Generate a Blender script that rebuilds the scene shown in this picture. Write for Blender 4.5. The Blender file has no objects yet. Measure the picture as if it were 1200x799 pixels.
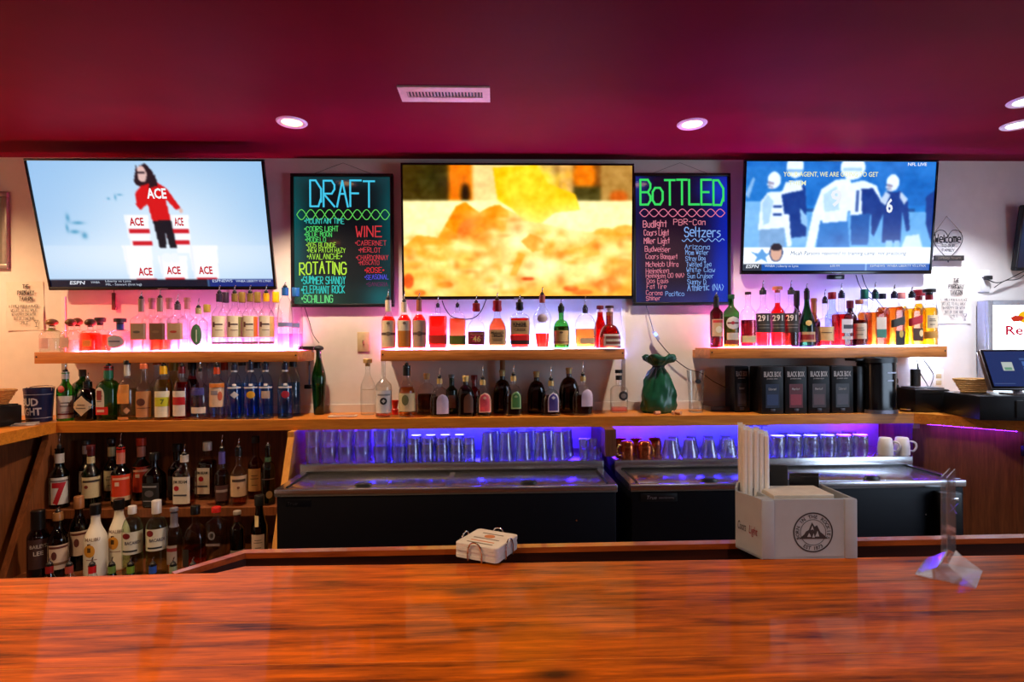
import bpy, bmesh, math, random
import numpy as np
from mathutils import Matrix, Vector
random.seed(7)
C = bpy.context.scene.collection
PI = math.pi

# ------------------------------------------------------------------ camera
F_PX, HORIZON, EYE = 647.0, 409.0, 1.51
YAW, ROLL = math.radians(1.75), math.radians(0.38)
cam_d = bpy.data.cameras.new('camera')
cam = bpy.data.objects.new('camera', cam_d); C.objects.link(cam)
cam_d.sensor_width = 36.0
cam_d.lens = F_PX / 1200.0 * 36.0
cam_d.shift_y = (HORIZON - 399.5) / 1200.0
cam_d.clip_start = 0.02
ROT = Matrix.Rotation(-YAW, 4, 'Z') @ Matrix.Rotation(PI / 2, 4, 'X') @ Matrix.Rotation(-ROLL, 4, 'Z')
cam.matrix_world = Matrix.Translation((0, 0, EYE)) @ ROT
bpy.context.scene.camera = cam
R3 = ROT.to_3x3()

def ray(px, py):
    return R3 @ Vector(((px - 600) / F_PX, (HORIZON - py) / F_PX, -1.0))
def W(px, py, Y):                       # point of the room on the plane y = Y
    d = ray(px, py); t = Y / d.y
    return Vector((d.x * t, Y, EYE + d.z * t))
def WZ(px, py, Z):                      # point of the room on the plane z = Z
    d = ray(px, py); t = (Z - EYE) / d.z
    return Vector((d.x * t, d.y * t, Z))

# ------------------------------------------------------------------ view, world
sc = bpy.context.scene
sc.view_settings.view_transform = 'Standard'
sc.view_settings.look = 'None'
sc.view_settings.exposure = 0.0
sc.view_settings.gamma = 1.0
sc.view_settings.use_curve_mapping = False
sc.cycles.max_bounces = 10
sc.cycles.diffuse_bounces = 4
sc.cycles.glossy_bounces = 5
sc.cycles.transmission_bounces = 10
sc.cycles.transparent_max_bounces = 40
sc.cycles.sample_clamp_indirect = 4.0
sc.cycles.caustics_reflective = False
sc.cycles.caustics_refractive = False
world = bpy.data.worlds.new('world'); sc.world = world
world.use_nodes = True
world.node_tree.nodes['Background'].inputs[0].default_value = (0.55, 0.72, 1.0, 1)
world.node_tree.nodes['Background'].inputs[1].default_value = 1.2

CEIL, WALL_Y = 2.70, 3.46
XL, XR, YB = -3.85, 3.95, -3.2

def lamp_area(name, loc, rot, sx, sy, power, col):
    l = bpy.data.lights.new(name, 'AREA'); l.shape = 'RECTANGLE'; l.size = sx; l.size_y = sy
    l.energy = power; l.color = col
    o = bpy.data.objects.new(name, l); C.objects.link(o); o.location = loc; o.rotation_euler = rot
    return o
WARM = (1.0, 0.62, 0.30)
NEUT = (1.0, 0.82, 0.66)
COOL = (0.62, 0.78, 1.0)
# area lamp added as daylight from an assumed, unseen window in the right-hand wall
lamp_area('assumed_window_daylight', (XR - 0.02, 0.9, 1.55), (0, PI / 2, 0), 1.3, 1.7, 40, COOL)
DOWNLIGHTS = [  # position (x, y), power, colour, spot angle
    (WZ(342, 143, CEIL), 105, (1.0, .73, .48)), (WZ(811, 145, CEIL), 90, (1.0, .78, .58)), (WZ(1193, 146, CEIL), 95, (0.85, 0.9, 1.0)),
    (WZ(1203, 118, CEIL), 45, (0.85, 0.9, 1.0)), (Vector((-3.3, 2.55, CEIL)), 105, WARM),  # the warm corner lamp, last here, is out of view and assumed
    (Vector((-1.75, 0.75, CEIL)), 135, WARM), (Vector((-0.35, 0.75, CEIL)), 30, WARM), (Vector((1.3, 0.75, CEIL)), 10, (1.0, .90, .80)),  # three lamps over the bar, out of view, assumed from its warm light
    (Vector((-1.2, -1.0, CEIL)), 60, (1.0, .80, .60)), (Vector((1.1, -1.0, CEIL)), 75, (1.0, .92, .86))]  # this pair: unseen fill lights added behind the camera to brighten the fronts

# ------------------------------------------------------------------ colour and materials
def lin(c):
    return tuple(((v / 255.0) / 12.92 if v / 255.0 <= 0.04045 else ((v / 255.0 + 0.055) / 1.055) ** 2.4) for v in c)
MATS = {}
def new_mat(name):
    m = bpy.data.materials.new(name); m.use_nodes = True
    nt = m.node_tree; nt.nodes.clear()
    out = nt.nodes.new('ShaderNodeOutputMaterial')
    return m, nt, out
def plain(name, rgb, rough=0.5, metal=0.0, emit=0.0, coat=0.0, var=0.08, scale=40, spec=0.5, bump=0.0):
    if name in MATS: return MATS[name]
    m, nt, out = new_mat(name)
    b = nt.nodes.new('ShaderNodeBsdfPrincipled')
    c = lin(rgb)
    tc = nt.nodes.new('ShaderNodeTexCoord'); n = nt.nodes.new('ShaderNodeTexNoise')
    n.inputs['Scale'].default_value = scale; n.inputs['Detail'].default_value = 4
    nt.links.new(tc.outputs['Object'], n.inputs['Vector'])
    r = nt.nodes.new('ShaderNodeValToRGB')
    r.color_ramp.elements[0].position = 0.3; r.color_ramp.elements[1].position = 0.7
    r.color_ramp.elements[0].color = tuple(v * (1 - var) for v in c) + (1,)
    r.color_ramp.elements[1].color = tuple(min(1, v * (1 + var)) for v in c) + (1,)
    nt.links.new(n.outputs['Fac'], r.inputs['Fac'])
    nt.links.new(r.outputs['Color'], b.inputs['Base Color'])
    b.inputs['Roughness'].default_value = rough; b.inputs['Metallic'].default_value = metal
    b.inputs['Specular IOR Level'].default_value = spec
    b.inputs['Coat Weight'].default_value = coat
    if emit:
        b.inputs['Emission Color'].default_value = c + (1,); b.inputs['Emission Strength'].default_value = emit
    if bump:
        bp = nt.nodes.new('ShaderNodeBump'); bp.inputs['Strength'].default_value = bump; bp.inputs['Distance'].default_value = 0.002
        nt.links.new(n.outputs['Fac'], bp.inputs['Height']); nt.links.new(bp.outputs['Normal'], b.inputs['Normal'])
    nt.links.new(b.outputs[0], out.inputs[0])
    MATS[name] = m; return m
def emitter(name, rgb, strength, linear=False):
    if name in MATS: return MATS[name]
    m, nt, out = new_mat(name)
    e = nt.nodes.new('ShaderNodeEmission'); e.inputs[0].default_value = (rgb if linear else lin(rgb)) + (1,); e.inputs[1].default_value = strength
    nt.links.new(e.outputs[0], out.inputs[0]); MATS[name] = m; return m
def screen_mat(name, strength, rough=0.2):
    if name in MATS: return MATS[name]
    m, nt, out = new_mat(name)
    b = nt.nodes.new('ShaderNodeBsdfPrincipled'); a = nt.nodes.new('ShaderNodeAttribute'); a.attribute_name = 'Col'
    b.inputs['Base Color'].default_value = (0.01, 0.01, 0.012, 1); b.inputs['Roughness'].default_value = rough
    nt.links.new(a.outputs['Color'], b.inputs['Emission Color']); b.inputs['Emission Strength'].default_value = strength
    nt.links.new(b.outputs[0], out.inputs[0]); MATS[name] = m; return m
def wood(name, dark, light, axis='X', scale=6.0, stretch=14.0, rough=0.4, coat=0.0, knots=False, bump=0.15, coat_rough=0.05, spec=0.5):
    if name in MATS: return MATS[name]
    m, nt, out = new_mat(name); N = nt.nodes; L = nt.links
    b = N.new('ShaderNodeBsdfPrincipled')
    tc = N.new('ShaderNodeTexCoord'); oi = N.new('ShaderNodeObjectInfo')
    off = N.new('ShaderNodeVectorMath'); off.operation = 'SCALE'
    comb = N.new('ShaderNodeCombineXYZ'); 
    for i in range(3): L.new(oi.outputs['Random'], comb.inputs[i])
    L.new(comb.outputs[0], off.inputs[0]); off.inputs['Scale'].default_value = 37.0
    add = N.new('ShaderNodeVectorMath'); L.new(tc.outputs['Object'], add.inputs[0]); L.new(off.outputs[0], add.inputs[1])
    mp = N.new('ShaderNodeMapping')
    s = [scale] * 3; s['XYZ'.index(axis)] = scale / stretch * 1.0
    mp.inputs['Scale'].default_value = [v * 3 for v in s]
    L.new(add.outputs[0], mp.inputs['Vector'])
    n1 = N.new('ShaderNodeTexNoise'); n1.inputs['Scale'].default_value = 1.3; n1.inputs['Detail'].default_value = 3; n1.inputs['Distortion'].default_value = 0.9
    n2 = N.new('ShaderNodeTexNoise'); n2.inputs['Scale'].default_value = 5.5; n2.inputs['Detail'].default_value = 6; n2.inputs['Roughness'].default_value = 0.65; n2.inputs['Distortion'].default_value = 0.4
    L.new(mp.outputs[0], n1.inputs['Vector']); L.new(mp.outputs[0], n2.inputs['Vector'])
    mx = N.new('ShaderNodeMix'); mx.data_type = 'FLOAT'; mx.inputs[0].default_value = 0.5
    L.new(n1.outputs['Fac'], mx.inputs[2]); L.new(n2.outputs['Fac'], mx.inputs[3])
    r = N.new('ShaderNodeValToRGB'); r.color_ramp.elements[0].position = 0.33; r.color_ramp.elements[1].position = 0.66
    r.color_ramp.elements[0].color = lin(dark) + (1,); r.color_ramp.elements[1].color = lin(light) + (1,)
    L.new(mx.outputs[0], r.inputs['Fac'])
    col = r.outputs['Color']
    if knots:
        v = N.new('ShaderNodeTexVoronoi'); v.inputs['Scale'].default_value = 0.55
        mp2 = N.new('ShaderNodeMapping'); mp2.inputs['Scale'].default_value = (5, 12, 12)
        L.new(add.outputs[0], mp2.inputs['Vector']); L.new(mp2.outputs[0], v.inputs['Vector'])
        r2 = N.new('ShaderNodeValToRGB'); r2.color_ramp.elements[0].position = 0.03; r2.color_ramp.elements[1].position = 0.15
        r2.color_ramp.elements[0].color = (0.12, 0.1, 0.1, 1); r2.color_ramp.elements[1].color = (1, 1, 1, 1)
        L.new(v.outputs['Distance'], r2.inputs['Fac'])
        mm = N.new('ShaderNodeMix'); mm.data_type = 'RGBA'; mm.blend_type = 'MULTIPLY'; mm.inputs[0].default_value = 1.0
        L.new(col, mm.inputs[6]); L.new(r2.outputs['Color'], mm.inputs[7]); col = mm.outputs[2]
    L.new(col, b.inputs['Base Color'])
    b.inputs['Roughness'].default_value = rough; b.inputs['Specular IOR Level'].default_value = spec
    b.inputs['Coat Weight'].default_value = coat; b.inputs['Coat Roughness'].default_value = coat_rough
    bp = N.new('ShaderNodeBump'); bp.inputs['Strength'].default_value = bump; bp.inputs['Distance'].default_value = 0.002
    L.new(n2.outputs['Fac'], bp.inputs['Height']); L.new(bp.outputs['Normal'], b.inputs['Normal'])
    if coat:
        n3 = N.new('ShaderNodeTexNoise'); n3.inputs['Scale'].default_value = 9; n3.inputs['Detail'].default_value = 2
        L.new(tc.outputs['Object'], n3.inputs['Vector'])
        bc = N.new('ShaderNodeBump'); bc.inputs['Strength'].default_value = 0.10; bc.inputs['Distance'].default_value = 0.003
        L.new(n3.outputs['Fac'], bc.inputs['Height']); L.new(bc.outputs['Normal'], b.inputs['Coat Normal'])
    L.new(b.outputs[0], out.inputs[0]); MATS[name] = m; return m
def glass(name, tint, edge=0.45, rough=0.02, refr=0.0, gloss=1.0, haze=0.0):
    """thin glass: tinted see-through body, darker along the edges where the wall is seen lengthwise"""
    if name in MATS: return MATS[name]
    m, nt, out = new_mat(name); N = nt.nodes; L = nt.links
    lw = N.new('ShaderNodeLayerWeight'); lw.inputs['Blend'].default_value = 0.5
    p = N.new('ShaderNodeMath'); p.operation = 'POWER'; L.new(lw.outputs['Facing'], p.inputs[0]); p.inputs[1].default_value = 3.0
    mx = N.new('ShaderNodeMix'); mx.data_type = 'RGBA'
    mx.inputs[6].default_value = tuple(tint) + (1,)
    mx.inputs[7].default_value = tuple((t ** 2.2) * edge for t in tint) + (1,)
    L.new(p.outputs[0], mx.inputs[0])
    tr = N.new('ShaderNodeBsdfTransparent'); L.new(mx.outputs[2], tr.inputs[0])
    body = tr.outputs[0]
    if refr:
        g = N.new('ShaderNodeBsdfRefraction'); g.inputs['Roughness'].default_value = rough; g.inputs['IOR'].default_value = 1.3
        g.inputs['Color'].default_value = tuple(tint) + (1,)
        m2 = N.new('ShaderNodeMixShader'); m2.inputs[0].default_value = refr
        L.new(body, m2.inputs[1]); L.new(g.outputs[0], m2.inputs[2]); body = m2.outputs[0]
    if haze:      # water marks and scratches scatter a little light
        df = N.new('ShaderNodeBsdfDiffuse'); df.inputs[0].default_value = (.9, .9, .92, 1)
        hm = N.new('ShaderNodeMixShader'); hm.inputs[0].default_value = haze; L.new(body, hm.inputs[1]); L.new(df.outputs[0], hm.inputs[2]); body = hm.outputs[0]
    gl = N.new('ShaderNodeBsdfGlossy'); gl.inputs['Roughness'].default_value = rough + 0.03; gl.inputs['Color'].default_value = (1, 1, 1, 1)
    p5 = N.new('ShaderNodeMath'); p5.operation = 'POWER'; L.new(lw.outputs['Facing'], p5.inputs[0]); p5.inputs[1].default_value = 4.0
    ma = N.new('ShaderNodeMath'); ma.operation = 'MULTIPLY_ADD'; L.new(p5.outputs[0], ma.inputs[0]); ma.inputs[1].default_value = 0.75 * gloss; ma.inputs[2].default_value = 0.05 * gloss
    ms = N.new('ShaderNodeMixShader'); L.new(ma.outputs[0], ms.inputs[0]); L.new(body, ms.inputs[1]); L.new(gl.outputs[0], ms.inputs[2])
    L.new(ms.outputs[0], out.inputs[0]); MATS[name] = m; return m

STEEL = None
def brushed(name, rgb=(200, 200, 205), rough=0.28):
    if name in MATS: return MATS[name]
    m, nt, out = new_mat(name); N = nt.nodes; L = nt.links
    b = N.new('ShaderNodeBsdfPrincipled'); b.inputs['Metallic'].default_value = 1.0; b.inputs['Base Color'].default_value = lin(rgb) + (1,)
    tc = N.new('ShaderNodeTexCoord'); mp = N.new('ShaderNodeMapping'); mp.inputs['Scale'].default_value = (4, 180, 180)
    n = N.new('ShaderNodeTexNoise'); n.inputs['Scale'].default_value = 3
    L.new(tc.outputs['Object'], mp.inputs[0]); L.new(mp.outputs[0], n.inputs['Vector'])
    r = N.new('ShaderNodeMapRange'); r.inputs['To Min'].default_value = rough - 0.06; r.inputs['To Max'].default_value = rough + 0.10
    L.new(n.outputs['Fac'], r.inputs['Value']); L.new(r.outputs[0], b.inputs['Roughness'])
    L.new(b.outputs[0], out.inputs[0]); MATS[name] = m; return m

# ------------------------------------------------------------------ geometry helpers
class MB:
    def __init__(s): s.v = []; s.f = []
    def add(s, v, f):
        o = len(s.v); s.v += [tuple(p) for p in v]; s.f += [tuple(i + o for i in q) for q in f]; return s
    def box(s, x0, x1, y0, y1, z0, z1):
        v = [(x, y, z) for z in (z0, z1) for y in (y0, y1) for x in (x0, x1)]
        return s.add(v, [(0, 2, 3, 1), (4, 5, 7, 6), (0, 1, 5, 4), (2, 6, 7, 3), (0, 4, 6, 2), (1, 3, 7, 5)])
    def rbox(s, x0, x1, y0, y1, z0, z1, b=0.004, seg=2):
        bm = bmesh.new(); bmesh.ops.create_cube(bm, size=1.0)
        for v in bm.verts: v.co = ((x0 + x1) / 2 + v.co.x * (x1 - x0), (y0 + y1) / 2 + v.co.y * (y1 - y0), (z0 + z1) / 2 + v.co.z * (z1 - z0))
        bmesh.ops.bevel(bm, geom=list(bm.edges), offset=b, segments=seg, profile=0.5, affect='EDGES')
        bm.verts.index_update()
        s.add([v.co[:] for v in bm.verts], [[v.index for v in f.verts] for f in bm.faces]); bm.free(); return s
    def prism(s, poly, z0, z1):
        n = len(poly)
        v = [(x, y, z0) for x, y in poly] + [(x, y, z1) for x, y in poly]
        area = sum(poly[i][0] * poly[(i + 1) % n][1] - poly[(i + 1) % n][0] * poly[i][1] for i in range(n))
        up = list(range(n, 2 * n)); dn = list(range(n))[::-1]
        side = [(i, (i + 1) % n, n + (i + 1) % n, n + i) for i in range(n)]
        if area < 0: up = up[::-1]; dn = dn[::-1]; side = [q[::-1] for q in side]
        return s.add(v, [up, dn] + side)
    def prism_y(s, poly, y0, y1):           # polygon in x,z pushed along y
        n = len(poly)
        v = [(x, y0, z) for x, z in poly] + [(x, y1, z) for x, z in poly]
        area = sum(poly[i][0] * poly[(i + 1) % n][1] - poly[(i + 1) % n][0] * poly[i][1] for i in range(n))
        a = list(range(n)); b = list(range(n, 2 * n))[::-1]; side = [(i, n + i, n + (i + 1) % n, (i + 1) % n) for i in range(n)]
        if area < 0: a = a[::-1]; b = b[::-1]; side = [q[::-1] for q in side]
        return s.add(v, [a, b] + side)
    def prism_x(s, poly, x0, x1):           # polygon in y,z pushed along x
        n = len(poly)
        v = [(x0, y, z) for y, z in poly] + [(x1, y, z) for y, z in poly]
        area = sum(poly[i][0] * poly[(i + 1) % n][1] - poly[(i + 1) % n][0] * poly[i][1] for i in range(n))
        a = list(range(n))[::-1]; b = list(range(n, 2 * n)); side = [(i, (i + 1) % n, n + (i + 1) % n, n + i) for i in range(n)]
        if area < 0: a = a[::-1]; b = b[::-1]; side = [q[::-1] for q in side]
        return s.add(v, [a, b] + side)
    def lathe(s, prof, seg=20, cx=0, cy=0, n=2.0, dy=1.0, cap=True):   # prof: (r, z)
        v = []; f = []
        for r, z in prof:
            for k in range(seg):
                a = 2 * PI * (k + 0.5) / seg; c, d = math.cos(a), math.sin(a)
                q = 1.0 if n == 2.0 else (abs(c) ** n + abs(d) ** n) ** (-1.0 / n)
                v.append((cx + r * q * c, cy + r * dy * q * d, z))
        for i in range(len(prof) - 1):
            for k in range(seg):
                k2 = (k + 1) % seg
                f.append((i * seg + k, i * seg + k2, (i + 1) * seg + k2, (i + 1) * seg + k))
        if cap:
            f.append(tuple(range(seg))[::-1]); f.append(tuple((len(prof) - 1) * seg + k for k in range(seg)))
        return s.add(v, f)
    def tube(s, pts, r, seg=6, closed=False):
        pts = [Vector(p) for p in pts]; n = len(pts); v = []; f = []
        for i, p in enumerate(pts):
            if closed: t = pts[(i + 1) % n] - pts[i - 1]
            else: t = pts[min(i + 1, n - 1)] - pts[max(i - 1, 0)]
            if t.length < 1e-9: t = Vector((0, 0, 1))
            t.normalize()
            u = t.cross(Vector((0.13, 0.31, 0.94))); 
            if u.length < 0.15: u = t.cross(Vector((1, 0, 0)))
            u.normalize(); w = t.cross(u)
            rr = r[i] if isinstance(r, (list, tuple)) else r
            for k in range(seg):
                a = 2 * PI * k / seg; v.append(p + (u * math.cos(a) + w * math.sin(a)) * rr)
        for i in range(n if closed else n - 1):
            for k in range(seg):
                j = (i + 1) % n
                f.append((i * seg + k, i * seg + (k + 1) % seg, j * seg + (k + 1) % seg, j * seg + k))
        if not closed:
            f.append(tuple(range(seg))[::-1]); f.append(tuple((n - 1) * seg + k for k in range(seg)))
        return s.add(v, f)
    def mesh(s, name, smooth=True, sharp=38):
        me = bpy.data.meshes.new(name); me.from_pydata(s.v, [], s.f); me.update()
        if smooth:
            me.polygons.foreach_set('use_smooth', [True] * len(me.polygons))
            me.set_sharp_from_angle(angle=math.radians(sharp))
        return me
    def build(s, name, mat, parent=None, smooth=True, sharp=38, loc=None, rot=None):
        return obj(name, s.mesh(name, smooth, sharp), mat, parent, loc, rot)
def obj(name, me, mat, parent=None, loc=None, rot=None):
    o = bpy.data.objects.new(name, me)
    if mat and not me.materials: me.materials.append(mat)
    C.objects.link(o)
    if parent: o.parent = parent
    if loc is not None: o.location = loc
    if rot is not None: o.rotation_euler = rot
    return o
def empty(name, loc=(0, 0, 0), rot=(0, 0, 0)):
    o = bpy.data.objects.new(name, None); o.empty_display_size = 0.05; C.objects.link(o)
    o.location = loc; o.rotation_euler = rot; return o
def tag(o, label, cat, group=None):
    o['label'] = label; o['category'] = cat
    if group: o['group'] = group
    return o
def structure(o, label=None):
    o['kind'] = 'structure'
    if label: o['label'] = label
    return o
def copy_tree(o, parent=None):
    c = o.copy(); C.objects.link(c)
    if parent: c.parent = parent
    for ch in list(o.children): copy_tree(ch, c)
    return c
def catmull(P, n=8):
    P = [Vector(p) for p in P]; out = []
    for i in range(len(P) - 1):
        a, b, c, d = P[max(i - 1, 0)], P[i], P[i + 1], P[min(i + 2, len(P) - 1)]
        for k in range(n):
            t = k / n
            out.append(0.5 * ((2 * b) + (c - a) * t + (2 * a - 5 * b + 4 * c - d) * t * t + (3 * b - a - 3 * c + d) * t ** 3))
    out.append(P[-1]); return out

# ------------------------------------------------------------------ lettering
GL = {  # hand-drawn strokes on a grid: x 0-4, baseline 2, x-height 6, cap height 8
'A': '022842 1535', 'B': '02083847463505 35444332 3202', 'C': '4738180703123243', 'D': '02082846443202 4443', 'E': '48080242 0535', 'F': '480802 0535',
'G': '473818070312324345 4525', 'H': '0208 4248 0545', 'I': '2228', 'J': '384333221203', 'K': '0208 480542', 'L': '080242', 'M': '0208254842', 'N': '02084248',
'O': '1807031232434738 3818', 'P': '020838474635 3505', 'Q': '1807031232434738 3818 3442', 'R': '020838474635 350542', 'S': '473818070615354443321203', 'T': '0848 2822',
'U': '080312324348', 'V': '082248', 'W': '0812253248', 'X': '0842 4802', 'Y': '082548 2522', 'Z': '08480242',
'a': '36160503123236 3632', 'b': '080212324345361605', 'c': '361605031232', 'd': '38321203051636', 'e': '044445361605031232', 'f': '372822 0636', 'g': '36160504133336302011', 'h': '0802 0516363532', 'i': '2622 2728',
'j': '262110 2728', 'k': '0802 360432', 'l': '2822', 'm': '0206 05162622 25364642', 'n': '0206 05163632', 'o': '1605031232434536 3616', 'p': '0006 05163645433212', 'q': '361605031232 3630', 'r': '0206 051636', 's': '36160534331202',
't': '2822 0636', 'u': '0603123236 3632', 'v': '062246', 'w': '0612243246', 'x': '0642 4602', 'y': '0623 462200', 'z': '06460242',
'0': '1807031232434738 3818', '1': '172822', '2': '071838470242', '5': '48080535433202', '6': '381704031232433505', '7': '084822', '8': '381807163645433212030516364738', '9': '4515071838474332', '3': '0848254443321203',
'-': '0535', '.': '2223', '(': '382632', ')': '082602', "'": '2826', '&': '4218284703123243', '/': '0248', '#': '1218 3238 0646 0444', '+': '2327 0545', '!': '2824 2223', ':': '2322 2625', ',': '2311'}
GLYPH = {}
for k, s in GL.items():
    st = []
    for w in s.split():
        w = w if len(w) % 2 == 0 else w + '2'
        pts = [(int(w[i]), int(w[i + 1]) - 2) for i in range(0, len(w), 2)]
        if st and len(pts) == 1: st[-1].append(pts[0])
        else: st.append(pts)
    GLYPH[k] = st
def strokes(text, x, z, h, wf=1.0, wob=0.0, sp=1.5):
    """polylines of a hand-written line whose capitals are h tall, starting at x, baseline z"""
    u = h / 6.0; out = []; cx = x
    for ch in text:
        if ch == ' ': cx += 3.2 * u * wf; continue
        if ch == '*':
            out.append([(cx + (1 + math.cos(a)) * u * .8, z + 3 * u + math.sin(a) * u * .8) for a in [i * PI / 3 for i in range(7)]]); cx += 3 * u * wf; continue
        g = GLYPH.get(ch)
        if not g: cx += 3 * u * wf; continue
        mx = max(p[0] for s in g for p in s); mn = min(p[0] for s in g for p in s)
        dz = random.uniform(-wob, wob) * u
        for s in g:
            out.append([(cx + (p[0] - mn) * u * wf, z + p[1] * u + dz) for p in s])
        cx += (mx - mn + sp) * u * wf
    return out, cx
def ribbon(mb, lines, t, y=0.0, fy=None):
    for l in lines:
        for (x0, z0), (x1, z1) in zip(l[:-1], l[1:]):
            dx, dz = x1 - x0, z1 - z0; n = math.hypot(dx, dz)
            if n < 1e-9: continue
            dx /= n; dz /= n; e = t * 0.35
            a = [(x0 - dx * e - dz * t / 2, z0 - dz * e + dx * t / 2), (x0 - dx * e + dz * t / 2, z0 - dz * e - dx * t / 2),
                 (x1 + dx * e + dz * t / 2, z1 + dz * e - dx * t / 2), (x1 + dx * e - dz * t / 2, z1 + dz * e + dx * t / 2)]
            mb.add([(p[0], (fy(p[0], p[1]) if fy else y), p[1]) for p in a], [(0, 1, 2, 3)])
    return mb
def hand(name, text, x, z, h, mat, parent, t=None, y=0.0, wf=1.0, wob=0.4, center=False, width=None, sp=1.5, fy=None, loc=None, rot=None):
    ln, end = strokes(text, 0, 0, h, wf, wob, sp)
    k = 1.0
    if width and end > 0: k = width / end
    o = x - (end * k / 2 if center else 0)
    ln = [[(p[0] * k + o, p[1] + z) for p in l] for l in ln]
    mb = ribbon(MB(), ln, t or h * 0.13, y, fy)
    return mb.build(name, mat, parent, smooth=False, loc=loc, rot=rot)
def print_text(name, text, x, z, h, mat, parent, y=0.0, bold=0.0, shear=0.0, width=None, center=True, fy=None, loc=None, rot=None):
    """type-set lettering as a flat mesh in the x,z plane, capitals h tall"""
    cu = bpy.data.curves.new(name, 'FONT'); cu.body = text; cu.size = 1.0; cu.offset = bold; cu.shear = shear; cu.resolution_u = 2
    t = bpy.data.objects.new(name, cu)
    me = bpy.data.meshes.new_from_object(t)
    bpy.data.objects.remove(t); bpy.data.curves.remove(cu)
    co = np.zeros(len(me.vertices) * 3); me.vertices.foreach_get('co', co); co = co.reshape(-1, 3)
    if len(co) == 0: return None
    if fy:      # fine enough to lie on a curved surface
        bm = bmesh.new(); bm.from_mesh(me); bmesh.ops.triangulate(bm, faces=bm.faces[:])
        for _ in range(3):
            le = [e for e in bm.edges if e.calc_length() > .16]
            if not le: break
            bmesh.ops.subdivide_edges(bm, edges=le, cuts=1); bmesh.ops.triangulate(bm, faces=bm.faces[:])
        bm.to_mesh(me); bm.free()
        co = np.zeros(len(me.vertices) * 3); me.vertices.foreach_get('co', co); co = co.reshape(-1, 3)
    s = h / 0.69; sx = s
    x0, x1 = co[:, 0].min(), co[:, 0].max()
    if width: sx = width / (x1 - x0)
    X = (co[:, 0] - ((x0 + x1) / 2 if center else x0)) * sx + x; Z = co[:, 1] * s + z
    Y = np.array([fy(a, b) for a, b in zip(X, Z)]) if fy else np.full(len(X), y)
    me.vertices.foreach_set('co', np.stack([X, Y, Z], 1).ravel()); me.materials.clear(); me.update()
    return obj(name, me, mat, parent, loc, rot)
# ------------------------------------------------------------------ painted screens
class Canvas:
    def __init__(s, w, h, rgb):
        s.w, s.h = w, h; s.c = np.zeros((h, w, 3)); s.c[:] = rgb
        s.u, s.v = np.meshgrid((np.arange(w) + .5) / w, (np.arange(h) + .5) / h)
    def mix(s, m, rgb):
        m = np.clip(m, 0, 1)[..., None]; s.c = s.c * (1 - m) + np.array(rgb, float) * m; return s
    def rect(s, x0, x1, y0, y1, rgb, a=1): return s.mix(a * ((s.u >= x0) & (s.u <= x1) & (s.v >= y0) & (s.v <= y1)), rgb)
    def ell(s, x, y, rx, ry, rgb, a=1, soft=0.0):
        d = ((s.u - x) / rx) ** 2 + ((s.v - y) / ry) ** 2
        return s.mix(a * (np.clip((1 + soft - d) / max(soft, 1e-6) / 1.0, 0, 1) if soft else (d <= 1)), rgb)
    def blob(s, x, y, rx, ry, rgb, a=1): return s.mix(a * np.exp(-(((s.u - x) / rx) ** 2 + ((s.v - y) / ry) ** 2)), rgb)
    def poly(s, pts, rgb, a=1):
        m = np.zeros_like(s.u, bool); n = len(pts)
        for i in range(n):
            (x0, y0), (x1, y1) = pts[i], pts[(i + 1) % n]
            if y0 == y1: continue
            m ^= ((y0 > s.v) != (y1 > s.v)) & (s.u < (x1 - x0) * (s.v - y0) / (y1 - y0) + x0)
        return s.mix(a * m, rgb)
    def blur(s, n=1):
        for _ in range(n):
            for ax in (0, 1):
                p = np.pad(s.c, [(1, 1) if i == ax else (0, 0) for i in range(3)], mode='edge')
                s.c = (p.take(range(0, s.c.shape[ax]), ax) + 2 * s.c + p.take(range(2, s.c.shape[ax] + 2), ax)) / 4
        return s
    def grain(s, amp, sc=8, seed=1):
        r = np.random.RandomState(seed); k = r.rand(s.h // sc + 2, s.w // sc + 2)
        yy, xx = s.v * (s.h / sc), s.u * (s.w / sc); i, j = yy.astype(int), xx.astype(int); fy, fx = yy - i, xx - j
        n = (k[i, j] * (1 - fx) + k[i, j + 1] * fx) * (1 - fy) + (k[i + 1, j] * (1 - fx) + k[i + 1, j + 1] * fx) * fy
        s.c = np.clip(s.c + ((n - .5) * 2 * amp)[..., None] * 255, 0, 255); return s
    def build(s, name, wm, hm, mat, parent, y):
        w, h = s.w, s.h
        x = np.linspace(-wm / 2, wm / 2, w); z = np.linspace(hm / 2, -hm / 2, h)
        X, Z = np.meshgrid(x, z); co = np.stack([X, np.full_like(X, y), Z], -1).reshape(-1, 3)
        i = np.arange(h - 1)[:, None] * w + np.arange(w - 1)[None, :]
        fc = np.stack([i, i + w, i + w + 1, i + 1], -1).reshape(-1, 4)
        me = bpy.data.meshes.new(name); me.vertices.add(len(co)); me.vertices.foreach_set('co', co.ravel())
        me.loops.add(fc.size); me.loops.foreach_set('vertex_index', fc.ravel().astype(np.int32))
        me.polygons.add(len(fc)); me.polygons.foreach_set('loop_start', np.arange(0, fc.size, 4, dtype=np.int32))
        me.update(calc_edges=True); me.validate()
        a = me.color_attributes.new('Col', 'FLOAT_COLOR', 'POINT')
        c = np.clip(s.c, 0, 255) / 255.0; l = np.where(c <= 0.04045, c / 12.92, ((c + 0.055) / 1.055) ** 2.4)
        a.data.foreach_set('color', np.concatenate([l.reshape(-1, 3), np.ones((w * h, 1))], 1).ravel().astype(np.float32))
        return obj(name, me, mat, parent)
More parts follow.
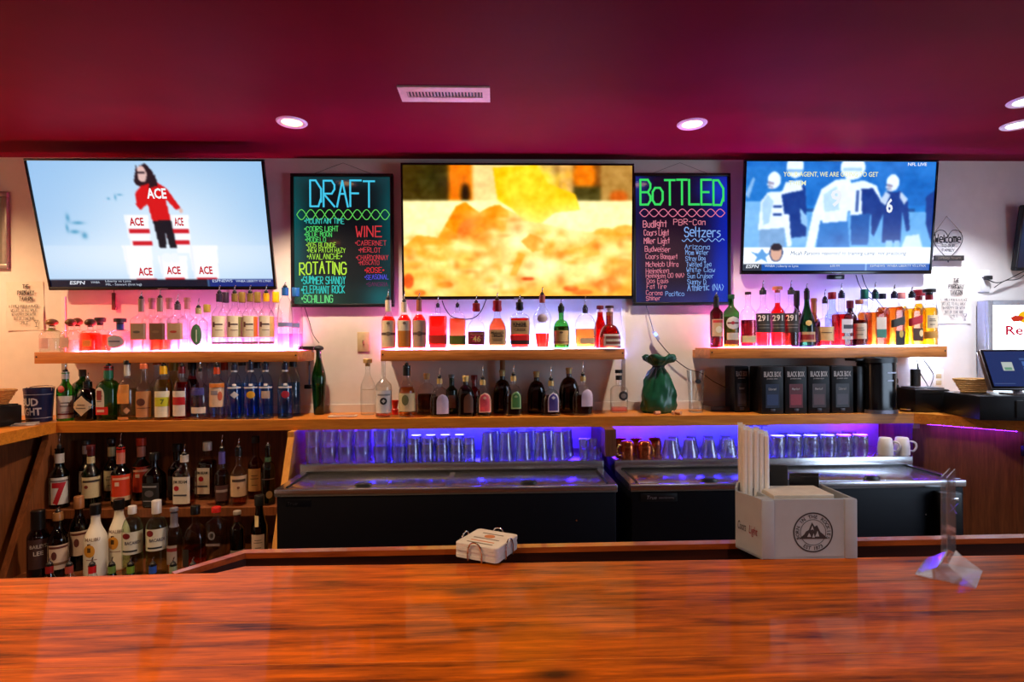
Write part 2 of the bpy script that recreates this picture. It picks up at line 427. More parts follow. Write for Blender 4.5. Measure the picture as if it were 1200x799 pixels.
# ------------------------------------------------------------------ the room
M_WALL = plain('wall_paint', (232, 226, 222), 0.65, var=0.03, scale=14, bump=0.05)
M_CEIL = plain('ceiling_maroon_paint', (98, 5, 32), 0.55, var=0.06, scale=5, bump=0.10, spec=0.04)
M_FLOOR = plain('floor_dark', (48, 40, 36), 0.6)
M_OAK = wood('oak_shelf', (170, 94, 36), (228, 146, 68), 'X', 7, 16, 0.42)
M_OAKY = wood('oak_shelf_depth', (150, 84, 36), (206, 134, 66), 'Y', 7, 16, 0.42)
M_CTR = wood('counter_wood', (188, 102, 28), (236, 152, 54), 'X', 7, 14, 0.36)
M_CAB = wood('cabinet_wood', (92, 50, 26), (146, 84, 46), 'Z', 8, 14, 0.45)
M_EDGE = wood('panel_edge_wood', (206, 130, 44), (232, 160, 66), 'Z', 7, 14, 0.45)
M_BAR = wood('bar_mahogany', (70, 24, 1), (232, 110, 4), 'X', 7, 13, 0.5, coat=0.2, knots=True, coat_rough=0.06, spec=0.1)
M_BLACK = plain('black_plastic', (16, 16, 18), 0.35)
M_BLACKM = plain('black_matte', (14, 14, 16), 0.6)
M_GLOSSB = plain('black_gloss', (10, 10, 12), 0.15)
M_WHITE = plain('white_plastic', (236, 234, 230), 0.4, var=0.02)
M_CHROME = plain('chrome', (220, 220, 225), 0.12, metal=1.0, var=0.02)
M_STEEL = brushed('stainless_steel', (206, 206, 210), 0.2)
M_BEIGE = plain('beige_plastic', (206, 186, 146), 0.45)

def slab(name, *a):
    return structure(MB().box(*a).build(name, M_WALL, smooth=False))
floor_o = slab('floor', XL, XR, YB, WALL_Y, -0.1, 0.0); floor_o.data.materials.clear(); floor_o.data.materials.append(M_FLOOR)
ceil_o = slab('ceiling', XL, XR, YB, WALL_Y + 0.1, CEIL, CEIL + 0.1); ceil_o.data.materials.clear(); ceil_o.data.materials.append(M_CEIL)
slab('wall_back', XL - 0.1, XR + 0.1, WALL_Y, WALL_Y + 0.1, 0.0, CEIL)
slab('wall_left', XL - 0.1, XL, YB, WALL_Y, 0.0, CEIL)
slab('wall_rear', XL - 0.1, XR + 0.1, YB - 0.1, YB, 0.0, CEIL)
w = MB(); w.box(XR, XR + 0.1, YB, 0.0, 0, CEIL); w.box(XR, XR + 0.1, 1.8, WALL_Y, 0, CEIL)
w.box(XR, XR + 0.1, 0.0, 1.8, 0, 0.85); w.box(XR, XR + 0.1, 0.0, 1.8, 2.25, CEIL)  # opening left for the assumed window, out of view
structure(w.build('wall_right', M_WALL, smooth=False))
assumed_win = structure(empty('assumed_window_1', (XR + 0.05, 0.9, 0.85)), 'assumed white framed window, unseen, added to let in cool daylight')  # window out of view, assumed from the cool light, added to carry daylight
fr = MB(); fr.box(-.04, .04, -.9, -.84, 0, 1.4); fr.box(-.04, .04, .84, .9, 0, 1.4); fr.box(-.04, .04, -.9, .9, 0, .06); fr.box(-.04, .04, -.9, .9, 1.34, 1.4)
fr.build('assumed_window_frame', M_WHITE, assumed_win, smooth=False)
MB().box(-.003, .003, -.84, .84, .06, 1.34).build('pane', glass('assumed_window_glass', (.95, .97, .98)), assumed_win, smooth=False)

# ------------------------------------------------------------------ recessed lights and ceiling vent
M_TRIM = plain('trim_white_enamel', (228, 224, 222), 0.4, var=0.02)
names = ['round recessed ceiling light beside the draft menu board', 'round recessed ceiling light between bottle board and football screen',
         'recessed ceiling light at the picture edge, farther from the camera', 'recessed ceiling light at the picture edge, nearer to the camera',
         'assumed recessed ceiling light, unseen, over the corner with the blue bucket', 'assumed recessed ceiling light, unseen, over the near end of the bar', 'assumed recessed ceiling light, unseen, over the middle of the bar',
         'assumed recessed ceiling light, unseen, over the bar near the napkin caddy',
         'unseen ceiling fill light added behind the camera, toward the bucket end', 'unseen ceiling fill light added behind the camera, toward the register end']
for i, (p, pw, colr) in enumerate(DOWNLIGHTS):
    r = tag(empty('recessed_light', (p.x, p.y, CEIL)), names[i], 'ceiling light', 'recessed ceiling lights')
    MB().lathe([(.052, 0.001), (.052, -.004), (.060, -.008), (.072, -.007), (.078, -.001), (.078, 0.0)], 28, cap=False).build('trim_ring', M_TRIM, r)
    MB().lathe([(.0, -.001), (.052, -.001)], 28, cap=False).build('lamp_lens', emitter('lamp_%d' % i, tuple(int(v * 255) for v in colr), 6.0), r)
    l = bpy.data.lights.new('lamp', 'SPOT'); l.energy = pw; l.color = colr; l.spot_size = math.radians((112, 112, 112, 112, 150, 122, 122, 84, 140, 140)[i]); l.spot_blend = 0.6; l.shadow_soft_size = 0.04
    lo = bpy.data.objects.new('lamp', l); C.objects.link(lo); lo.parent = r; lo.location = (0, 0, -.03)

a = WZ(465, 100, CEIL); b = WZ(574, 118, CEIL)
vx0, vx1, vy0, vy1 = a.x, W(574, 100, a.y).x, a.y, b.y
v = tag(empty('ceiling_vent', ((vx0 + vx1) / 2, (vy0 + vy1) / 2, CEIL)), 'cream slotted air vent set in the maroon ceiling', 'vent')
hw, hd = (vx1 - vx0) / 2, (vy1 - vy0) / 2
M_VENT = plain('vent_enamel', (214, 190, 178), 0.4)
fm = MB(); bx, by = .035, .045
fm.box(-hw, hw, -hd, -hd + by, -.008, 0); fm.box(-hw, hw, hd - by, hd, -.008, 0); fm.box(-hw, -hw + bx, -hd + by, hd - by, -.008, 0); fm.box(hw - bx, hw, -hd + by, hd - by, -.008, 0)
fm.build('frame', M_VENT, v, smooth=False)
MB().box(-hw + bx, hw - bx, -hd + by, hd - by, -.002, -.001).build('duct_opening', M_BLACKM, v, smooth=False)
n = 23; sl = MB().box(-.0022, .0022, -hd + by, hd - by, -.009, -.002).mesh('slat', False)
for k in range(n):
    obj('slat', sl, M_VENT, v, ((-hw + bx) + (k + .5) * (2 * hw - 2 * bx) / n, 0, 0), (0, .35, 0))

# ------------------------------------------------------------------ the back counter
CT, CB = EYE - 0.385, EYE - 0.443
CY = 3.11
cL = WZ(66, 496, CT); cR = WZ(1071, 487.5, CT)
cL = Vector((cL.x, CY, CT)); cR = Vector((W(1071, 487, CY).x, CY, CT))
cL.x = W(66, 494, CY).x
lend = Vector((cL.x + 0.10, 2.35, CT)); rend = Vector((cR.x + 0.62, 2.38, CT))
cnt = tag(empty('back_counter', (0, 0, 0)), 'long honey-coloured wooden counter running below the wall shelves', 'counter')
MB().prism([(cL.x, CY), (cR.x, CY), (cR.x, WALL_Y - .002), (cL.x, WALL_Y - .002)], CB, CT).build('worktop', M_CTR, cnt, smooth=False)
MB().box(cL.x, cR.x, WALL_Y - .022, WALL_Y - .002, CT, CT + .05).build('backsplash', M_WALL, cnt, smooth=False)
lc = tag(empty('counter_return', (0, 0, 0)), 'wooden counter return with brown panel front beneath the blue bucket corner', 'counter')
MB().prism([(cL.x - .001, CY), (cL.x - .001, WALL_Y - .002), (XL + .002, WALL_Y - .002), (XL + .002, 2.1), (lend.x, 2.1), (lend.x, lend.y)], CB, CT).build('worktop', M_CTR, lc, smooth=False)
MB().prism([(cL.x - .085, CY), (cL.x - .085, WALL_Y - .002), (cL.x - .125, WALL_Y - .002), (cL.x - .125, CY), (cL.x - .125, 2.15), (cL.x - .085, 2.15)], 0, CB).build('front_panel', M_CAB, lc, smooth=False)
rc = tag(empty('counter_return', (0, 0, 0)), 'angled wooden counter return holding the cash register, purple glow on its panel', 'counter')
MB().prism([(cR.x + .001, CY), (rend.x, rend.y), (XR - .002, rend.y), (XR - .002, WALL_Y - .002), (cR.x + .001, WALL_Y - .002)], CB, CT).build('worktop', M_CTR, rc, smooth=False)
dv = Vector((rend.x - cR.x, rend.y - CY, 0)).normalized(); nv = Vector((-dv.y, dv.x, 0)) * -1
nv = Vector((-dv.y, dv.x, 0)); nv = nv if nv.y > 0 else -nv
P0 = Vector((cR.x, CY, 0)) + nv * .06 - dv * .02; P1 = Vector((rend.x, rend.y, 0)) + nv * .06
pj = Vector((cR.x, CY, 0)) + nv * .06 + dv * .43
MB().box(P0.x + .003, P0.x + .022, P0.y + .004, WALL_Y - .004, 0, CB).build('side_panel', M_CAB, rc, smooth=False)
MB().prism([(P0.x, P0.y), (pj.x, pj.y), (pj.x + nv.x * .02, pj.y + nv.y * .02), (P0.x + nv.x * .02, P0.y + nv.y * .02)], 0, CB).build('front_panel', M_CAB, rc, smooth=False)
st = pj + dv * .03
MB().prism([(pj.x - nv.x * .008, pj.y - nv.y * .008), (st.x - nv.x * .008, st.y - nv.y * .008), (st.x + nv.x * .02, st.y + nv.y * .02), (pj.x + nv.x * .02, pj.y + nv.y * .02)], 0, CB).build('stile', M_CAB, rc, smooth=False)
d0 = st + dv * .004
dm = MB().prism([(d0.x - nv.x * .012, d0.y - nv.y * .012), (P1.x - nv.x * .012, P1.y - nv.y * .012), (P1.x + nv.x * .01, P1.y + nv.y * .01), (d0.x + nv.x * .01, d0.y + nv.y * .01)], .1, CB - .035)
door = dm.build('door', M_CAB, rc, smooth=False)
hp = d0 - nv * .016
MB().rbox(hp.x - .012, hp.x + .012, hp.y - .01, hp.y + .01, CB - .13, CB - .075, .004).build('hinge', M_BLACK, door)

# left bottle cabinet: back, sloping sides, two stepped shelves
cab = tag(empty('bottle_cabinet', (0, 0, 0)), 'open brown wooden cabinet with stepped shelves of bottles under the counter', 'cabinet')
DX = W(337, 513, 3.05).x
SX0, SX1 = W(62, 505, 3.08).x, DX
MB().box(SX0 - .035, SX1, 3.40, 3.42, 0, CB - .001).build('back_panel', M_CAB, cab, smooth=False)
def side_poly(y_top, y_bot): return [(3.399, CB - .001), (y_top, CB - .001), (y_top, CB - .03), (y_bot, 0.30), (y_bot, 0), (3.40, 0)]
sd = MB().prism_x(side_poly(3.05, 2.74), DX, DX + .035).build('side_panel', M_EDGE, cab, smooth=False)
MB().prism_x(side_poly(3.05, 2.74), SX0 - .035, SX0).build('side_panel', M_CAB, cab, smooth=False)
US_Z = W(190, 596, 3.0).z; LS_Z = W(190, 674, 2.82).z
MB().box(SX0, SX1, 3.0, 3.40, US_Z - .045, US_Z).build('shelf_board', M_CAB, cab, smooth=False)
MB().box(SX0, SX1, 2.76, 3.40, LS_Z - .03, LS_Z).build('shelf_board', M_CAB, cab, smooth=False)
# speed rail
rail = tag(empty('speed_rail', (0, 0, 0)), 'steel speed rail holding bottles just behind the bar edge', 'bottle rail')
SPX0, SPX1, SPZ = W(30, 665, 2.5).x, W(262, 665, 2.5).x, .34
rl = MB(); rl.box(SPX0, SPX1, 2.44, 2.57, SPZ - .004, SPZ); rl.box(SPX0, SPX1, 2.436, 2.44, SPZ - .004, SPZ + .12); rl.box(SPX0, SPX1, 2.57, 2.574, SPZ - .004, SPZ + .14)
rl.build('trough', M_STEEL, rail, smooth=False)
for x in (SPX0 + .1, SPX1 - .1): MB().tube([(x, 2.572, SPZ), (x, 2.72, SPZ), (x, 2.74, SPZ - .02)], .008).build('bracket', M_STEEL, rail)

# supports of the counter
dvp = tag(empty('counter_support', (0, 0, 0)), 'narrow wooden upright under the counter between the two coolers', 'support')
px0, px1 = W(706, 520, 3.08).x, W(718.5, 520, 3.08).x
MB().box(px0, px1, 3.0, 3.44, .92, CB - .001).build('upright_board', M_CAB, dvp, smooth=False)
lg = MB().box(px0 + .012, px1 - .012, 3.40, 3.44, 0, .92).build('leg', M_CAB, dvp, smooth=False)
blk = MB().box(cR.x - .005, cR.x + .035, CY + .0, CY + .04, CB - .03, CB - .001).build('corner_block', M_CAB, rc, smooth=False)

# ------------------------------------------------------------------ coolers
M_VINYL = plain('cooler_navy_black', (7, 8, 17), 0.45, var=0.05, spec=0.15)
CLT = EYE - .66       # top of the lids
LED_Z = EYE - .612    # ledge
def cooler(px_l, px_r, label, logo, opener):
    x0, x1 = px_l, px_r
    yf, yr, yb = 2.65, 3.0, 3.38
    r = tag(empty('bottle_cooler', ((x0 + x1) / 2, yf, 0)), label, 'cooler', 'bar coolers under the counter')
    h = (x1 - x0) / 2
    MB().rbox(-h + .006, h - .006, .012, yb - yf, .06, CLT - .035, .006).build('body', M_VINYL, r)
    MB().box(-h + .03, h - .03, .05, yb - yf - .02, 0, .06).build('plinth', M_BLACKM, r, smooth=False)
    t = MB(); t.rbox(-h, h, 0, .035, CLT - .035, CLT, .005)                                   # front rail
    t.box(-h, -h + .04, .035, yr - yf, CLT - .035, CLT); t.box(h - .04, h, .035, yr - yf, CLT - .035, CLT)
    t.box(-h + .04, h - .04, .035, yr - yf, CLT - .035, CLT - .012)
    t.build('top_rim', M_STEEL, r, sharp=30)
    MB().rbox(-h, h, yr - yf, yb - yf, CLT - .035, LED_Z, .003).build('rear_ledge', M_STEEL, r, sharp=30)
    MB().box(-h + .035, h - .035, yr - yf - .0075, yr - yf - .0005, CLT - .011, CLT + .008).build('gasket', M_BLACK, r, smooth=False)
    for sx in (-1, 1): MB().box(sx * (h - .046), sx * (h - .038), .05, yr - yf - .008, CLT - .011, CLT + .003).build('gasket', M_BLACK, r, smooth=False)
    for k in (0, 1):
        a, b2 = (-h + .047, -.012) if k == 0 else (.012, h - .047)
        z0 = CLT - .010 - (.0 if k else .0)
        lid = MB().rbox(a, b2, .038, yr - yf - .008, z0, CLT - .002, .003).build('lid', M_STEEL, r, sharp=30)
        cx = a + (b2 - a) * (.47 if k == 0 else .50)
        hb = MB(); hb.lathe([(.0, CLT - .0015), (.042, CLT - .0015), (.043, CLT + .002), (.034, CLT + .012), (.02, CLT + .014), (.0, CLT + .014)], 20, cx, .062, dy=.5, cap=False)
        hb.build('handle', M_BLACK, lid)
    MB().box(-.012, .012, .038, yr - yf - .006, CLT - .010, CLT + .002).build('centre_bar', M_STEEL, r, smooth=False)
    if logo:
        lb = MB().rbox(-h + .05, -h + .23, .007, .013, CLT - .085, CLT - .045, .002).build('name_plate', M_BLACK, r)
        print_text('lettering', 'True', -h + .105, CLT - .073, .018, plain('plate_silver', (190, 190, 200), .3, metal=.8), lb, y=.0065, shear=.25)
        hand('lettering', 'manufacturing', -h + .14, CLT - .07, .008, MATS['plate_silver'], lb, y=.0065, width=.075, wob=0)
    else:
        lb = MB().rbox(-h + .05, -h + .17, .009, .013, CLT - .085, CLT - .05, .002).build('name_plate', M_VINYL, r)
        hand('lettering', 'True', -h + .06, CLT - .075, .014, plain('plate_dim', (44, 44, 54), .4), lb, y=.0085, width=.05, wob=0)
    s = MB().lathe([(.004, 0), (.004, .004), (0, .004)], 10, cap=False)
    lk = obj('lock', s.mesh('lock'), M_CHROME, r, (h - .20, .012, CLT - .17), (PI / 2, 0, 0))
    if opener:
        op = MB().rbox(h - .16, h - .06, -.045, .012, CLT - .30, CLT - .05, .006).build('cap_catcher', M_BLACK, r)
        print_text('lettering', 'X', h - .11, CLT - .15, .05, plain('opener_print', (120, 90, 220), .4, emit=.0), op, y=-.0455, shear=.2)
        MB().rbox(h - .13, h - .09, -.06, -.04, CLT - .09, CLT - .07, .004).build('bottle_opener', M_CHROME, op)
    return r
cx = lambda p, y, Y: W(p, y, Y).x
c1l, c1r = cx(321, 573, 2.65), cx(724, 569, 2.65)
c2l, c2r = cx(739, 568, 2.65), cx(1133, 563, 2.65)
cooler(c1l, c1r, 'dark cooler with stainless lids below the stacked rocks and pint glasses', False, False)
cooler(c2l, c2r, 'dark cooler with stainless lids below the copper mugs and beer mugs', True, True)

# ------------------------------------------------------------------ wall shelves with light strips
SZ, SYF, STH = EYE, 3.175, .064
def led_strip(name, x0, x1, y, z, cols, label, strength, up=True):
    r = tag(empty(name, ((x0 + x1) / 2, y, z)), label, 'light strip', 'coloured led strips')
    n = len(cols); L = x1 - x0
    for k, c in enumerate(cols):
        a = -L / 2 + L * k / n; b = -L / 2 + L * (k + 1) / n
        m = emitter('led_%s_%d' % ('_'.join('%02d' % int(v * 99) for v in c), int(strength * 10)), c, strength, linear=True)
        MB().box(a + .002, b - .002, -.004, .004, 0, .006).build('led_segment', m, r, smooth=False)
    return r
def wall_shelf(pl, pr, py, label, tracks):
    x0, x1 = W(pl, py, SYF).x, W(pr, py, SYF).x
    r = tag(empty('wall_shelf', ((x0 + x1) / 2, SYF, SZ)), label, 'shelf', 'thick wooden wall shelves')
    h = (x1 - x0) / 2; d = WALL_Y - SYF
    MB().rbox(-h, h, 0, d - .042, -STH, 0, .002).build('board', M_OAK, r, sharp=30)
    MB().box(-h, h, d - .042, d - .001, -STH + .004, -.012).build('mounting_cleat', M_OAK, r, smooth=False)
    for sx in (-h + .012, h - .012):
        o = MB().lathe([(.005, 0), (.005, .003), (0, .003)], 8, cap=False).build('screw', M_BLACK, r, loc=(sx, .002, -STH * .42), rot=(PI / 2, 0, 0))
    for p in tracks:
        tx = W(p, 440, WALL_Y - .01).x - (x0 + x1) / 2
        MB().box(tx - .011, tx + .011, d - .008, d - .001, .002, .34).build('wall_track', M_WHITE, r, smooth=False)
        MB().box(tx - .011, tx + .011, d - .008, d - .001, -.33, -STH).build('wall_track', plain('track_grey', (150, 140, 138), .5), r, smooth=False)
    return x0, x1
SA = wall_shelf(40, 349, 411, 'thick oak wall shelf under the snowy advert screen, lit pink', [74])
SB = wall_shelf(446, 732, 410, 'thick oak wall shelf under the food screen, lit pale blue', [731])
SCC = wall_shelf(832, 1110, 408, 'thick oak wall shelf under the football screen, lit violet and blue', [])
RED, PNK, MAG, VIO, BLU, WBL = (1, .03, .06), (1, .12, .25), (1, .20, .70), (.50, .25, 1), (.20, .30, 1), (.40, .50, 1)
led_strip('led_strip', W(84, 410, 3.435).x, W(352, 410, 3.435).x, 3.436, SZ - .0085, [RED, RED, (1, .03, .08), (1, .09, .35), (.8, .17, .75), (.75, .2, .8), (1, .14, .5), (1, .10, .42)], 'pink glowing led strip behind the clear spirit bottles', 750)
led_strip('led_strip', W(456, 410, 3.435).x, W(722, 410, 3.435).x, 3.436, SZ - .0085, [(1, .10, .4), (.7, .16, .8), (.30, .32, 1), (.28, .36, 1), (.28, .36, 1), (.28, .36, 1), (.22, .30, 1), (.22, .28, 1)], 'pale blue glowing led strip behind the whiskey bottles', 780)
led_strip('led_strip', W(842, 410, 3.435).x, W(1085, 410, 3.435).x, 3.436, SZ - .0085, [(1, .08, .35), (.7, .10, .8), (.38, .10, 1), (.30, .11, 1), (.12, .15, 1), (.12, .18, 1), (.28, .36, 1), (.45, .52, .8)], 'violet to blue glowing led strip behind the cognac bottles', 1500)
UV = (.035, .012, 1); UB = (.02, .018, 1)
led_strip('led_strip', DX + .06, px0 - .02, 3.385, CB - .009, [(.07, .012, 1), UB, UB, UB, UB, UV], 'blue glowing led strip hidden above the stacked glasses', 130)
led_strip('led_strip', px1 + .02, cR.x - .01, 3.385, CB - .009, [(.07, .012, 1), UV, UB, UB, UB, (.10, .012, 1)], 'violet glowing led strip hidden above the copper mugs', 125)
q0 = Vector((cR.x, CY, 0)) + nv * .02 + dv * .06; q1 = Vector((cR.x, CY, 0)) + nv * .02 + dv * .44
ls = tag(empty('led_strip', ((q0.x + q1.x) / 2, (q0.y + q1.y) / 2, CB - .0022), (0, 0, math.atan2(dv.y, dv.x))), 'violet glowing led strip under the register counter edge', 'light strip', 'coloured led strips')
MB().box(-.19, .19, -.005, .005, 0, .0018).build('led_segment', emitter('led_register', (.20, .02, 1), 45, linear=True), ls, smooth=False)

# ------------------------------------------------------------------ the bar in front
BZ = EYE - .43
bar = tag(empty('bar_counter', (0, 0, 0)), 'glossy orange-brown plank bar top with raised rear rail in front', 'bar')
e0, e1 = WZ(0, 678, BZ), WZ(205, 672.3, BZ)
g = [WZ(*p, BZ) for p in ((252, 671.5), (287, 663.5), (530, 660.5), (1200, 650))]
k_ = [WZ(*p, BZ) for p in ((205, 672.3), (287, 648), (1200, 630))]
dirv = (g[3] - g[1]).normalized(); 
gR = g[1] + dirv * 2.6; kR = k_[1] + (k_[2] - k_[1]).normalized() * 2.6
eL = e0 + (e0 - e1).normalized() * 1.6
yaw_b = math.atan2(dirv.y, dirv.x)
fwd = Vector((math.sin(yaw_b), -math.cos(yaw_b), 0))
def band(p, o): q = p + fwd * o; return (q.x, q.y)
TH = .045
widths = [.105, .115, .12, .125, .13, .12]
off = .0
base_l, base_r = Vector((eL.x, (g[1] + dirv * ((eL.x - g[1].x) / dirv.x)).y, 0)), gR
o0 = .115
# first plank follows the gutter, the rest are straight
MB().prism([band(base_l, o0 - .0018), (eL.x, eL.y), (e1.x, e1.y), (g[0].x, g[0].y), (g[1].x, g[1].y), (g[2].x, g[2].y), (gR.x, gR.y), band(base_r, o0 - .0018)], BZ - TH, BZ).build('plank', M_BAR, bar, smooth=False)
for wd in widths[1:]:
    MB().prism([band(base_l, o0), band(base_r, o0), band(base_r, o0 + wd - .0018), band(base_l, o0 + wd - .0018)], BZ - TH, BZ).build('plank', M_BAR, bar, smooth=False)
    o0 += wd
M_SEAM_GLINT = wood('bar_seam_glint', (226, 130, 50), (246, 170, 90), 'X', 6, 10, .25, coat=.5)  # seam colour kept light to paint in glints along the plank edges
MB().prism([band(base_l, .12), band(base_r, .02), band(base_r, o0 - .01), band(base_l, o0 - .01)], BZ - TH - .02, BZ - .0006).build('substrate', M_SEAM_GLINT, bar, smooth=False)
M_RAIL = wood('bar_rail', (120, 44, 16), (196, 92, 34), 'X', 6, 10, .35, coat=.8)
M_RAILD = wood('bar_gutter', (34, 12, 8), (70, 26, 14), 'X', 6, 10, .4, coat=.4)
def offs(p, q, t):
    d = (q - p).normalized(); return Vector((-d.y, d.x, 0)) * t
rim_in = [k_[0], k_[1], kR]; n1 = offs(k_[0], k_[1], .026); n2 = offs(k_[1], kR, .026)
nm = (n1 + n2) / 2
rim_out = [k_[0] + n1 * .6, k_[1] + nm, kR + n2]
MB().prism([(p.x, p.y) for p in rim_in] + [(p.x, p.y) for p in rim_out[::-1]], BZ - .012, BZ).build('rear_rail', M_RAIL, bar, smooth=False)
MB().prism([(p.x, p.y) for p in [q + offs(k_[1], kR, .004) for q in rim_in]] + [(p.x, p.y) for p in rim_out[::-1]], BZ - .10, BZ - .0125).build('rail_face', M_RAILD, bar, smooth=False)
MB().prism([(k_[0].x, k_[0].y), (k_[1].x, k_[1].y), (kR.x, kR.y), (gR.x, gR.y), (g[1].x, g[1].y), (g[0].x, g[0].y)], BZ - .10, BZ - .06).build('drip_gutter', M_RAILD, bar, smooth=False)
bb = MB(); bb.prism([band(base_l, .16), band(base_r, .04), band(base_r, .10), band(base_l, .22)], 0, BZ - TH - .02)
bb.build('bar_front', M_CAB, bar, smooth=False)
# ------------------------------------------------------------------ bottles
GT = {'clear': (.95, .965, .96), 'frost': (.80, .82, .80), 'green': (.16, .55, .16), 'dgreen': (.05, .20, .06), 'black': (.03, .03, .035), 'brown': (.16, .07, .03),
      'blue': (.22, .50, .92), 'lblue': (.76, .88, 1.0), 'amberglass': (.55, .28, .08), 'gold': (.85, .70, .40), 'red': (.75, .10, .08), 'wine': (.16, .03, .04), 'pgreen': (.80, .90, .72)}
def gmat(k): return glass('glass_' + k, GT[k], edge=.5)
LQ = {'clear': (.93, .95, .96), 'red': (.90, .09, .05), 'orange': (.97, .33, .14), 'amber': (.80, .36, .08), 'dark': (.26, .07, .02), 'wine': (.30, .03, .04), 'yellow': (.97, .66, .10),
      'lime': (.90, .80, .30), 'blue': (.36, .68, 1.0), 'pink': (.97, .55, .60), 'gold': (.92, .58, .20), 'scarlet': (.93, .10, .09), 'straw': (.85, .80, .62), 'lilac': (.80, .70, .92)}
def lmat(k): return glass('liquid_' + k, LQ[k], edge=.7, gloss=.6)
FAM = {  # shoulder, neck start, neck radius, roundness of section, depth ratio, round shoulder?
 'std': (.60, .76, .36, 2.0, 1.0, 0), 'wine': (.52, .76, .36, 2.0, 1.0, 0), 'slope': (.34, .74, .32, 2.0, 1.0, 0), 'sq': (.64, .74, .34, 5.0, .95, 0), 'flask': (.68, .80, .26, 5.0, .55, 1),
 'squat': (.50, .66, .30, 3.6, .85, 1), 'crown': (.52, .74, .24, 2.3, .62, 1), 'maker': (.50, .74, .28, 4.0, .85, 0), 'tall': (.62, .82, .34, 2.0, 1.0, 1), 'round': (.58, .72, .36, 2.0, 1.0, 1), 'cone': (.12, .72, .36, 2.0, 1.0, 0)}
def tint(rgb, rough=.55): return plain('paint_%d_%d_%d' % tuple(rgb), rgb, rough, var=.06)
def foil(rgb): return plain('foil_%d_%d_%d' % tuple(rgb), rgb, .32, metal=.15, var=.06)
POUR_C = MB().lathe([(.0105, -.012), (.0105, 0), (.0125, .002), (.0125, .006), (.007, .012), (.0045, .016), (0, .016)], 12, cap=False).mesh('pourer')
POUR_S = MB().tube(catmull([(0, 0, 0), (0, 0, .4), (.06, 0, .75), (.16, 0, 1.0)], 3), [.11] * 4 + [.10] * 3 + [.085] * 3, 8).mesh('spout')
ROWS = {  # depth of front row, back row, pixel row of the base, height of the support, words for the place
 'A': (3.235, 3.365, 410.5, SZ, 'on pink-lit shelf'), 'B': (3.185, 3.325, 494.5, CT, 'below pink-lit shelf'),
 'C': (3.235, 3.355, 410, SZ, 'under food screen'), 'D': (3.19, 3.32, 489.5, CT, 'on food-screen counter'),
 'R': (3.235, 3.36, 408, SZ, 'under football screen'), 'U': (3.06, 3.20, 596, US_Z, 'in upper cabinet row'),
 'L': (2.83, 2.925, 672, LS_Z, 'in lower cabinet row')}
GROUP = {'A': 'bottles on the pink-lit shelf', 'B': 'bottles on the counter below the pink-lit shelf', 'C': 'bottles on the shelf under the food screen', 'D': 'bottles on the counter under the food screen',
         'R': 'bottles on the shelf under the football screen', 'U': 'bottles in the upper cabinet row', 'L': 'bottles in the lower cabinet row'}
N_B = []
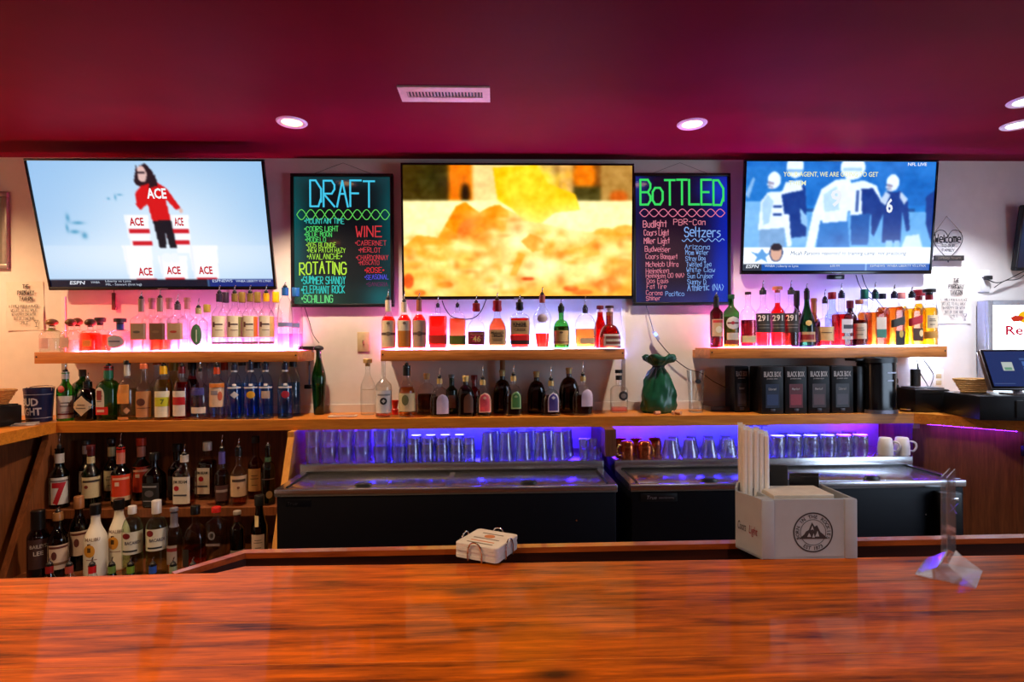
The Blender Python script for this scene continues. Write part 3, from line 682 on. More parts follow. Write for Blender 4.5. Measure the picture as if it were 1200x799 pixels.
def bottle(row, cx, w, top, fam, gk, desc, liq=None, lev=None, cap=None, tip=None, neck=None, labs=(), prints=(), back=False, base=None, sh=None, nk=None, rn=None, rot=0.0, dY=0.0, place=None, pour=(30, 30, 34), taper=1.0):
    yf, yb, by, z, pl = ROWS[row]; Y = (yb if back else yf) + dY
    base = base or by
    p0 = W(cx, by, Y); s = (ray(cx, by).y and Y / ray(cx, by).y) / F_PX    # metres per pixel at that depth
    H = (base - top) * s; rx = w * s / 2 * .965
    ts, tn, rnr, n, dy, rnd = FAM[fam]
    if sh: ts = (base - sh) / (base - top)
    if nk: tn = (base - nk) / (base - top)
    rnk = (rn * s / 2) if rn else max(.011, rx * rnr)
    ch = (cap[2] * s) if cap else 0
    Hg = H - (ch * .55 if cap else .004)
    prof = [(rx * .90 * taper, 0.0), (rx * .98 * taper, .004), (rx * (taper + (1 - taper) * .05), .012)]
    prof += [(rx * (taper + (1 - taper) * k), H * ts * k) for k in ((.3, .6, 1.0) if taper != 1 else (.5, 1.0))]
    K = 7
    for i in range(1, K + 1):
        q = i / K
        e = (math.sqrt(max(0, 1 - q * q)) * .75 + .25 * (1 - q)) if rnd else (1 + math.cos(PI * q)) / 2
        prof.append((rnk + (rx - rnk) * e, H * (ts + (tn - ts) * q)))
    prof += [(rnk, Hg - .008), (rnk * 1.12, Hg - .007), (rnk * 1.12, Hg - .001), (rnk * .8, Hg)]
    nn = n
    def sec(zz):
        for (r0, z0), (r1, z1) in zip(prof[:-1], prof[1:]):
            if z0 <= zz <= z1: return r0 + (r1 - r0) * (zz - z0) / max(1e-9, z1 - z0)
        return prof[-1][0]
    def blend(zz):              # section goes from boxy to round along the shoulder
        t = zz / H
        return n if t <= ts else (2.0 if t >= tn else n + (2.0 - n) * (t - ts) / (tn - ts))
    def dyb(zz):
        t = zz / H
        return dy if t <= ts else (1.0 if t >= tn else dy + (1.0 - dy) * ((t - ts) / (tn - ts)))
    seg = 24
    def surf(pr, inset=1.0):
        v = []; f = []
        for r, zz in pr:
            e, d = blend(zz), dyb(zz)
            for k in range(seg):
                a = 2 * PI * (k + .5) / seg; c_, s_ = math.cos(a), math.sin(a)
                q = (abs(c_) ** e + abs(s_) ** e) ** (-1.0 / e)
                v.append((r * q * c_ * inset, r * d * q * s_ * inset, zz))
        for i in range(len(pr) - 1):
            for k in range(seg):
                k2 = (k + 1) % seg; f.append((i * seg + k, i * seg + k2, (i + 1) * seg + k2, (i + 1) * seg + k))
        f.append(tuple(range(seg))[::-1]); f.append(tuple((len(pr) - 1) * seg + k for k in range(seg)))
        return MB().add(v, f)
    if n == 2.0: rot -= math.atan2(p0.x, Y)          # round bottles are turned with their labels to the guests
    root = empty('bottle', (p0.x, Y, z + .0008), (0, 0, rot))
    lab = (desc + ' ' + (place or pl)); tag(root, lab, 'bottle', GROUP[row]); N_B.append(lab)
    body = surf(prof).build('glass_body', gmat(gk), root, sharp=50)
    if liq:
        zl = (base - lev) * s if lev else H * ts * .97
        zl = min(zl, Hg - .02)
        lp = [(sec(.008), .008)] + [(sec(zz), zz) for zz in sorted([q[1] for q in prof if .02 < q[1] < zl - .004])] + [(sec(zl), zl)]
        surf(lp, .90).build('liquid', lmat(liq), root, sharp=50)
    def fy_(lx, lz, o):
        r = sec(max(0, lz)); e, d = blend(lz), dyb(lz); t = min(.985, abs(lx) / max(r, 1e-6))
        return -r * d * (1 - t ** e) ** (1 / e) - o
    def patch(shape, x0, x1, y0, y1, o):
        X0, X1, Z1, Z0 = (x0 - cx) * s, (x1 - cx) * s, (base - y0) * s, (base - y1) * s
        Z0 = max(Z0, .003)
        m = MB(); R, Q = (2 if shape == 'r' else 10), 10; v = []; f = []
        for i in range(R + 1):
            t = i / R; zz = Z0 + (Z1 - Z0) * t; k = 1.0; sh_ = 0.0
            if shape == 'o': k = max(.02, math.sqrt(max(0, 1 - (2 * t - 1) ** 2)))
            elif shape == 'd': k = max(.02, 1 - abs(2 * t - 1))
            elif shape == 'a': k = 1.0 if t < .6 else max(.05, math.sqrt(max(0, 1 - ((t - .6) / .4) ** 2)))
            xc, hw_ = (X0 + X1) / 2, (X1 - X0) / 2 * k
            for j in range(Q + 1):
                lx = xc + hw_ * (2 * j / Q - 1); zq = zz
                if shape == 's': zq = zz + (j / Q - .5) * (Z1 - Z0) * .55
                lim = sec(max(0, zq)) * .97; lx = max(-lim, min(lim, lx))
                v.append((lx, fy_(lx, zq, o), zq))
        for i in range(R):
            for j in range(Q): f.append((i * (Q + 1) + j, i * (Q + 1) + j + 1, (i + 1) * (Q + 1) + j + 1, (i + 1) * (Q + 1) + j))
        return m.add(v, f)
    first = None
    for (shape, x0, x1, y0, y1, colr) in labs:
        lb = patch(shape, x0, x1, y0, y1, .0009).build('label', tint(colr), root)
        if first is None: first = lb
        if shape in 'ra' and (x1 - x0) > 9 and (y1 - y0) > 14 and not any(q[0] == 'n' for q in prints):
            dk = tuple(int(v * .55) for v in colr) if sum(colr) > 300 else tuple(min(255, int(v * 1.5 + 60)) for v in colr)
            for t, kw in ((.30, .35), (.44, .42), (.72, .3)):
                yy = y0 + (y1 - y0) * t; xm = (x0 + x1) / 2; hw_ = (x1 - x0) / 2 * kw * 1.6
                patch('r', xm - hw_, xm + hw_, yy - .45, yy + .45, .0016).build('label_print', tint(dk), lb)
    for pr in prints:
        if pr[0] == 'n': continue
        par = first or body
        if pr[0] == 't':
            _, txt, xc, yc, hp, colr = pr[:6]
            wd = pr[6] * s if len(pr) > 6 else None
            print_text('lettering', txt, (xc - cx) * s, (base - yc) * s - hp * s / 2, hp * s, tint(colr), par, bold=.05 if txt == '7' else .015, width=wd, fy=lambda a, b: fy_(a, b, .0022))
        else:
            patch(pr[0], pr[1], pr[2], pr[3], pr[4], .0017).build('label_print', tint(pr[5]), par)
    for nb in (neck or ()):
        y0, y1, colr = nb; z1, z0 = (base - y0) * s, (base - y1) * s
        z1 = min(z1, H)
        zs = [z0 + (z1 - z0) * i / 5 for i in range(6)]
        MB().lathe([(max(sec(min(zz, Hg - .01)), rnk) * 1.05 + .0008, zz) for zz in zs], 18, cap=False).build('neck_foil', foil(colr), root)
    if cap:
        kind, colr, _ = cap; rc_ = rnk * 1.22 + .001; z0, z1 = H - ch, H
        if kind == 'screw': m = MB().lathe([(rc_, z0), (rc_, z1 - .003), (rc_ * .9, z1), (0, z1)], 18, cap=False)
        elif kind == 'cork': m = MB().lathe([(rc_ * .8, z0), (rc_ * .85, z0 + ch * .4), (rc_ * 1.45, z0 + ch * .42), (rc_ * 1.5, z1 - .004), (rc_ * 1.3, z1), (0, z1)], 18, cap=False)
        elif kind == 'ball': m = MB().lathe([(rc_ * .8, z0)] + [(max(.0005, rc_ * 1.5 * math.sin(PI * (.12 + .88 * i / 8)) + .0005), z0 + ch * .15 + ch * .85 * (1 - math.cos(PI * i / 8)) / 2) for i in range(9)], 18, cap=False)
        else: m = MB().lathe([(rc_ * 1.0, z0), (rc_ * 1.25, z0 + ch * .15), (rc_ * 1.1, z0 + ch * .5), (rc_ * 1.15, z1 - .004), (rc_ * .9, z1), (0, z1)], 18, cap=False)   # wax
        m.build('cap', foil(colr), root)
    if tip is not None:
        pc = obj('pourer', POUR_C, plain('pourer_black', (24, 24, 28), .4), root, (0, 0, H + .002))
        k = max(.012, (top - tip) * s - .012)
        sp = obj('spout', POUR_S, M_CHROME, pc, (0, 0, .012)); sp.scale = (.03, .03, k)
    return root
B = bottle
CREAM, WHT, TAN, GRY = (226, 212, 180), (226, 222, 218), (190, 158, 118), (150, 148, 150)
# --- pink-lit shelf
CK = (120, 78, 44)
B('A', 61, 22.5, 371, 'squat', 'clear', 'squat clear tequila bottle with pale green ribbon and round cork, first', 'clear', 394, cap=('ball', (138, 92, 52), 9), labs=[('r', 53, 64, 394, 406, (222, 176, 172))], neck=[(382, 385.5, (150, 150, 90))], base=410)
B('A', 83, 20, 371, 'squat', 'clear', 'squat clear tequila bottle with brown cork and faint label, second', 'clear', 396, cap=('ball', CK, 9), labs=[('r', 76, 87, 393, 405, (206, 170, 160))], base=410)
B('A', 91, 19, 370, 'squat', 'clear', 'squat clear tequila bottle with large cork peeking behind the second', 'clear', 396, cap=('ball', CK, 10), back=True, base=410)
B('A', 106, 21, 371, 'squat', 'clear', 'squat tequila bottle of glowing orange liquor with dark round cork', 'orange', 388, cap=('ball', (84, 52, 36), 10), labs=[('r', 103, 113, 396, 404, (240, 140, 60))], base=410)
B('A', 117.5, 21, 370, 'squat', 'clear', 'squat orange tequila bottle with flat charcoal stopper standing behind', 'orange', 390, cap=('cork', (66, 62, 60), 9), back=True, base=410)
B('A', 141, 24, 371, 'squat', 'clear', 'squat bottle with blue neck band, grey stopper and silver oval label', 'clear', 392, cap=('cork', (70, 62, 62), 8), neck=[(378, 385, (60, 84, 150))], labs=[('o', 130, 151, 391, 406, (168, 164, 186))], prints=[('r', 134, 147, 397.5, 399, (80, 80, 110))], base=410)
for i, (c, lc_, pr, d, lq) in enumerate(((166, (152, 128, 106), (84, 76, 72), 'tall clear bottle with taupe label and small dark emblem', 'clear'), (188, (104, 72, 52), (124, 92, 66), 'tall bottle with plain dark brown square label', 'orange'), (208.5, (176, 148, 118), (170, 60, 44), 'tall clear bottle with tan label and red oval', 'clear'))):
    B('A', c, 19.5, (349, 348, 355)[i], 'sq', 'clear', d, lq, 397 if lq == 'orange' else 395, tip=(341, 339, 344)[i], sh=374, nk=366, rn=6, neck=[((349, 348, 355)[i], 364, (160, 134, 120))] if i < 2 else [(355, 362, (90, 80, 90))], labs=[('r', c - 9.4, c + 9.4, 378, 397, lc_)], prints=[('o', c - 4, c + 4, 386.5, 389.5, pr), ('n',)])
for c, d in ((178.5, 'first'), (199, 'second'), (220, 'third')):
    B('A', c, 18, 348, 'sq', 'clear', 'clear bottle with rosy neck sleeve behind the square labels, %s' % d, 'clear', 392, cap=('screw', (170, 118, 122), 5), sh=374, nk=367, rn=6, neck=[(350, 361, (186, 132, 136))], back=True)
B('A', 233, 20, 360, 'std', 'clear', 'clear tequila bottle with green agave-leaf oval label', 'clear', 385, tip=349, sh=377, nk=369, rn=6, neck=[(360, 367, (170, 166, 110))], labs=[('o', 225, 236, 379, 404, (70, 116, 84))], prints=[('r', 230, 231.2, 386, 400, (190, 205, 190))])
B('A', 243, 18, 356, 'std', 'clear', 'clear bottle with yellow-green stopper behind the agave label', 'clear', 386, cap=('screw', (170, 158, 60), 9), sh=377, nk=369, rn=6, back=True)
for c, capc, d, leaf in ((257.5, (48, 36, 60), 'clear vodka bottle with navy cap and white botanical label', None), (275.5, (134, 108, 50), 'clear vodka bottle with olive cap and leafy green label', (120, 130, 60)), (293.5, (134, 108, 50), 'clear vodka bottle with olive cap and orange-fruit label', (226, 120, 40)), (312.5, (244, 184, 10), 'clear vodka bottle with yellow cap and pale citrus label', (226, 186, 90))):
    B('A', c, 17.6, 343, 'std', 'clear', d, 'clear', 372, tip=334, sh=369, nk=357, rn=6.4, neck=[(343.5, 353, capc)], labs=[('r', c - 8.3, c + 8.3, 370, 395, (238, 228, 204)), ('r', c - 8.3, c + 8.3, 400, 402.5, (112, 84, 70))],
      prints=([('r', c + 3.5, c + 8.2, 371, 394, leaf)] if leaf else []) + [('r', c - 6.5, c + 3, 379, 380.6, (70, 50, 50)), ('r', c - 7, c - 5, 377, 383, (96, 30, 36)), ('r', c - 5, c + 3, 386, 386.8, (150, 130, 110)), ('n',)])
for c, capc, d in ((264.5, (52, 38, 62), 'navy'), (284, (134, 108, 50), 'first olive'), (302, (134, 108, 50), 'second olive'), (323.5, (246, 190, 14), 'bright yellow')):
    B('A', c, 16, 342, 'std', 'clear', 'clear vodka bottle behind the fruit labels, %s cap' % d, 'clear', 372, cap=('screw', capc, 12), sh=369, nk=357, rn=6, back=True)
B('A', 334.5, 18, 337, 'tall', 'clear', 'tall smooth clear vodka bottle with blue cap, half full', 'lilac', 391, tip=331, sh=372, nk=348, rn=7, neck=[(337, 346, (40, 104, 176))], prints=[('r', 327, 342, 378, 383, (120, 140, 176))])
B('A', 347, 16, 337, 'tall', 'clear', 'tall clear vodka bottle with blue cap at the shelf end, behind', 'lilac', 391, cap=('screw', (40, 104, 176), 10), sh=372, nk=348, rn=7, prints=[('r', 342, 351, 379, 384, (120, 140, 176))], back=True)
# --- counter below the pink-lit shelf
B('B', 77, 18, 439, 'std', 'green', 'green gin bottle with tall white label and red seal', 'clear', 458, tip=428, sh=461, nk=450, rn=7, neck=[(439, 447.5, (196, 196, 200))], labs=[('r', 69, 85, 467, 493, (214, 210, 206))], prints=[('o', 70, 76, 455, 463, (170, 40, 40)), ('r', 69.5, 84.5, 487, 489, (110, 30, 36)), ('r', 72, 82, 475, 475.8, (140, 130, 130)), ('r', 72, 82, 479, 479.8, (150, 140, 140))], base=496)
B('B', 97, 20, 438, 'std', 'dgreen', 'dark green spirits bottle with olive cap behind the gin bottles', cap=('screw', (104, 96, 80), 8), sh=456, nk=448, rn=6, back=True, base=494)
B('B', 103, 25, 451, 'squat', 'black', 'black apothecary gin bottle with cream diamond label', tip=441, sh=473, nk=458, rn=8, neck=[(451, 457, (30, 28, 30))], labs=[('d', 90.5, 115.5, 467, 490, (206, 184, 156))], prints=[('r', 98, 107, 477, 478, (110, 90, 76)), ('r', 97, 108, 480.5, 481.5, (110, 90, 76))], base=496)
B('B', 127.5, 23, 433, 'squat', 'green', 'green square bottle with arched red-print label and red band', tip=423, sh=459, nk=449, rn=9, neck=[(433, 438, (150, 36, 50)), (438, 447, (40, 110, 84))], labs=[('a', 117, 129, 457, 480, (206, 196, 186)), ('r', 116, 133, 480, 489, (204, 30, 26))], prints=[('r', 120, 126, 461, 472, (140, 50, 50)), ('r', 120, 129, 483, 486, (236, 190, 170))], base=496)
B('B', 149.5, 21, 425, 'round', 'clear', 'clear bottle with black cap, white neck and orange square label', 'straw', 458, cap=('screw', (20, 20, 22), 5), sh=460, nk=446, rn=6, neck=[(430, 443, (206, 202, 196))], labs=[('r', 139.5, 151, 453, 475, (220, 142, 66)), ('r', 140, 150, 490.5, 493.5, (206, 140, 80))], prints=[('d', 145, 152, 479, 487, (206, 150, 110)), ('n',)])
B('B', 169.5, 18.5, 429, 'std', 'clear', 'clear vodka bottle with orange cap and tan round-emblem label', 'clear', 461, cap=('screw', (214, 110, 70), 6), sh=459, nk=449, rn=7, labs=[('r', 160.5, 176, 461, 491, (190, 130, 84))], prints=[('o', 161.5, 170, 469, 478, (90, 46, 34)), ('r', 162, 175, 480, 480.8, (96, 60, 40)), ('n',)])
B('B', 184.5, 16, 428, 'std', 'clear', 'clear vodka bottle with orange cap half hidden behind yellow rum', 'clear', 461, cap=('screw', (206, 96, 56), 6), sh=459, nk=449, rn=7, back=True)
B('B', 192, 20.5, 432, 'round', 'clear', 'yellow rum bottle with yellow collar and lime-striped white label', 'lime', 448, tip=419, sh=458, nk=444, rn=7.5, neck=[(432, 441.5, (240, 182, 26))], labs=[('r', 183, 198, 461, 491, (232, 228, 206))], prints=[('r', 183.2, 197.8, 468, 478.5, (206, 206, 40)), ('t', '7', 190.5, 473, 5, (110, 120, 40)), ('n',)])
B('B', 203.5, 17, 425, 'std', 'gold', 'bottle with tall dull-gold sleeve behind the red rum', 'straw', 455, cap=('screw', (160, 140, 30), 16), sh=458, nk=446, rn=8, back=True)
B('B', 213.5, 20, 433, 'round', 'clear', 'red cherry rum bottle with dark red collar and red-striped label', 'scarlet', 451, tip=420, sh=458, nk=446, rn=7, neck=[(433, 441, (110, 26, 34))], labs=[('r', 204, 216.5, 461, 490, (226, 216, 210))], prints=[('r', 204, 216.5, 468, 477, (190, 24, 36)), ('n',)])
B('B', 225.5, 15, 428, 'std', 'brown', 'dark bottle with black cap and red neck ring behind', 'dark', 458, cap=('screw', (40, 34, 36), 12), sh=458, nk=447, rn=7, neck=[(447, 451, (150, 30, 36))], back=True)
B('B', 235, 20, 437, 'std', 'clear', 'clear bottle with violet upper label and blank white strip', 'clear', 470, tip=424, sh=460, nk=450, rn=5.5, labs=[('r', 225.5, 239, 457.5, 466, (62, 58, 140)), ('r', 225, 240.5, 480, 487, (222, 212, 204))], prints=[('n',)])
B('B', 246, 15, 433, 'std', 'clear', 'clear empty-looking bottle with glass-coloured cap behind violet label', 'clear', 466, cap=('screw', (160, 158, 168), 5), sh=460, nk=450, rn=5.5, back=True)
B('B', 254.5, 18, 433, 'std', 'clear', 'clear rum bottle with orange neck and ornate orange-white label', 'clear', 470, tip=421, sh=454, nk=445, rn=6.5, neck=[(434, 442, (206, 74, 30))], labs=[('r', 246.5, 262, 452.5, 480, (230, 196, 166))], prints=[('r', 246.5, 262, 453, 457.5, (214, 120, 40)), ('o', 255, 260, 462, 473, (210, 96, 60)), ('r', 248, 255, 461, 466, (150, 140, 150)), ('n',)])
B('B', 263.5, 14, 429, 'std', 'clear', 'clear rum bottle with red-orange cap behind the ornate label', 'clear', 470, cap=('screw', (196, 66, 34), 12), sh=456, nk=446, rn=6, back=True)
BLU_ = (26, 30, 60)
for c, top, tp, em, ec, d in ((274.8, 431, 421, 'd', (206, 206, 216), 'white flower emblem'), (294, 428, 420, 'o', (226, 170, 40), 'yellow fruit emblem'), (311.5, 430, 422, 'r', (196, 170, 150), 'beige square emblem'), (334.5, 430, 416.5, 'o', (170, 36, 60), 'red berry emblem')):
    B('B', c, 17.6, top, 'tall', 'lblue', 'clear blue vodka bottle with %s' % d, 'blue', 456, tip=tp, sh=458, nk=442, rn=6.5, neck=[(top, 438, BLU_), (438, 440, (190, 196, 210))],
      prints=[(em, c - 4.5, c + 4.5, 462, 470.5, ec), ('r', c - 7, c + 7, 457, 459, (200, 206, 220)), ('r', c - 2, c + 2, 453.5, 456, (230, 232, 240))])
for c, top, d in ((284, 424, 'first'), (301.5, 427, 'second'), (344, 426, 'last')):
    B('B', c, 16.5, top, 'tall', 'lblue', 'blue vodka bottle with dark cap standing behind, %s' % d, 'blue', 456, cap=('screw', (20, 22, 44), 12), sh=458, nk=442, rn=6.5, back=True)
B('B', 374, 17, 406, 'slope', 'dgreen', 'slender dark green bottle with tapered foot', cap=('ball', (50, 52, 54), 7), base=487, sh=446, nk=418, rn=6, dY=.16, taper=.72, place='standing alone beside the wall switch')
# --- shelf under the food screen
B('C', 455.3, 16.8, 350, 'wine', 'clear', 'bourbon bottle with cream label and pale neck foil, first of three', 'red', 371, tip=339, sh=377, nk=365, rn=6.4, neck=[(352, 365.5, (226, 210, 176))], labs=[('r', 447.3, 463.2, 376, 407.5, (226, 206, 164))], prints=[('o', 453, 457, 377.5, 381, (120, 100, 80)), ('r', 447.5, 463, 390, 393, (84, 66, 50)), ('o', 452, 458, 389, 394, (130, 110, 84)), ('n',)])
B('C', 474, 16.8, 354, 'wine', 'clear', 'bourbon bottle whose cream label fades to gold, second of three', 'red', 369, tip=342, sh=377, nk=366, rn=6.2, neck=[(354.5, 366, (216, 196, 160))], labs=[('r', 466.2, 481.8, 376, 388, (222, 206, 176)), ('r', 466.2, 481.8, 388, 407.5, (190, 120, 36))], prints=[('o', 472, 476, 377.5, 381, (120, 100, 80)), ('n',)])
B('C', 491.5, 16.8, 352, 'wine', 'clear', 'bourbon bottle with copper neck foil and greyish label, third of three', 'red', 369, tip=344, sh=377, nk=366, rn=6, neck=[(352, 365, (170, 96, 70))], labs=[('r', 484, 499, 376, 407.5, (190, 156, 130))], prints=[('r', 484, 499, 390, 393, (96, 70, 60)), ('o', 488.5, 494.5, 388.5, 394.5, (110, 84, 70)), ('n',)])
B('C', 513.5, 22.6, 359, 'flask', 'clear', 'flask-shaped rye bottle of glowing red whiskey with black pourer', 'red', 371, tip=347, sh=372, nk=367, rn=6, labs=[('r', 502.5, 524.3, 393, 404, (196, 40, 24))], prints=[('n',)])
B('C', 536.5, 20.5, 359, 'flask', 'clear', 'flask-shaped bottle of orange whiskey with green band label', 'orange', 374, tip=352, sh=376, nk=366, rn=5.5, labs=[('r', 526.8, 546.3, 394, 404.5, (92, 110, 30))], prints=[('n',)])
B('C', 558.5, 20.5, 357, 'maker', 'clear', 'nearly empty bourbon bottle with red wax cap and crimson 46 label', cap=('wax', (150, 20, 30), 10), tip=348, sh=386, nk=370, rn=6, labs=[('r', 549, 568, 390.5, 406, (120, 10, 36))], prints=[('t', '46', 559, 399, 6.5, (236, 206, 130)), ('r', 552, 566, 393, 393.8, (200, 150, 110))], base=411)
B('C', 583, 21.5, 353, 'maker', 'clear', 'bourbon bottle with dripping red wax and cream lettered label', 'orange', 374, cap=('wax', (160, 20, 30), 13), tip=344, sh=386, nk=369, rn=7, labs=[('r', 572.8, 593.2, 387.5, 405, (206, 168, 116))], prints=[('t', "Maker's", 583, 391, 2.6, (80, 56, 40), 15), ('t', 'Mark', 584.5, 394.7, 2.6, (80, 56, 40), 11), ('r', 577, 589, 398, 398.6, (120, 90, 60))])
B('C', 609.3, 24, 355, 'flask', 'clear', 'rectangular bourbon bottle with black stopper and tan newspaper label', 'red', 374, cap=('wax', (18, 18, 22), 10), tip=347, sh=374, nk=368, rn=6, labs=[('r', 599, 621, 377, 393, (196, 160, 110)), ('r', 598, 621.2, 394, 400, (216, 26, 36)), ('r', 598, 621.2, 400, 405, (60, 24, 24))], prints=[('t', 'KNOB', 609, 381.5, 4.5, (40, 30, 26), 15), ('t', 'CREEK', 609.5, 387.5, 3.0, (120, 90, 60), 14)])
B('C', 635.8, 22.5, 347, 'slope', 'clear', 'tall vase-shaped bottle, half full of red bourbon, narrowing downward', 'red', 392, tip=338, sh=374, nk=357, rn=6.2, neck=[(347, 356, (170, 84, 70))], labs=[('o', 630, 642, 370, 380, (214, 196, 200))], taper=.66)
B('C', 658, 19.5, 360, 'round', 'green', 'green whiskey bottle with cream label', 'amber', 384, cap=('screw', (20, 40, 24), 6), tip=352, sh=386, nk=376, rn=6, neck=[(360, 368, (22, 54, 30))], labs=[('r', 648.8, 667.2, 389, 405, (214, 180, 120))], prints=[('r', 649, 667, 402, 403, (120, 60, 40)), ('o', 656, 660, 390, 392.5, (110, 80, 50)), ('n',)])
B('C', 686, 25.5, 362, 'flask', 'clear', 'wide rounded flask bottle, half full of amber with small cream label', 'amber', 387, tip=349, sh=384, nk=369, rn=6, neck=[(359, 368.5, (50, 40, 50))], labs=[('r', 679, 696, 398, 404.5, (222, 190, 150))])
B('C', 703.5, 15, 360, 'wine', 'red', 'narrow red liqueur bottle behind the round-shouldered one', 'red', 368, cap=('screw', (90, 16, 30), 4), neck=[(364.5, 367.5, (214, 180, 180))], sh=388, nk=370, rn=6.5, back=True)
B('C', 714.5, 25.5, 360, 'squat', 'amberglass', 'round-shouldered orange liqueur bottle with white-framed label', 'red', 372, cap=('screw', (60, 30, 30), 3), neck=[(363, 367.5, (226, 200, 190))], sh=398, nk=382, rn=8, labs=[('r', 705.5, 727, 393.5, 407.5, (222, 214, 206)), ('r', 707, 725.5, 395, 406, (206, 190, 170))], prints=[('r', 708, 725, 396, 399, (120, 60, 50)), ('r', 708, 725, 402, 405, (120, 60, 50)), ('n',)], dY=-.015)
# --- counter under the food screen
B('D', 431.3, 17.5, 421, 'slope', 'clear', 'empty clear bottle with straw-coloured cork by the wall switch', cap=('cork', (196, 164, 104), 9), sh=455, nk=436, rn=5.5, back=True, base=486.5, labs=[], prints=[('r', 425, 438, 456.5, 457.2, (200, 190, 170))])
B('D', 449.8, 19.5, 424, 'slope', 'frost', 'bottle with white label and round black bird emblem', 'pink', 487, tip=419, sh=456, nk=444, rn=5, labs=[('r', 441, 459, 460, 486, (232, 230, 228))], prints=[('o', 445.5, 453.5, 468, 476.5, (24, 24, 26)), ('d', 447, 452, 470, 474.5, (214, 212, 208)), ('r', 443, 457, 464, 466, (150, 150, 150)), ('n',)], base=491.5)
B('D', 477, 20, 431, 'std', 'clear', 'whiskey bottle with black cap and cream goat-emblem label', 'gold', 456, tip=424, sh=462, nk=446, rn=8, neck=[(431, 443, (22, 22, 24))], labs=[('r', 467.5, 486.5, 463, 484, (214, 196, 150))], prints=[('o', 471, 479, 464.5, 477, (110, 110, 70)), ('n',)], base=491)
GOLD = (206, 176, 110)
def crown(c, top, d, lab=None, tip=None, back=False, w=23, gk='clear', liq='dark', lev=None):
    w += 1.6; lev = lev or 467
    neck = [(top + 1, top + 7, GOLD)]
    labs = []; prints = [('n',)]
    if lab:
        lx0, lx1, y0, y1, c1, c2 = lab
        labs = [('a', lx0, lx1, y0, y1, c1)]
        if c2: prints.append(('a', lx0 + 1.3, lx1 - 1.3, y0 + 1.3, y1 - 1.6, c2)); prints.append(('d', (lx0 + lx1) / 2 - 2.5, (lx0 + lx1) / 2 + 2.5, y0 + 4, y0 + 8, c1))
    B('D', c, w, top, 'crown', gk, d, liq, lev, cap=None if tip else ('screw', GOLD, 3), tip=tip, sh=top + 27, nk=top + 11, rn=6, neck=neck, labs=labs, prints=prints, back=back, base=490.5)
crown(500.5, 443, 'squat dark whisky bottle with gold cap, beside the goat emblem', back=True)
crown(515.5, 445, 'squat whisky bottle with lilac shield label', (512.5, 526, 464, 487, (196, 184, 216), None), tip=434, w=22)
B('D', 529.5, 14, 441, 'std', 'dgreen', 'small dark bottle with silver cap squeezed between whisky bottles', cap=('screw', (130, 130, 134), 4), sh=460, nk=454, rn=6, labs=[('r', 526, 534, 465, 480, (150, 130, 120))], back=True, base=487)
crown(546, 443, 'squat black whisky bottle with gold cap and brown label', (544, 555, 464, 486, (84, 48, 30), None), back=False, w=20, gk='brown')
crown(566, 447, 'squat whisky bottle with salmon-pink shield label', (561.5, 575.5, 463, 486, (224, 170, 150), (206, 70, 84)), tip=432, w=19)
B('D', 556, 14, 442, 'std', 'red', 'small red liqueur bottle behind the pink shield label', 'red', 452, cap=('screw', (120, 20, 24), 6), sh=462, nk=455, rn=6, back=True, base=487)
crown(589, 440, 'large black whisky bottle with gold collar and wooden stopper', w=21, gk='brown', back=True)
crown(602, 443, 'squat whisky bottle with green label', (599, 610.5, 462, 482, (150, 190, 130), (60, 120, 60)), tip=432, w=20)
crown(629, 442, 'dark whisky bottle with gold cap behind the violet shield', w=21, gk='brown', back=True)
crown(646, 449, 'squat whisky bottle with deep violet shield label and pale rim', (641.5, 654.5, 463.5, 486, (206, 200, 220), (66, 56, 140)), tip=432, w=22)
crown(667, 438, 'large dark whisky bottle with tall gold cap', w=23, gk='brown', back=True)
crown(683.5, 444, 'whisky bottle with white and purple label, last of the squat ones', (680.5, 694, 460, 480, (206, 190, 214), None), tip=428, w=23)
B('D', 725.5, 20.5, 438, 'squat', 'clear', 'clear stubby bottle with round black emblem and black caps', 'pink', 482, cap=('screw', (16, 16, 18), 4), neck=[(445, 450, (20, 20, 22))], sh=462, nk=456, rn=7, prints=[('o', 723.5, 734.5, 462.5, 473.5, (30, 28, 30)), ('o', 726, 732, 465, 471, (110, 106, 106))], back=True, base=487.5)
# --- shelf under the football screen
B('R', 839.7, 15, 349, 'wine', 'wine', 'dark wine bottle with cream and red picture label', tip=343, sh=368, nk=360, rn=5.5, neck=[(349, 361, (24, 26, 22))], labs=[('r', 835, 847, 375, 395, (206, 170, 120))], prints=[('r', 836, 847, 376, 379, (196, 50, 40)), ('o', 839, 846, 383, 391, (226, 216, 190)), ('n',)])
B('R', 857.2, 18.6, 346, 'wine', 'green', 'green vermouth bottle with round white emblem and pale label', 'amber', 372, cap=('screw', (26, 70, 40), 5), sh=368, nk=358, rn=6, neck=[(346, 350, (30, 84, 50))], labs=[('o', 852, 866.5, 372, 387, (214, 210, 210)), ('r', 852.5, 865, 391, 399, (206, 196, 190)), ('r', 851, 866, 399.5, 404, (150, 60, 60))], prints=[('o', 857, 861, 377.5, 381.5, (170, 40, 60)), ('r', 853, 865, 378.6, 380.6, (110, 30, 50))])
B('R', 877, 18.6, 343, 'std', 'clear', 'clear bottle two-thirds full of dark red liquor, low cream label', 'wine', 376, cap=('screw', (44, 24, 34), 3), sh=370, nk=357, rn=5.6, labs=[('r', 868.3, 885.6, 394.5, 402.5, (226, 206, 160))])
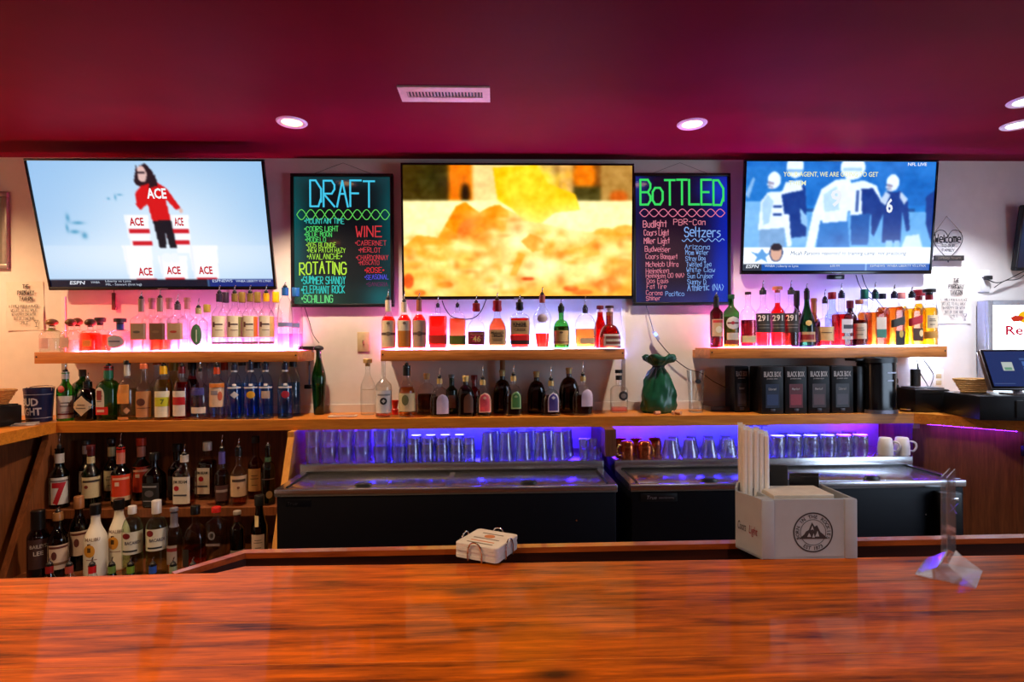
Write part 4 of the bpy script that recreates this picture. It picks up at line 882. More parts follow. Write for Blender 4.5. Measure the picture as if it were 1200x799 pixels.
for i, (c, lq, d) in enumerate(((894.5, 'red', 'black 291 label whiskey bottle with steel pourer, first'), (911.5, 'red', 'black 291 label whiskey bottle full to the neck with wooden stopper'), (927.5, 'dark', 'black 291 label whiskey bottle with dark contents, last of three'))):
    B('R', c, 16.6, (341, 337, 341)[i], 'std', 'clear', d, lq, (391, 356, 380)[i], cap=[('screw', (40, 36, 50), 5), ('cork', (190, 120, 84), 7), ('screw', (60, 58, 66), 5)][i], tip=(330, None, 330)[i], sh=368, nk=358, rn=6,
      labs=[('r', c - 7.6, c + 8, 368.5, 391, (52, 46, 44))], prints=[('t', '291', c, 374, 6.5, (226, 222, 214), 11), ('r', c - 5, c + 7, 381.5, 382.2, (140, 134, 126)), ('r', c - 5, c + 7, 385, 385.7, (140, 134, 126)), ('n',)])
B('R', 934, 13, 342, 'std', 'brown', 'dark bottle with long black neck behind the 291 labels', cap=('screw', (16, 16, 20), 18), sh=374, nk=363, rn=5, back=True)
B('R', 945.8, 18.8, 342, 'slope', 'dgreen', 'dark green cognac bottle with gold seal and red label', tip=334, sh=384, nk=356, rn=5.6, neck=[(342, 352, (20, 22, 24))], labs=[('r', 938, 955.2, 390.5, 402, (196, 160, 120))], prints=[('r', 939, 954.5, 393.5, 399.5, (150, 40, 40)), ('o', 944.5, 951, 377, 383.5, (214, 176, 110)), ('n',)])
B('R', 954, 14, 351, 'slope', 'amberglass', 'cognac bottle with tan neck foil behind the green one', 'dark', 378, neck=[(351, 368, (176, 104, 60))], cap=('screw', (170, 100, 60), 4), sh=380, nk=370, rn=5.6, back=True)
B('R', 967, 19, 352, 'round', 'clear', 'clear round bottle with wide cream script label', 'red', 400, tip=341, sh=382, nk=374, rn=5.4, neck=[(351, 357, (40, 40, 46))], labs=[('r', 959.3, 976, 384.5, 401, (224, 184, 130))], prints=[('r', 963, 974, 391, 391.9, (110, 80, 60)), ('n',)])
B('R', 975.5, 16, 344, 'std', 'lblue', 'pale blue bottle with red cap behind the cream script label', 'clear', 370, cap=('screw', (150, 24, 36), 8), sh=374, nk=362, rn=7, back=True)
B('R', 986.5, 19.4, 345, 'sq', 'clear', 'square-shouldered red cognac bottle with white label and steel pourer', 'red', 370, tip=334, sh=371, nk=366, rn=6.4, neck=[(344, 351, (36, 40, 60))], labs=[('r', 981, 995.5, 376, 392, (214, 196, 196)), ('r', 981, 995.5, 396, 399.5, (206, 190, 180))], prints=[('r', 983, 994, 382.5, 387, (60, 56, 66)), ('n',)])
B('R', 996.5, 14, 354, 'std', 'wine', 'dark red bottle with maroon cap behind the square-shouldered one', cap=('screw', (96, 16, 30), 9), sh=374, nk=366, rn=6, back=True)
B('R', 1007.3, 18.4, 353, 'slope', 'clear', 'stubby bourbon bottle with copper cap and cream label', 'dark', 377, cap=('screw', (170, 100, 70), 5), sh=382, nk=360, rn=6.5, labs=[('r', 1001.5, 1014.5, 381, 399, (224, 200, 176))])
B('R', 1013.5, 16, 341, 'std', 'clear', 'amber bottle with green cap behind the stubby bourbon', 'amber', 368, cap=('screw', (16, 96, 80), 11), sh=372, nk=362, rn=6.5, back=True)
B('R', 1026, 19, 344, 'sq', 'clear', 'amber whiskey bottle with green neck and cream-over-green label', 'amber', 368, tip=333, sh=370, nk=360, rn=6.2, neck=[(343, 352, (20, 70, 64))], labs=[('r', 1021.5, 1035, 374, 388, (216, 196, 176)), ('r', 1021.5, 1035, 388, 398, (60, 120, 100))])
B('R', 1034.5, 15, 346, 'std', 'clear', 'amber bottle with navy cap behind the cream-over-green label', 'amber', 362, cap=('screw', (20, 20, 40), 6), sh=368, nk=358, rn=6, back=True)
B('R', 1048.5, 17.6, 346, 'sq', 'clear', 'square scotch bottle with slanted black label', 'amber', 362, tip=336, sh=366, nk=355, rn=6.6, neck=[(344, 351.5, (40, 34, 60))], labs=[('s', 1040.2, 1056.8, 375, 384, (44, 44, 40)), ('r', 1044, 1056.4, 390, 407, (34, 30, 24))], prints=[('o', 1048, 1053, 389, 398, (206, 170, 80)), ('n',)])
B('R', 1057, 14, 345, 'std', 'clear', 'golden bottle with pink cap behind the slanted black label', 'yellow', 361, cap=('screw', (206, 130, 124), 7), sh=368, nk=357, rn=6.4, back=True)
B('R', 1069, 18, 346, 'sq', 'clear', 'square scotch bottle with slanted red label', 'yellow', 364, tip=339, sh=367, nk=358, rn=6.6, neck=[(344, 351, (30, 34, 50))], labs=[('s', 1060.6, 1077.4, 373.5, 382.5, (176, 20, 34)), ('r', 1064, 1077, 387, 402, (74, 40, 20))], prints=[('o', 1071, 1076, 389, 397, (236, 206, 150)), ('n',)])
B('R', 1077, 15, 342, 'std', 'clear', 'golden bottle with two-tier red cap behind the slanted red label', 'yellow', 358, cap=('cork', (130, 26, 36), 12), sh=368, nk=358, rn=7, back=True)
B('R', 1089.3, 17.6, 341, 'round', 'clear', 'bright yellow scotch bottle with black and red cap at shelf end', 'yellow', 363, cap=('cork', (26, 24, 26), 7), neck=[(348, 353.5, (140, 20, 30))], sh=368, nk=358, rn=7, labs=[('r', 1087.5, 1097, 372, 387, (230, 206, 170)), ('r', 1084, 1097.5, 391, 399, (206, 150, 70))])
# --- cabinet, upper row
B('U', 70, 20, 528, 'std', 'black', 'dark whiskey bottle with white label and big red 7', tip=513, sh=560, nk=549, rn=8.5, neck=[(535, 546, (206, 196, 190))], labs=[('r', 60.8, 79.2, 562, 593, (210, 206, 204))], prints=[('t', '7', 69.5, 580, 22, (176, 20, 34), 13), ('n',), ('r', 62, 78, 565, 567, (120, 110, 110))], base=598)
B('U', 101.5, 15, 526, 'std', 'brown', 'dark bottle with white neck label behind the cream label', cap=('screw', (60, 56, 54), 5), neck=[(532, 542, (206, 196, 200))], sh=562, nk=549, rn=7, labs=[('r', 94, 104, 561, 585, (196, 180, 170))], back=True)
B('U', 107, 20, 524, 'std', 'dgreen', 'dark green whiskey bottle with cream label and red neck foil', cap=('screw', (80, 20, 26), 5), neck=[(524, 536, (80, 22, 28)), (537, 545, (206, 190, 150))], sh=558, nk=546, rn=7, labs=[('r', 97, 117, 560, 584, (206, 190, 150))], prints=[('r', 99, 115, 563.5, 566, (60, 50, 44)), ('o', 100.5, 104, 569, 573, (120, 40, 36)), ('n',)])
B('U', 131, 16, 524, 'std', 'dgreen', 'green whiskey bottle with cream label half hidden behind orange one', cap=('screw', (40, 24, 24), 6), neck=[(534, 545, (206, 190, 140))], sh=560, nk=548, rn=7, labs=[('r', 123, 138, 561, 584, (190, 180, 150))], back=True)
B('U', 142, 20.5, 529, 'std', 'dgreen', 'green whiskey bottle with red-orange label and steel pourer', tip=513, sh=560, nk=549, rn=8, neck=[(528, 535, (206, 40, 30)), (535, 548, (214, 130, 110))], labs=[('r', 132, 152, 560, 585, (216, 62, 26)), ('r', 132, 152, 585, 590, (206, 180, 150))], prints=[('r', 134, 150, 563, 565.5, (236, 170, 140)), ('r', 136, 140, 568, 572.5, (236, 200, 180)), ('n',)], base=598)
B('U', 166, 19, 524, 'std', 'dgreen', 'green whiskey bottle with red-orange label and orange cap', cap=('screw', (206, 60, 34), 9), neck=[(534, 546, (214, 140, 120))], sh=558, nk=548, rn=8, labs=[('r', 156.5, 175.5, 557, 586, (206, 60, 26))], prints=[('r', 158, 173, 560, 562.5, (236, 170, 140)), ('r', 160, 164, 565, 569, (236, 200, 180)), ('n',)], back=True)
B('U', 181, 21, 536, 'sq', 'black', 'black square whiskey bottle with black and white label', cap=('screw', (14, 14, 16), 9), sh=564, nk=552, rn=8, labs=[('r', 171.5, 190.5, 570, 596, (30, 30, 34))], prints=[('r', 173, 189, 573, 575, (150, 150, 160)), ('o', 176, 186, 578, 586, (90, 90, 98)), ('r', 174, 188, 590, 591, (150, 150, 160)), ('n',)], base=599, dY=-.01)
B('U', 208, 17, 532, 'sq', 'black', 'second black square whiskey bottle, mostly hidden behind white label', cap=('screw', (14, 14, 16), 8), sh=562, nk=550, rn=8, labs=[('r', 200, 207, 568, 592, (40, 40, 46))], back=True)
B('U', 216.5, 21, 538, 'sq', 'clear', 'bourbon bottle with large white label and red seal, steel pourer', 'amber', 566, tip=526, sh=560, nk=549, rn=8, neck=[(538, 546, (222, 214, 206))], labs=[('r', 206.4, 226.6, 562, 593, (226, 218, 206))], prints=[('t', 'JIM BEAM', 216.5, 567.5, 3.4, (40, 40, 44), 16), ('o', 209.5, 215.5, 572, 578, (176, 24, 40)), ('r', 209, 224, 582, 584, (70, 70, 84)), ('n',)], base=597)
B('U', 243.5, 19, 530, 'sq', 'clear', 'bourbon bottle with white screw cap and white red-seal label', 'dark', 552, cap=('screw', (222, 216, 210), 10), sh=556, nk=545, rn=7.5, labs=[('r', 234, 250, 559, 589, (222, 214, 202))], prints=[('t', 'JIM BEAM', 241.5, 564.5, 3.2, (40, 40, 44), 13), ('o', 237.5, 243.5, 568.5, 574.5, (176, 24, 40)), ('r', 236, 248, 579, 581, (70, 70, 84)), ('n',)], back=True)
B('U', 260.5, 16, 531, 'std', 'clear', 'slim bourbon bottle with violet neck label', 'dark', 556, tip=515, sh=562, nk=551, rn=6.5, neck=[(534, 548, (104, 92, 176))], labs=[('r', 253, 268, 572, 590, (84, 52, 50))], prints=[('r', 254, 266, 577, 580, (170, 150, 150)), ('n',)])
B('U', 280, 18.5, 531, 'std', 'clear', 'bourbon bottle with cream label and clear neck, steel pourer', 'amber', 588, tip=520, sh=561, nk=550, rn=7, neck=[(531, 540, (30, 28, 30))], labs=[('r', 271, 288.5, 562, 586, (222, 190, 156))], prints=[('r', 273, 287, 566, 569, (80, 60, 50)), ('o', 278, 281, 574, 577, (120, 80, 60)), ('n',)], base=597)
B('U', 300, 17.5, 524, 'std', 'amberglass', 'amber bourbon bottle with dark cap, cream label behind', 'red', 555, cap=('screw', (30, 26, 28), 8), sh=558, nk=546, rn=7, labs=[('r', 292, 305, 561, 587, (206, 160, 104))], back=True)
B('U', 314.5, 16.5, 531, 'round', 'dgreen', 'dark liqueur bottle with green neck band and tan seal', tip=527, sh=558, nk=548, rn=6.5, neck=[(543, 548, (80, 120, 90))], prints=[('o', 312, 319, 581, 590, (140, 120, 80)), ('r', 308, 321, 567, 568, (90, 84, 76))], base=598)
# --- cabinet, lower row
B('L', 45, 22, 594, 'std', 'brown', 'dark cream-liqueur bottle with grey lettered label', cap=('screw', (20, 16, 16), 22), sh=626, nk=612, rn=11, labs=[('r', 36, 54, 626, 660, (60, 34, 32))], prints=[('t', "BAILEYS", 45, 634, 4, (170, 160, 156), 15), ('t', 'LEE', 45, 642, 4.5, (190, 176, 170), 9), ('n',)])
B('L', 68.5, 21, 597, 'std', 'brown', 'dark rum bottle with cream ship label and tan cork, nearer', cap=('screw', (150, 104, 62), 9), tip=592, sh=630, nk=612, rn=8, labs=[('r', 58.5, 78.5, 633, 661, (206, 182, 164))], prints=[('r', 60, 77, 634.5, 637, (90, 40, 34)), ('o', 62, 67, 640, 650, (90, 40, 36)), ('r', 59, 78, 653, 656, (120, 84, 60)), ('n',)])
B('L', 93, 20, 587, 'std', 'brown', 'dark rum bottle with cream ship label and tan cork, set back', cap=('screw', (160, 106, 66), 14), sh=624, nk=606, rn=8, labs=[('r', 83.5, 102.5, 626, 654, (196, 172, 156))], prints=[('r', 85, 101, 628, 630.5, (90, 40, 34)), ('o', 88, 93, 634, 644, (90, 40, 36)), ('n',)], back=True)
WB = tint((232, 226, 216))
for c, w_, tp, y0, d, bk in ((112.5, 25, 588, 632, 'opaque white coconut rum bottle with black cap, nearer', False), (140, 22, 591, 632, 'opaque white coconut rum bottle with black cap, set back', True)):
    r = B('L', c, w_, tp, 'std', 'clear', d, cap=('screw', (18, 18, 20), 12), sh=632, nk=606, rn=9, labs=[], prints=[('o', c - 11, c - 1, y0, y0 + 15, (214, 150, 50)), ('r', c - 8, c - 5, y0 - 1, y0 + 9, (70, 44, 20)), ('t', 'MALIBU', c - 3, y0 - 5.5, 3.6, (130, 110, 100), 14), ('r', c - 9, c + 1, y0 + 17, y0 + 18, (150, 120, 110))], back=bk)
    gb = [q for q in r.children if q.name.startswith('glass_body')][0]; gb.data.materials.clear(); gb.data.materials.append(plain('white_bottle', (228, 222, 212), .3, var=.02))
B('L', 155.5, 22, 591, 'round', 'pgreen', 'white rum bottle with bat-crest label and white neck, darker corner', 'straw', 640, cap=('screw', (214, 210, 214), 9), sh=618, nk=603, rn=7, labs=[('r', 145, 166.5, 619, 645, (216, 212, 200))], prints=[('o', 146, 153, 620, 627, (120, 24, 30)), ('t', 'BACARDI', 155.5, 631.5, 3.6, (60, 60, 90), 15), ('r', 146, 160, 640, 642, (40, 40, 44)), ('n',)])
B('L', 184, 23, 585, 'round', 'pgreen', 'white rum bottle with bat-crest label and tall white neck, nearer middle', 'straw', 640, cap=('screw', (214, 210, 214), 15), sh=616, nk=604, rn=8, labs=[('r', 173, 195, 616, 641, (222, 216, 200))], prints=[('o', 174, 180.5, 617, 624.5, (120, 24, 30)), ('t', 'BACARDI', 184, 628.5, 3.6, (60, 60, 90), 15), ('r', 175, 189, 636.5, 638.5, (40, 40, 44)), ('n',)])
B('L', 204.5, 17, 594, 'std', 'clear', 'clear spirit bottle with grey capsule and small red-banner label', 'straw', 640, cap=('screw', (120, 116, 130), 4), neck=[(600, 616, (130, 124, 140))], sh=624, nk=612, rn=7, labs=[('r', 197, 207, 636, 658, (170, 156, 150))], prints=[('r', 197, 207, 639, 643, (140, 40, 44)), ('n',)])
B('L', 229.5, 25, 592, 'squat', 'gold', 'round golden tequila bottle with black cap and small dark label', 'amber', 640, cap=('screw', (16, 16, 18), 10), sh=632, nk=613, rn=8, labs=[('r', 217.5, 227, 640, 660, (44, 38, 36))], prints=[('n',)])
B('L', 254, 20, 594, 'sq', 'clear', 'clear square gin bottle with red cap and frosted lettering', 'clear', 640, cap=('screw', (206, 40, 36), 6), sh=612, nk=606, rn=8, prints=[('o', 249, 257, 620, 630, (130, 126, 134)), ('o', 250.5, 255.5, 622, 628, (70, 56, 50)), ('r', 246, 262, 634, 637, (130, 110, 110))], back=False)
B('L', 278.5, 17, 599, 'std', 'black', 'small dark bottle with silver cap next to red-capped gin', cap=('screw', (160, 152, 146), 4), neck=[(603, 611, (70, 30, 30))], sh=621, nk=612, rn=7, labs=[('r', 271, 286, 643, 660, (130, 116, 100))])
B('L', 304.5, 19, 581, 'slope', 'black', 'black champagne bottle with tilted cream neck label', cap=('screw', (24, 26, 26), 12), sh=622, nk=597, rn=8.5, labs=[('r', 296, 309.5, 625, 646, (196, 170, 156)), ('r', 299.5, 303.5, 604, 616, (206, 186, 140))])
# --- bottles in the speed rail: only their capped necks rise over the bar
for c, capc, gk, d in ((58, (150, 30, 30), 'clear', 'red-collared'), (81, (170, 70, 60), 'clear', 'salmon-collared'), (108, (206, 30, 36), 'clear', 'bright red-collared'), (131, (110, 140, 70), 'dgreen', 'olive green'), (153, (120, 150, 50), 'green', 'grass green'), (179, (50, 90, 190), 'lblue', 'blue-collared'), (203, (150, 160, 130), 'pgreen', 'pale green'), (226, (190, 190, 180), 'clear', 'clear glass')):
    p = W(c, 662, 2.505); zt = p.z
    r = tag(empty('bottle', (p.x, 2.505, SPZ + .001)), '%s pourer-topped bottle neck peeking over the bar from the speed rail' % d, 'bottle', 'bottles in the speed rail')
    Ht = zt - SPZ
    prof = [(.034, 0), (.036, .004), (.036, Ht * .55), (.034, Ht * .62), (.024, Ht * .72), (.0145, Ht * .82), (.0135, Ht), (.011, Ht)]
    MB().lathe(prof, 16).build('glass_body', gmat(gk), r)
    MB().lathe([(.0150, Ht - .035), (.0150, Ht - .004)], 16, cap=False).build('neck_foil', foil(capc), r)
    pc = obj('pourer', POUR_C, plain('pourer_black', (24, 24, 28), .4), r, (0, 0, Ht)); sp = obj('spout', POUR_S, M_CHROME, pc, (0, 0, .012)); sp.scale = (.03, .03, .022)
# ------------------------------------------------------------------ televisions
def tv(tl, tr, bl, br, yt, yb, label, canvas, strength, bez=.012, chin=.02, res=None):
    pt = (W(*tl, yt) + W(*tr, yt)) / 2; pb = (W(*bl, yb) + W(*br, yb)) / 2
    wd = ((W(*tr, yt) - W(*tl, yt)).length + (W(*br, yb) - W(*bl, yb)).length) / 2
    up = pt - pb; ht = math.hypot(up.y, up.z); tilt = math.atan2(-up.y, up.z)
    r = tag(empty('wall_tv', ((pt + pb) / 2)[:], (tilt, 0, 0)), label, 'television', 'wall televisions')
    hw, hh = wd / 2, ht / 2
    b = MB(); b.rbox(-hw, hw, 0, .03, -hh, -hh + chin, .003); b.rbox(-hw, hw, 0, .03, hh - bez, hh, .003)
    b.rbox(-hw, -hw + bez, 0, .03, -hh + chin, hh - bez, .003); b.rbox(hw - bez, hw, 0, .03, -hh + chin, hh - bez, .003)
    b.build('bezel', M_GLOSSB, r, sharp=30)
    MB().rbox(-hw + .004, hw - .004, .012, .042, -hh + .004, hh - .004, .006).build('back_shell', M_BLACK, r)
    d = max(.03, WALL_Y - ((pt + pb) / 2).y - .044)
    MB().box(-.16, .16, .042, .042 + d * .8, -.10, .10).build('wall_mount', M_BLACK, r, smooth=False)
    sw, sh = wd - 2 * bez, ht - bez - chin; zc = (chin - bez) / 2
    scr = canvas.build('screen', sw, sh, screen_mat('screen_%d' % int(strength * 100), strength), r, .008); scr.location.z = zc
    MB().rbox(-.03, .03, -.001, .002, -hh + .004, -hh + .010, .001).build('brand_badge', plain('badge_silver', (150, 150, 155), .3, metal=.7), r)
    return r, scr, sw, sh
def em(rgb, k=1.0): return emitter('ink_%d_%d_%d_%d' % (tuple(rgb) + (int(k * 100),)), rgb, k)
def scr_text(scr, sw, sh, txt, u, v, h, rgb, width=None, k=1.0, center=True, bold=.0, shear=0):
    print_text('screen_lettering', txt, (u - .5) * sw, (.5 - v) * sh, h * sh, em(rgb, k), scr, y=.0072, bold=bold, width=width * sw if width else None, center=center, shear=shear)
# snowy advert
c = Canvas(256, 144, (146, 192, 236))
c.blob(.55, .55, .42, .55, (222, 238, 252), .9); c.rect(0, 1, .66, 1, (214, 232, 250), .35); c.blob(.5, .75, .6, .2, (236, 246, 255), .7)
for (x, y, rx, ry) in ((.13, .44, .008, .03), (.17, .48, .025, .012), (.15, .55, .02, .015), (.19, .58, .012, .025), (.32, .29, .006, .008), (.35, .28, .004, .02), (.37, .26, .012, .006), (.12, .52, .006, .03)): c.blob(x, y, rx, ry, (70, 150, 190), .9)
for x0, x1, y0, y1 in ((.375, .48, .42, .72), (.575, .655, .42, .72), (.345, .475, .66, .985), (.495, .625, .74, .985), (.635, .765, .66, .985)):
    m_ = (x0 + x1) / 2; hw_ = (x1 - x0) / 2
    c.poly([(x0, y0), (x1, y0), (m_ + hw_ * .82, y1), (m_ - hw_ * .82, y1)], (248, 250, 255)); c.rect(m_ - hw_ * .85, m_ - hw_ * .75, y0, y1, (226, 232, 244), .6)
for x0, x1, y0, y1 in ((.385, .475, .525, .565), (.395, .48, .625, .66), (.575, .65, .525, .56), (.58, .645, .62, .65), (.385, .475, .93, .975), (.515, .60, .925, .965), (.655, .745, .925, .965)): c.rect(x0, x1, y0, y1, (206, 26, 40))
c.poly([(.495, .44), (.575, .44), (.585, .68), (.555, .68), (.545, .56), (.54, .68), (.51, .68)], (24, 20, 30)); c.ell(.535, .76, .022, .04, (240, 246, 255)); c.ell(.57, .76, .02, .04, (240, 246, 255))
c.poly([(.445, .18), (.47, .04), (.50, .02), (.525, .08), (.535, .2), (.49, .22)], (40, 20, 28))
c.poly([(.44, .24), (.47, .19), (.535, .16), (.575, .21), (.625, .36), (.605, .38), (.565, .29), (.575, .455), (.495, .465), (.485, .33), (.45, .38), (.435, .34)], (214, 20, 24))
c.poly([(.505, .17), (.535, .10), (.54, .19), (.50, .21)], (40, 20, 28))
c.ell(.478, .10, .021, .062, (226, 186, 180)); c.rect(.462, .492, .085, .10, (40, 24, 34)); c.ell(.625, .385, .008, .02, (226, 186, 176)); c.poly([(.44, .16), (.46, .03), (.463, .12), (.452, .19)], (40, 20, 28))
c.rect(0, 1, .935, 1, (10, 16, 38)); c.rect(.71, 1, .935, 1, (16, 40, 120)); c.rect(.703, .708, .935, 1, (120, 180, 240)); c.blur(1)
t1, s1, sw, sh = tv((26, 186), (308, 186), (58, 341), (323, 338.5), 3.20, 3.375, 'wall television showing a person in red sweater on white buckets', c, 1.05)
for u, v in ((.425, .50), (.61, .50), (.43, .905), (.557, .895), (.70, .895)): scr_text(s1, sw, sh, 'ACE', u, v, .06, (200, 20, 36), .062 if u != .61 else .04, bold=.03)
scr_text(s1, sw, sh, 'ACE', .53, .285, .075, (248, 248, 252), .085, bold=.03); 
scr_text(s1, sw, sh, 'ESPN', .12, .98, .028, (226, 230, 240), .07, bold=.02, shear=.2); scr_text(s1, sw, sh, 'WNBA', .20, .972, .018, (200, 210, 226), .04)
scr_text(s1, sw, sh, 'Liberty vs Lynx', .245, .962, .018, (200, 210, 226), .115, center=False); scr_text(s1, sw, sh, 'MIL - Stewart (first leg)', .245, .99, .018, (200, 210, 226), .16, center=False)
scr_text(s1, sw, sh, 'ESPNEWS', .77, .965, .022, (210, 226, 250), .09); scr_text(s1, sw, sh, 'WNBA LIBERTY VS LYNX', .91, .965, .018, (210, 226, 250), .16)
# food close-up
c = Canvas(272, 156, (250, 222, 160))
c.rect(0, 1, 0, .28, (120, 70, 30)); c.rect(0, .2, 0, .28, (60, 50, 24)); c.blob(.13, .10, .07, .12, (40, 48, 24), .7); c.rect(.2, .32, 0, .28, (226, 120, 20)); c.rect(.30, .60, 0, .28, (236, 206, 170)); c.ell(.27, .22, .02, .08, (40, 30, 14))
c.blob(.62, .12, .06, .14, (255, 236, 190), 1); c.rect(.68, .74, 0, .28, (236, 190, 140), .8); c.ell(.79, .08, .05, .11, (226, 120, 20)); c.rect(.74, .86, .16, .28, (60, 56, 30)); c.rect(.86, 1, 0, .28, (170, 130, 84)); c.ell(.94, .24, .04, .05, (196, 90, 30)); c.blur(5)
c.rect(0, 1, .27, .62, (252, 240, 214)); c.blur(2)
c.poly([(0, .62), (.06, .53), (.15, .55), (.22, .34), (.26, .28), (.33, .36), (.4, .30), (.46, .34), (.55, .42), (.75, .50), (1, .52), (1, 1), (0, 1)], (250, 176, 84))
c.poly([(.18, .46), (.23, .31), (.27, .28), (.33, .36), (.37, .32), (.42, .30), (.46, .36), (.44, .5), (.3, .6)], (238, 140, 24)); c.ell(.30, .52, .06, .1, (246, 110, 60), .8, .6); c.ell(.36, .66, .08, .2, (238, 150, 70), .8, .8); c.ell(.24, .7, .1, .14, (252, 206, 130), .7, .8)
c.poly([(.39, .02), (.58, .0), (.63, .14), (.75, .22), (.77, .34), (.66, .36), (.6, .44), (.52, .42), (.47, .33), (.41, .26)], (248, 196, 30)); c.ell(.55, .16, .1, .12, (255, 222, 80), .6, .8)
for x, y, rx, ry, q in ((.5, .55, .08, .2, 1), (.72, .48, .14, .16, .9), (.3, .40, .05, .05, .3), (.6, .78, .16, .12, 1), (.85, .80, .10, .1, .8), (.42, .9, .1, .1, .9), (.14, .92, .12, .08, .6), (.1, .75, .08, .08, .4), (.93, .66, .1, .05, .6)): c.blob(x, y, rx, ry, (255, 250, 226), q)
c.poly([(.51, .58), (.55, .52), (.60, .55), (.63, .64), (.56, .66)], (246, 170, 90)); c.poly([(.66, .66), (.78, .62), (.84, .56), (.86, .68), (.76, .72)], (246, 178, 90), .8); c.poly([(.46, .84), (.5, .66), (.53, .68), (.49, .84)], (236, 170, 80), .8)
for x, y, rx, ry, k in ((.02, .88, .02, .05, (206, 60, 20)), (.54, .865, .025, .012, (190, 40, 20)), (.73, .94, .03, .02, (220, 70, 30)), (.90, .92, .05, .05, (240, 120, 50)), (.18, .91, .03, .02, (240, 140, 60)), (.78, .97, .04, .02, (240, 110, 50)), (.07, .97, .02, .02, (220, 70, 30)), (.97, .5, .05, .04, (240, 160, 60)), (.88, .51, .04, .03, (244, 180, 84)), (.12, .62, .04, .04, (250, 160, 60)), (.2, .55, .03, .05, (244, 150, 50)), (.05, .68, .04, .03, (248, 160, 60))): c.ell(x, y, rx, ry, k, .8, .7)
rf = np.random.RandomState(4)
for _ in range(170):
    x, y = rf.rand(), .36 + .64 * rf.rand()
    if y < .5 and (x > .5 or x < .2): continue
    k = rf.rand(); c.blob(x, y, .012 + .03 * rf.rand(), .012 + .035 * rf.rand(), (255, 244, 206) if k < .45 else ((246, 150, 50) if k < .8 else (236, 104, 40)), .35 + .3 * rf.rand())
for _ in range(40): c.blob(.42 + .3 * rf.rand(), .3 * rf.rand(), .01 + .02 * rf.rand(), .015 + .03 * rf.rand(), (255, 220, 70) if rf.rand() < .6 else (240, 170, 20), .4 * (1))
c.grain(.05, 6, 3); c.grain(.04, 3, 5); c.blur(2); c.mix(np.full_like(c.u, .08), (255, 200, 90)); c.c[..., 2] *= .85; c.c = np.clip((c.c - 128) * 1.15 + 120, 0, 255)
t2, s2, sw, sh = tv((468.8, 191.5), (743, 190.5), (472, 352), (743, 349), 3.37, 3.41, 'wall television showing a bright orange close-up of food', c, 1.25)
# football
c = Canvas(240, 138, (30, 120, 206))
c.rect(0, 1, 0, .4, (22, 104, 192)); c.grain(.05, 14, 9); c.rect(0, 1, .46, .8, (86, 156, 220)); c.rect(0, .16, .36, .8, (110, 170, 226)); c.rect(.2, .9, .43, .455, (20, 70, 140)); c.blob(.5, .7, .5, .1, (160, 200, 240), .6)
P_, N_, S_, D_ = (222, 236, 252), (16, 52, 132), (140, 186, 232), (60, 130, 204)
def helmet(x, y, k=1.0, col=P_):
    c.ell(x, y, .034 * k, .075 * k, col); c.poly([(x - .034 * k, y + .01), (x + .0, y + .02), (x - .004 * k, y + .085 * k), (x - .03 * k, y + .075 * k)], (120, 110, 140), .8)
    c.poly([(x - .036 * k, y + .035 * k), (x, y + .045 * k), (x, y + .055 * k), (x - .036 * k, y + .046 * k)], P_); c.poly([(x - .034 * k, y + .06 * k), (x, y + .07 * k), (x, y + .08 * k), (x - .033 * k, y + .07 * k)], P_)
c.rect(0, .2, .05, .44, (30, 112, 196)); c.poly([(0, .3), (.04, .14), (.05, .16), (.02, .34)], P_, .5); c.rect(.0, .13, .36, .79, (120, 178, 230), .9); c.rect(.4, 1, .455, .79, (100, 166, 226), .8)
c.poly([(.075, .62), (.085, .36), (.12, .28), (.2, .27), (.225, .36), (.22, .62)], P_); c.poly([(.085, .62), (.22, .60), (.215, .79), (.085, .79)], (120, 160, 206)); c.poly([(.09, .38), (.12, .3), (.15, .36), (.13, .56), (.1, .58)], S_, .7); c.rect(.15, .195, .40, .42, N_); c.rect(.15, .195, .47, .49, N_); helmet(.15, .17)
c.poly([(.19, .30), (.21, .20), (.28, .17), (.315, .24), (.325, .44), (.33, .68), (.225, .70), (.21, .48)], N_); c.poly([(.19, .30), (.21, .19), (.29, .17), (.30, .26), (.24, .28)], P_); c.poly([(.2, .48), (.235, .48), (.255, .77), (.232, .78)], P_); c.poly([(.29, .42), (.33, .5), (.335, .6), (.3, .56)], S_); c.ell(.257, .05, .045, .10, P_); c.rect(.215, .30, .07, .10, D_, .6)
c.poly([(.33, .78), (.36, .46), (.40, .25), (.47, .17), (.55, .15), (.57, .44), (.50, .48), (.44, .5), (.40, .58), (.375, .79)], P_); c.poly([(.41, .30), (.48, .22), (.50, .44), (.42, .46)], S_, .6); c.poly([(.40, .54), (.545, .50), (.565, .79), (.385, .79)], (44, 112, 190)); c.poly([(.42, .46), (.54, .43), (.54, .54), (.41, .56)], P_); c.blob(.5, .7, .03, .06, (20, 80, 160), .8)
c.ell(.56, .055, .065, .11, P_); c.rect(.51, .61, .06, .09, S_, .8); c.poly([(.54, .2), (.62, .17), (.69, .22), (.725, .36), (.66, .46), (.56, .5)], P_); c.poly([(.61, .25), (.67, .24), (.72, .36), (.735, .46), (.69, .68), (.675, .66), (.67, .48), (.62, .48)], N_); c.poly([(.56, .49), (.665, .47), (.66, .76), (.57, .76)], (22, 80, 160)); c.rect(.585, .6, .26, .46, N_, .8)
c.poly([(.705, .38), (.735, .28), (.82, .27), (.86, .36), (.88, .62), (.862, .64), (.835, .46), (.835, .74), (.735, .74), (.735, .48)], N_); c.poly([(.71, .36), (.74, .27), (.765, .30), (.745, .40)], P_, .8); c.poly([(.82, .27), (.86, .34), (.84, .39), (.815, .32)], P_, .8); c.rect(.755, .79, .72, .79, S_); c.rect(.8, .83, .72, .79, S_); helmet(.775, .19)
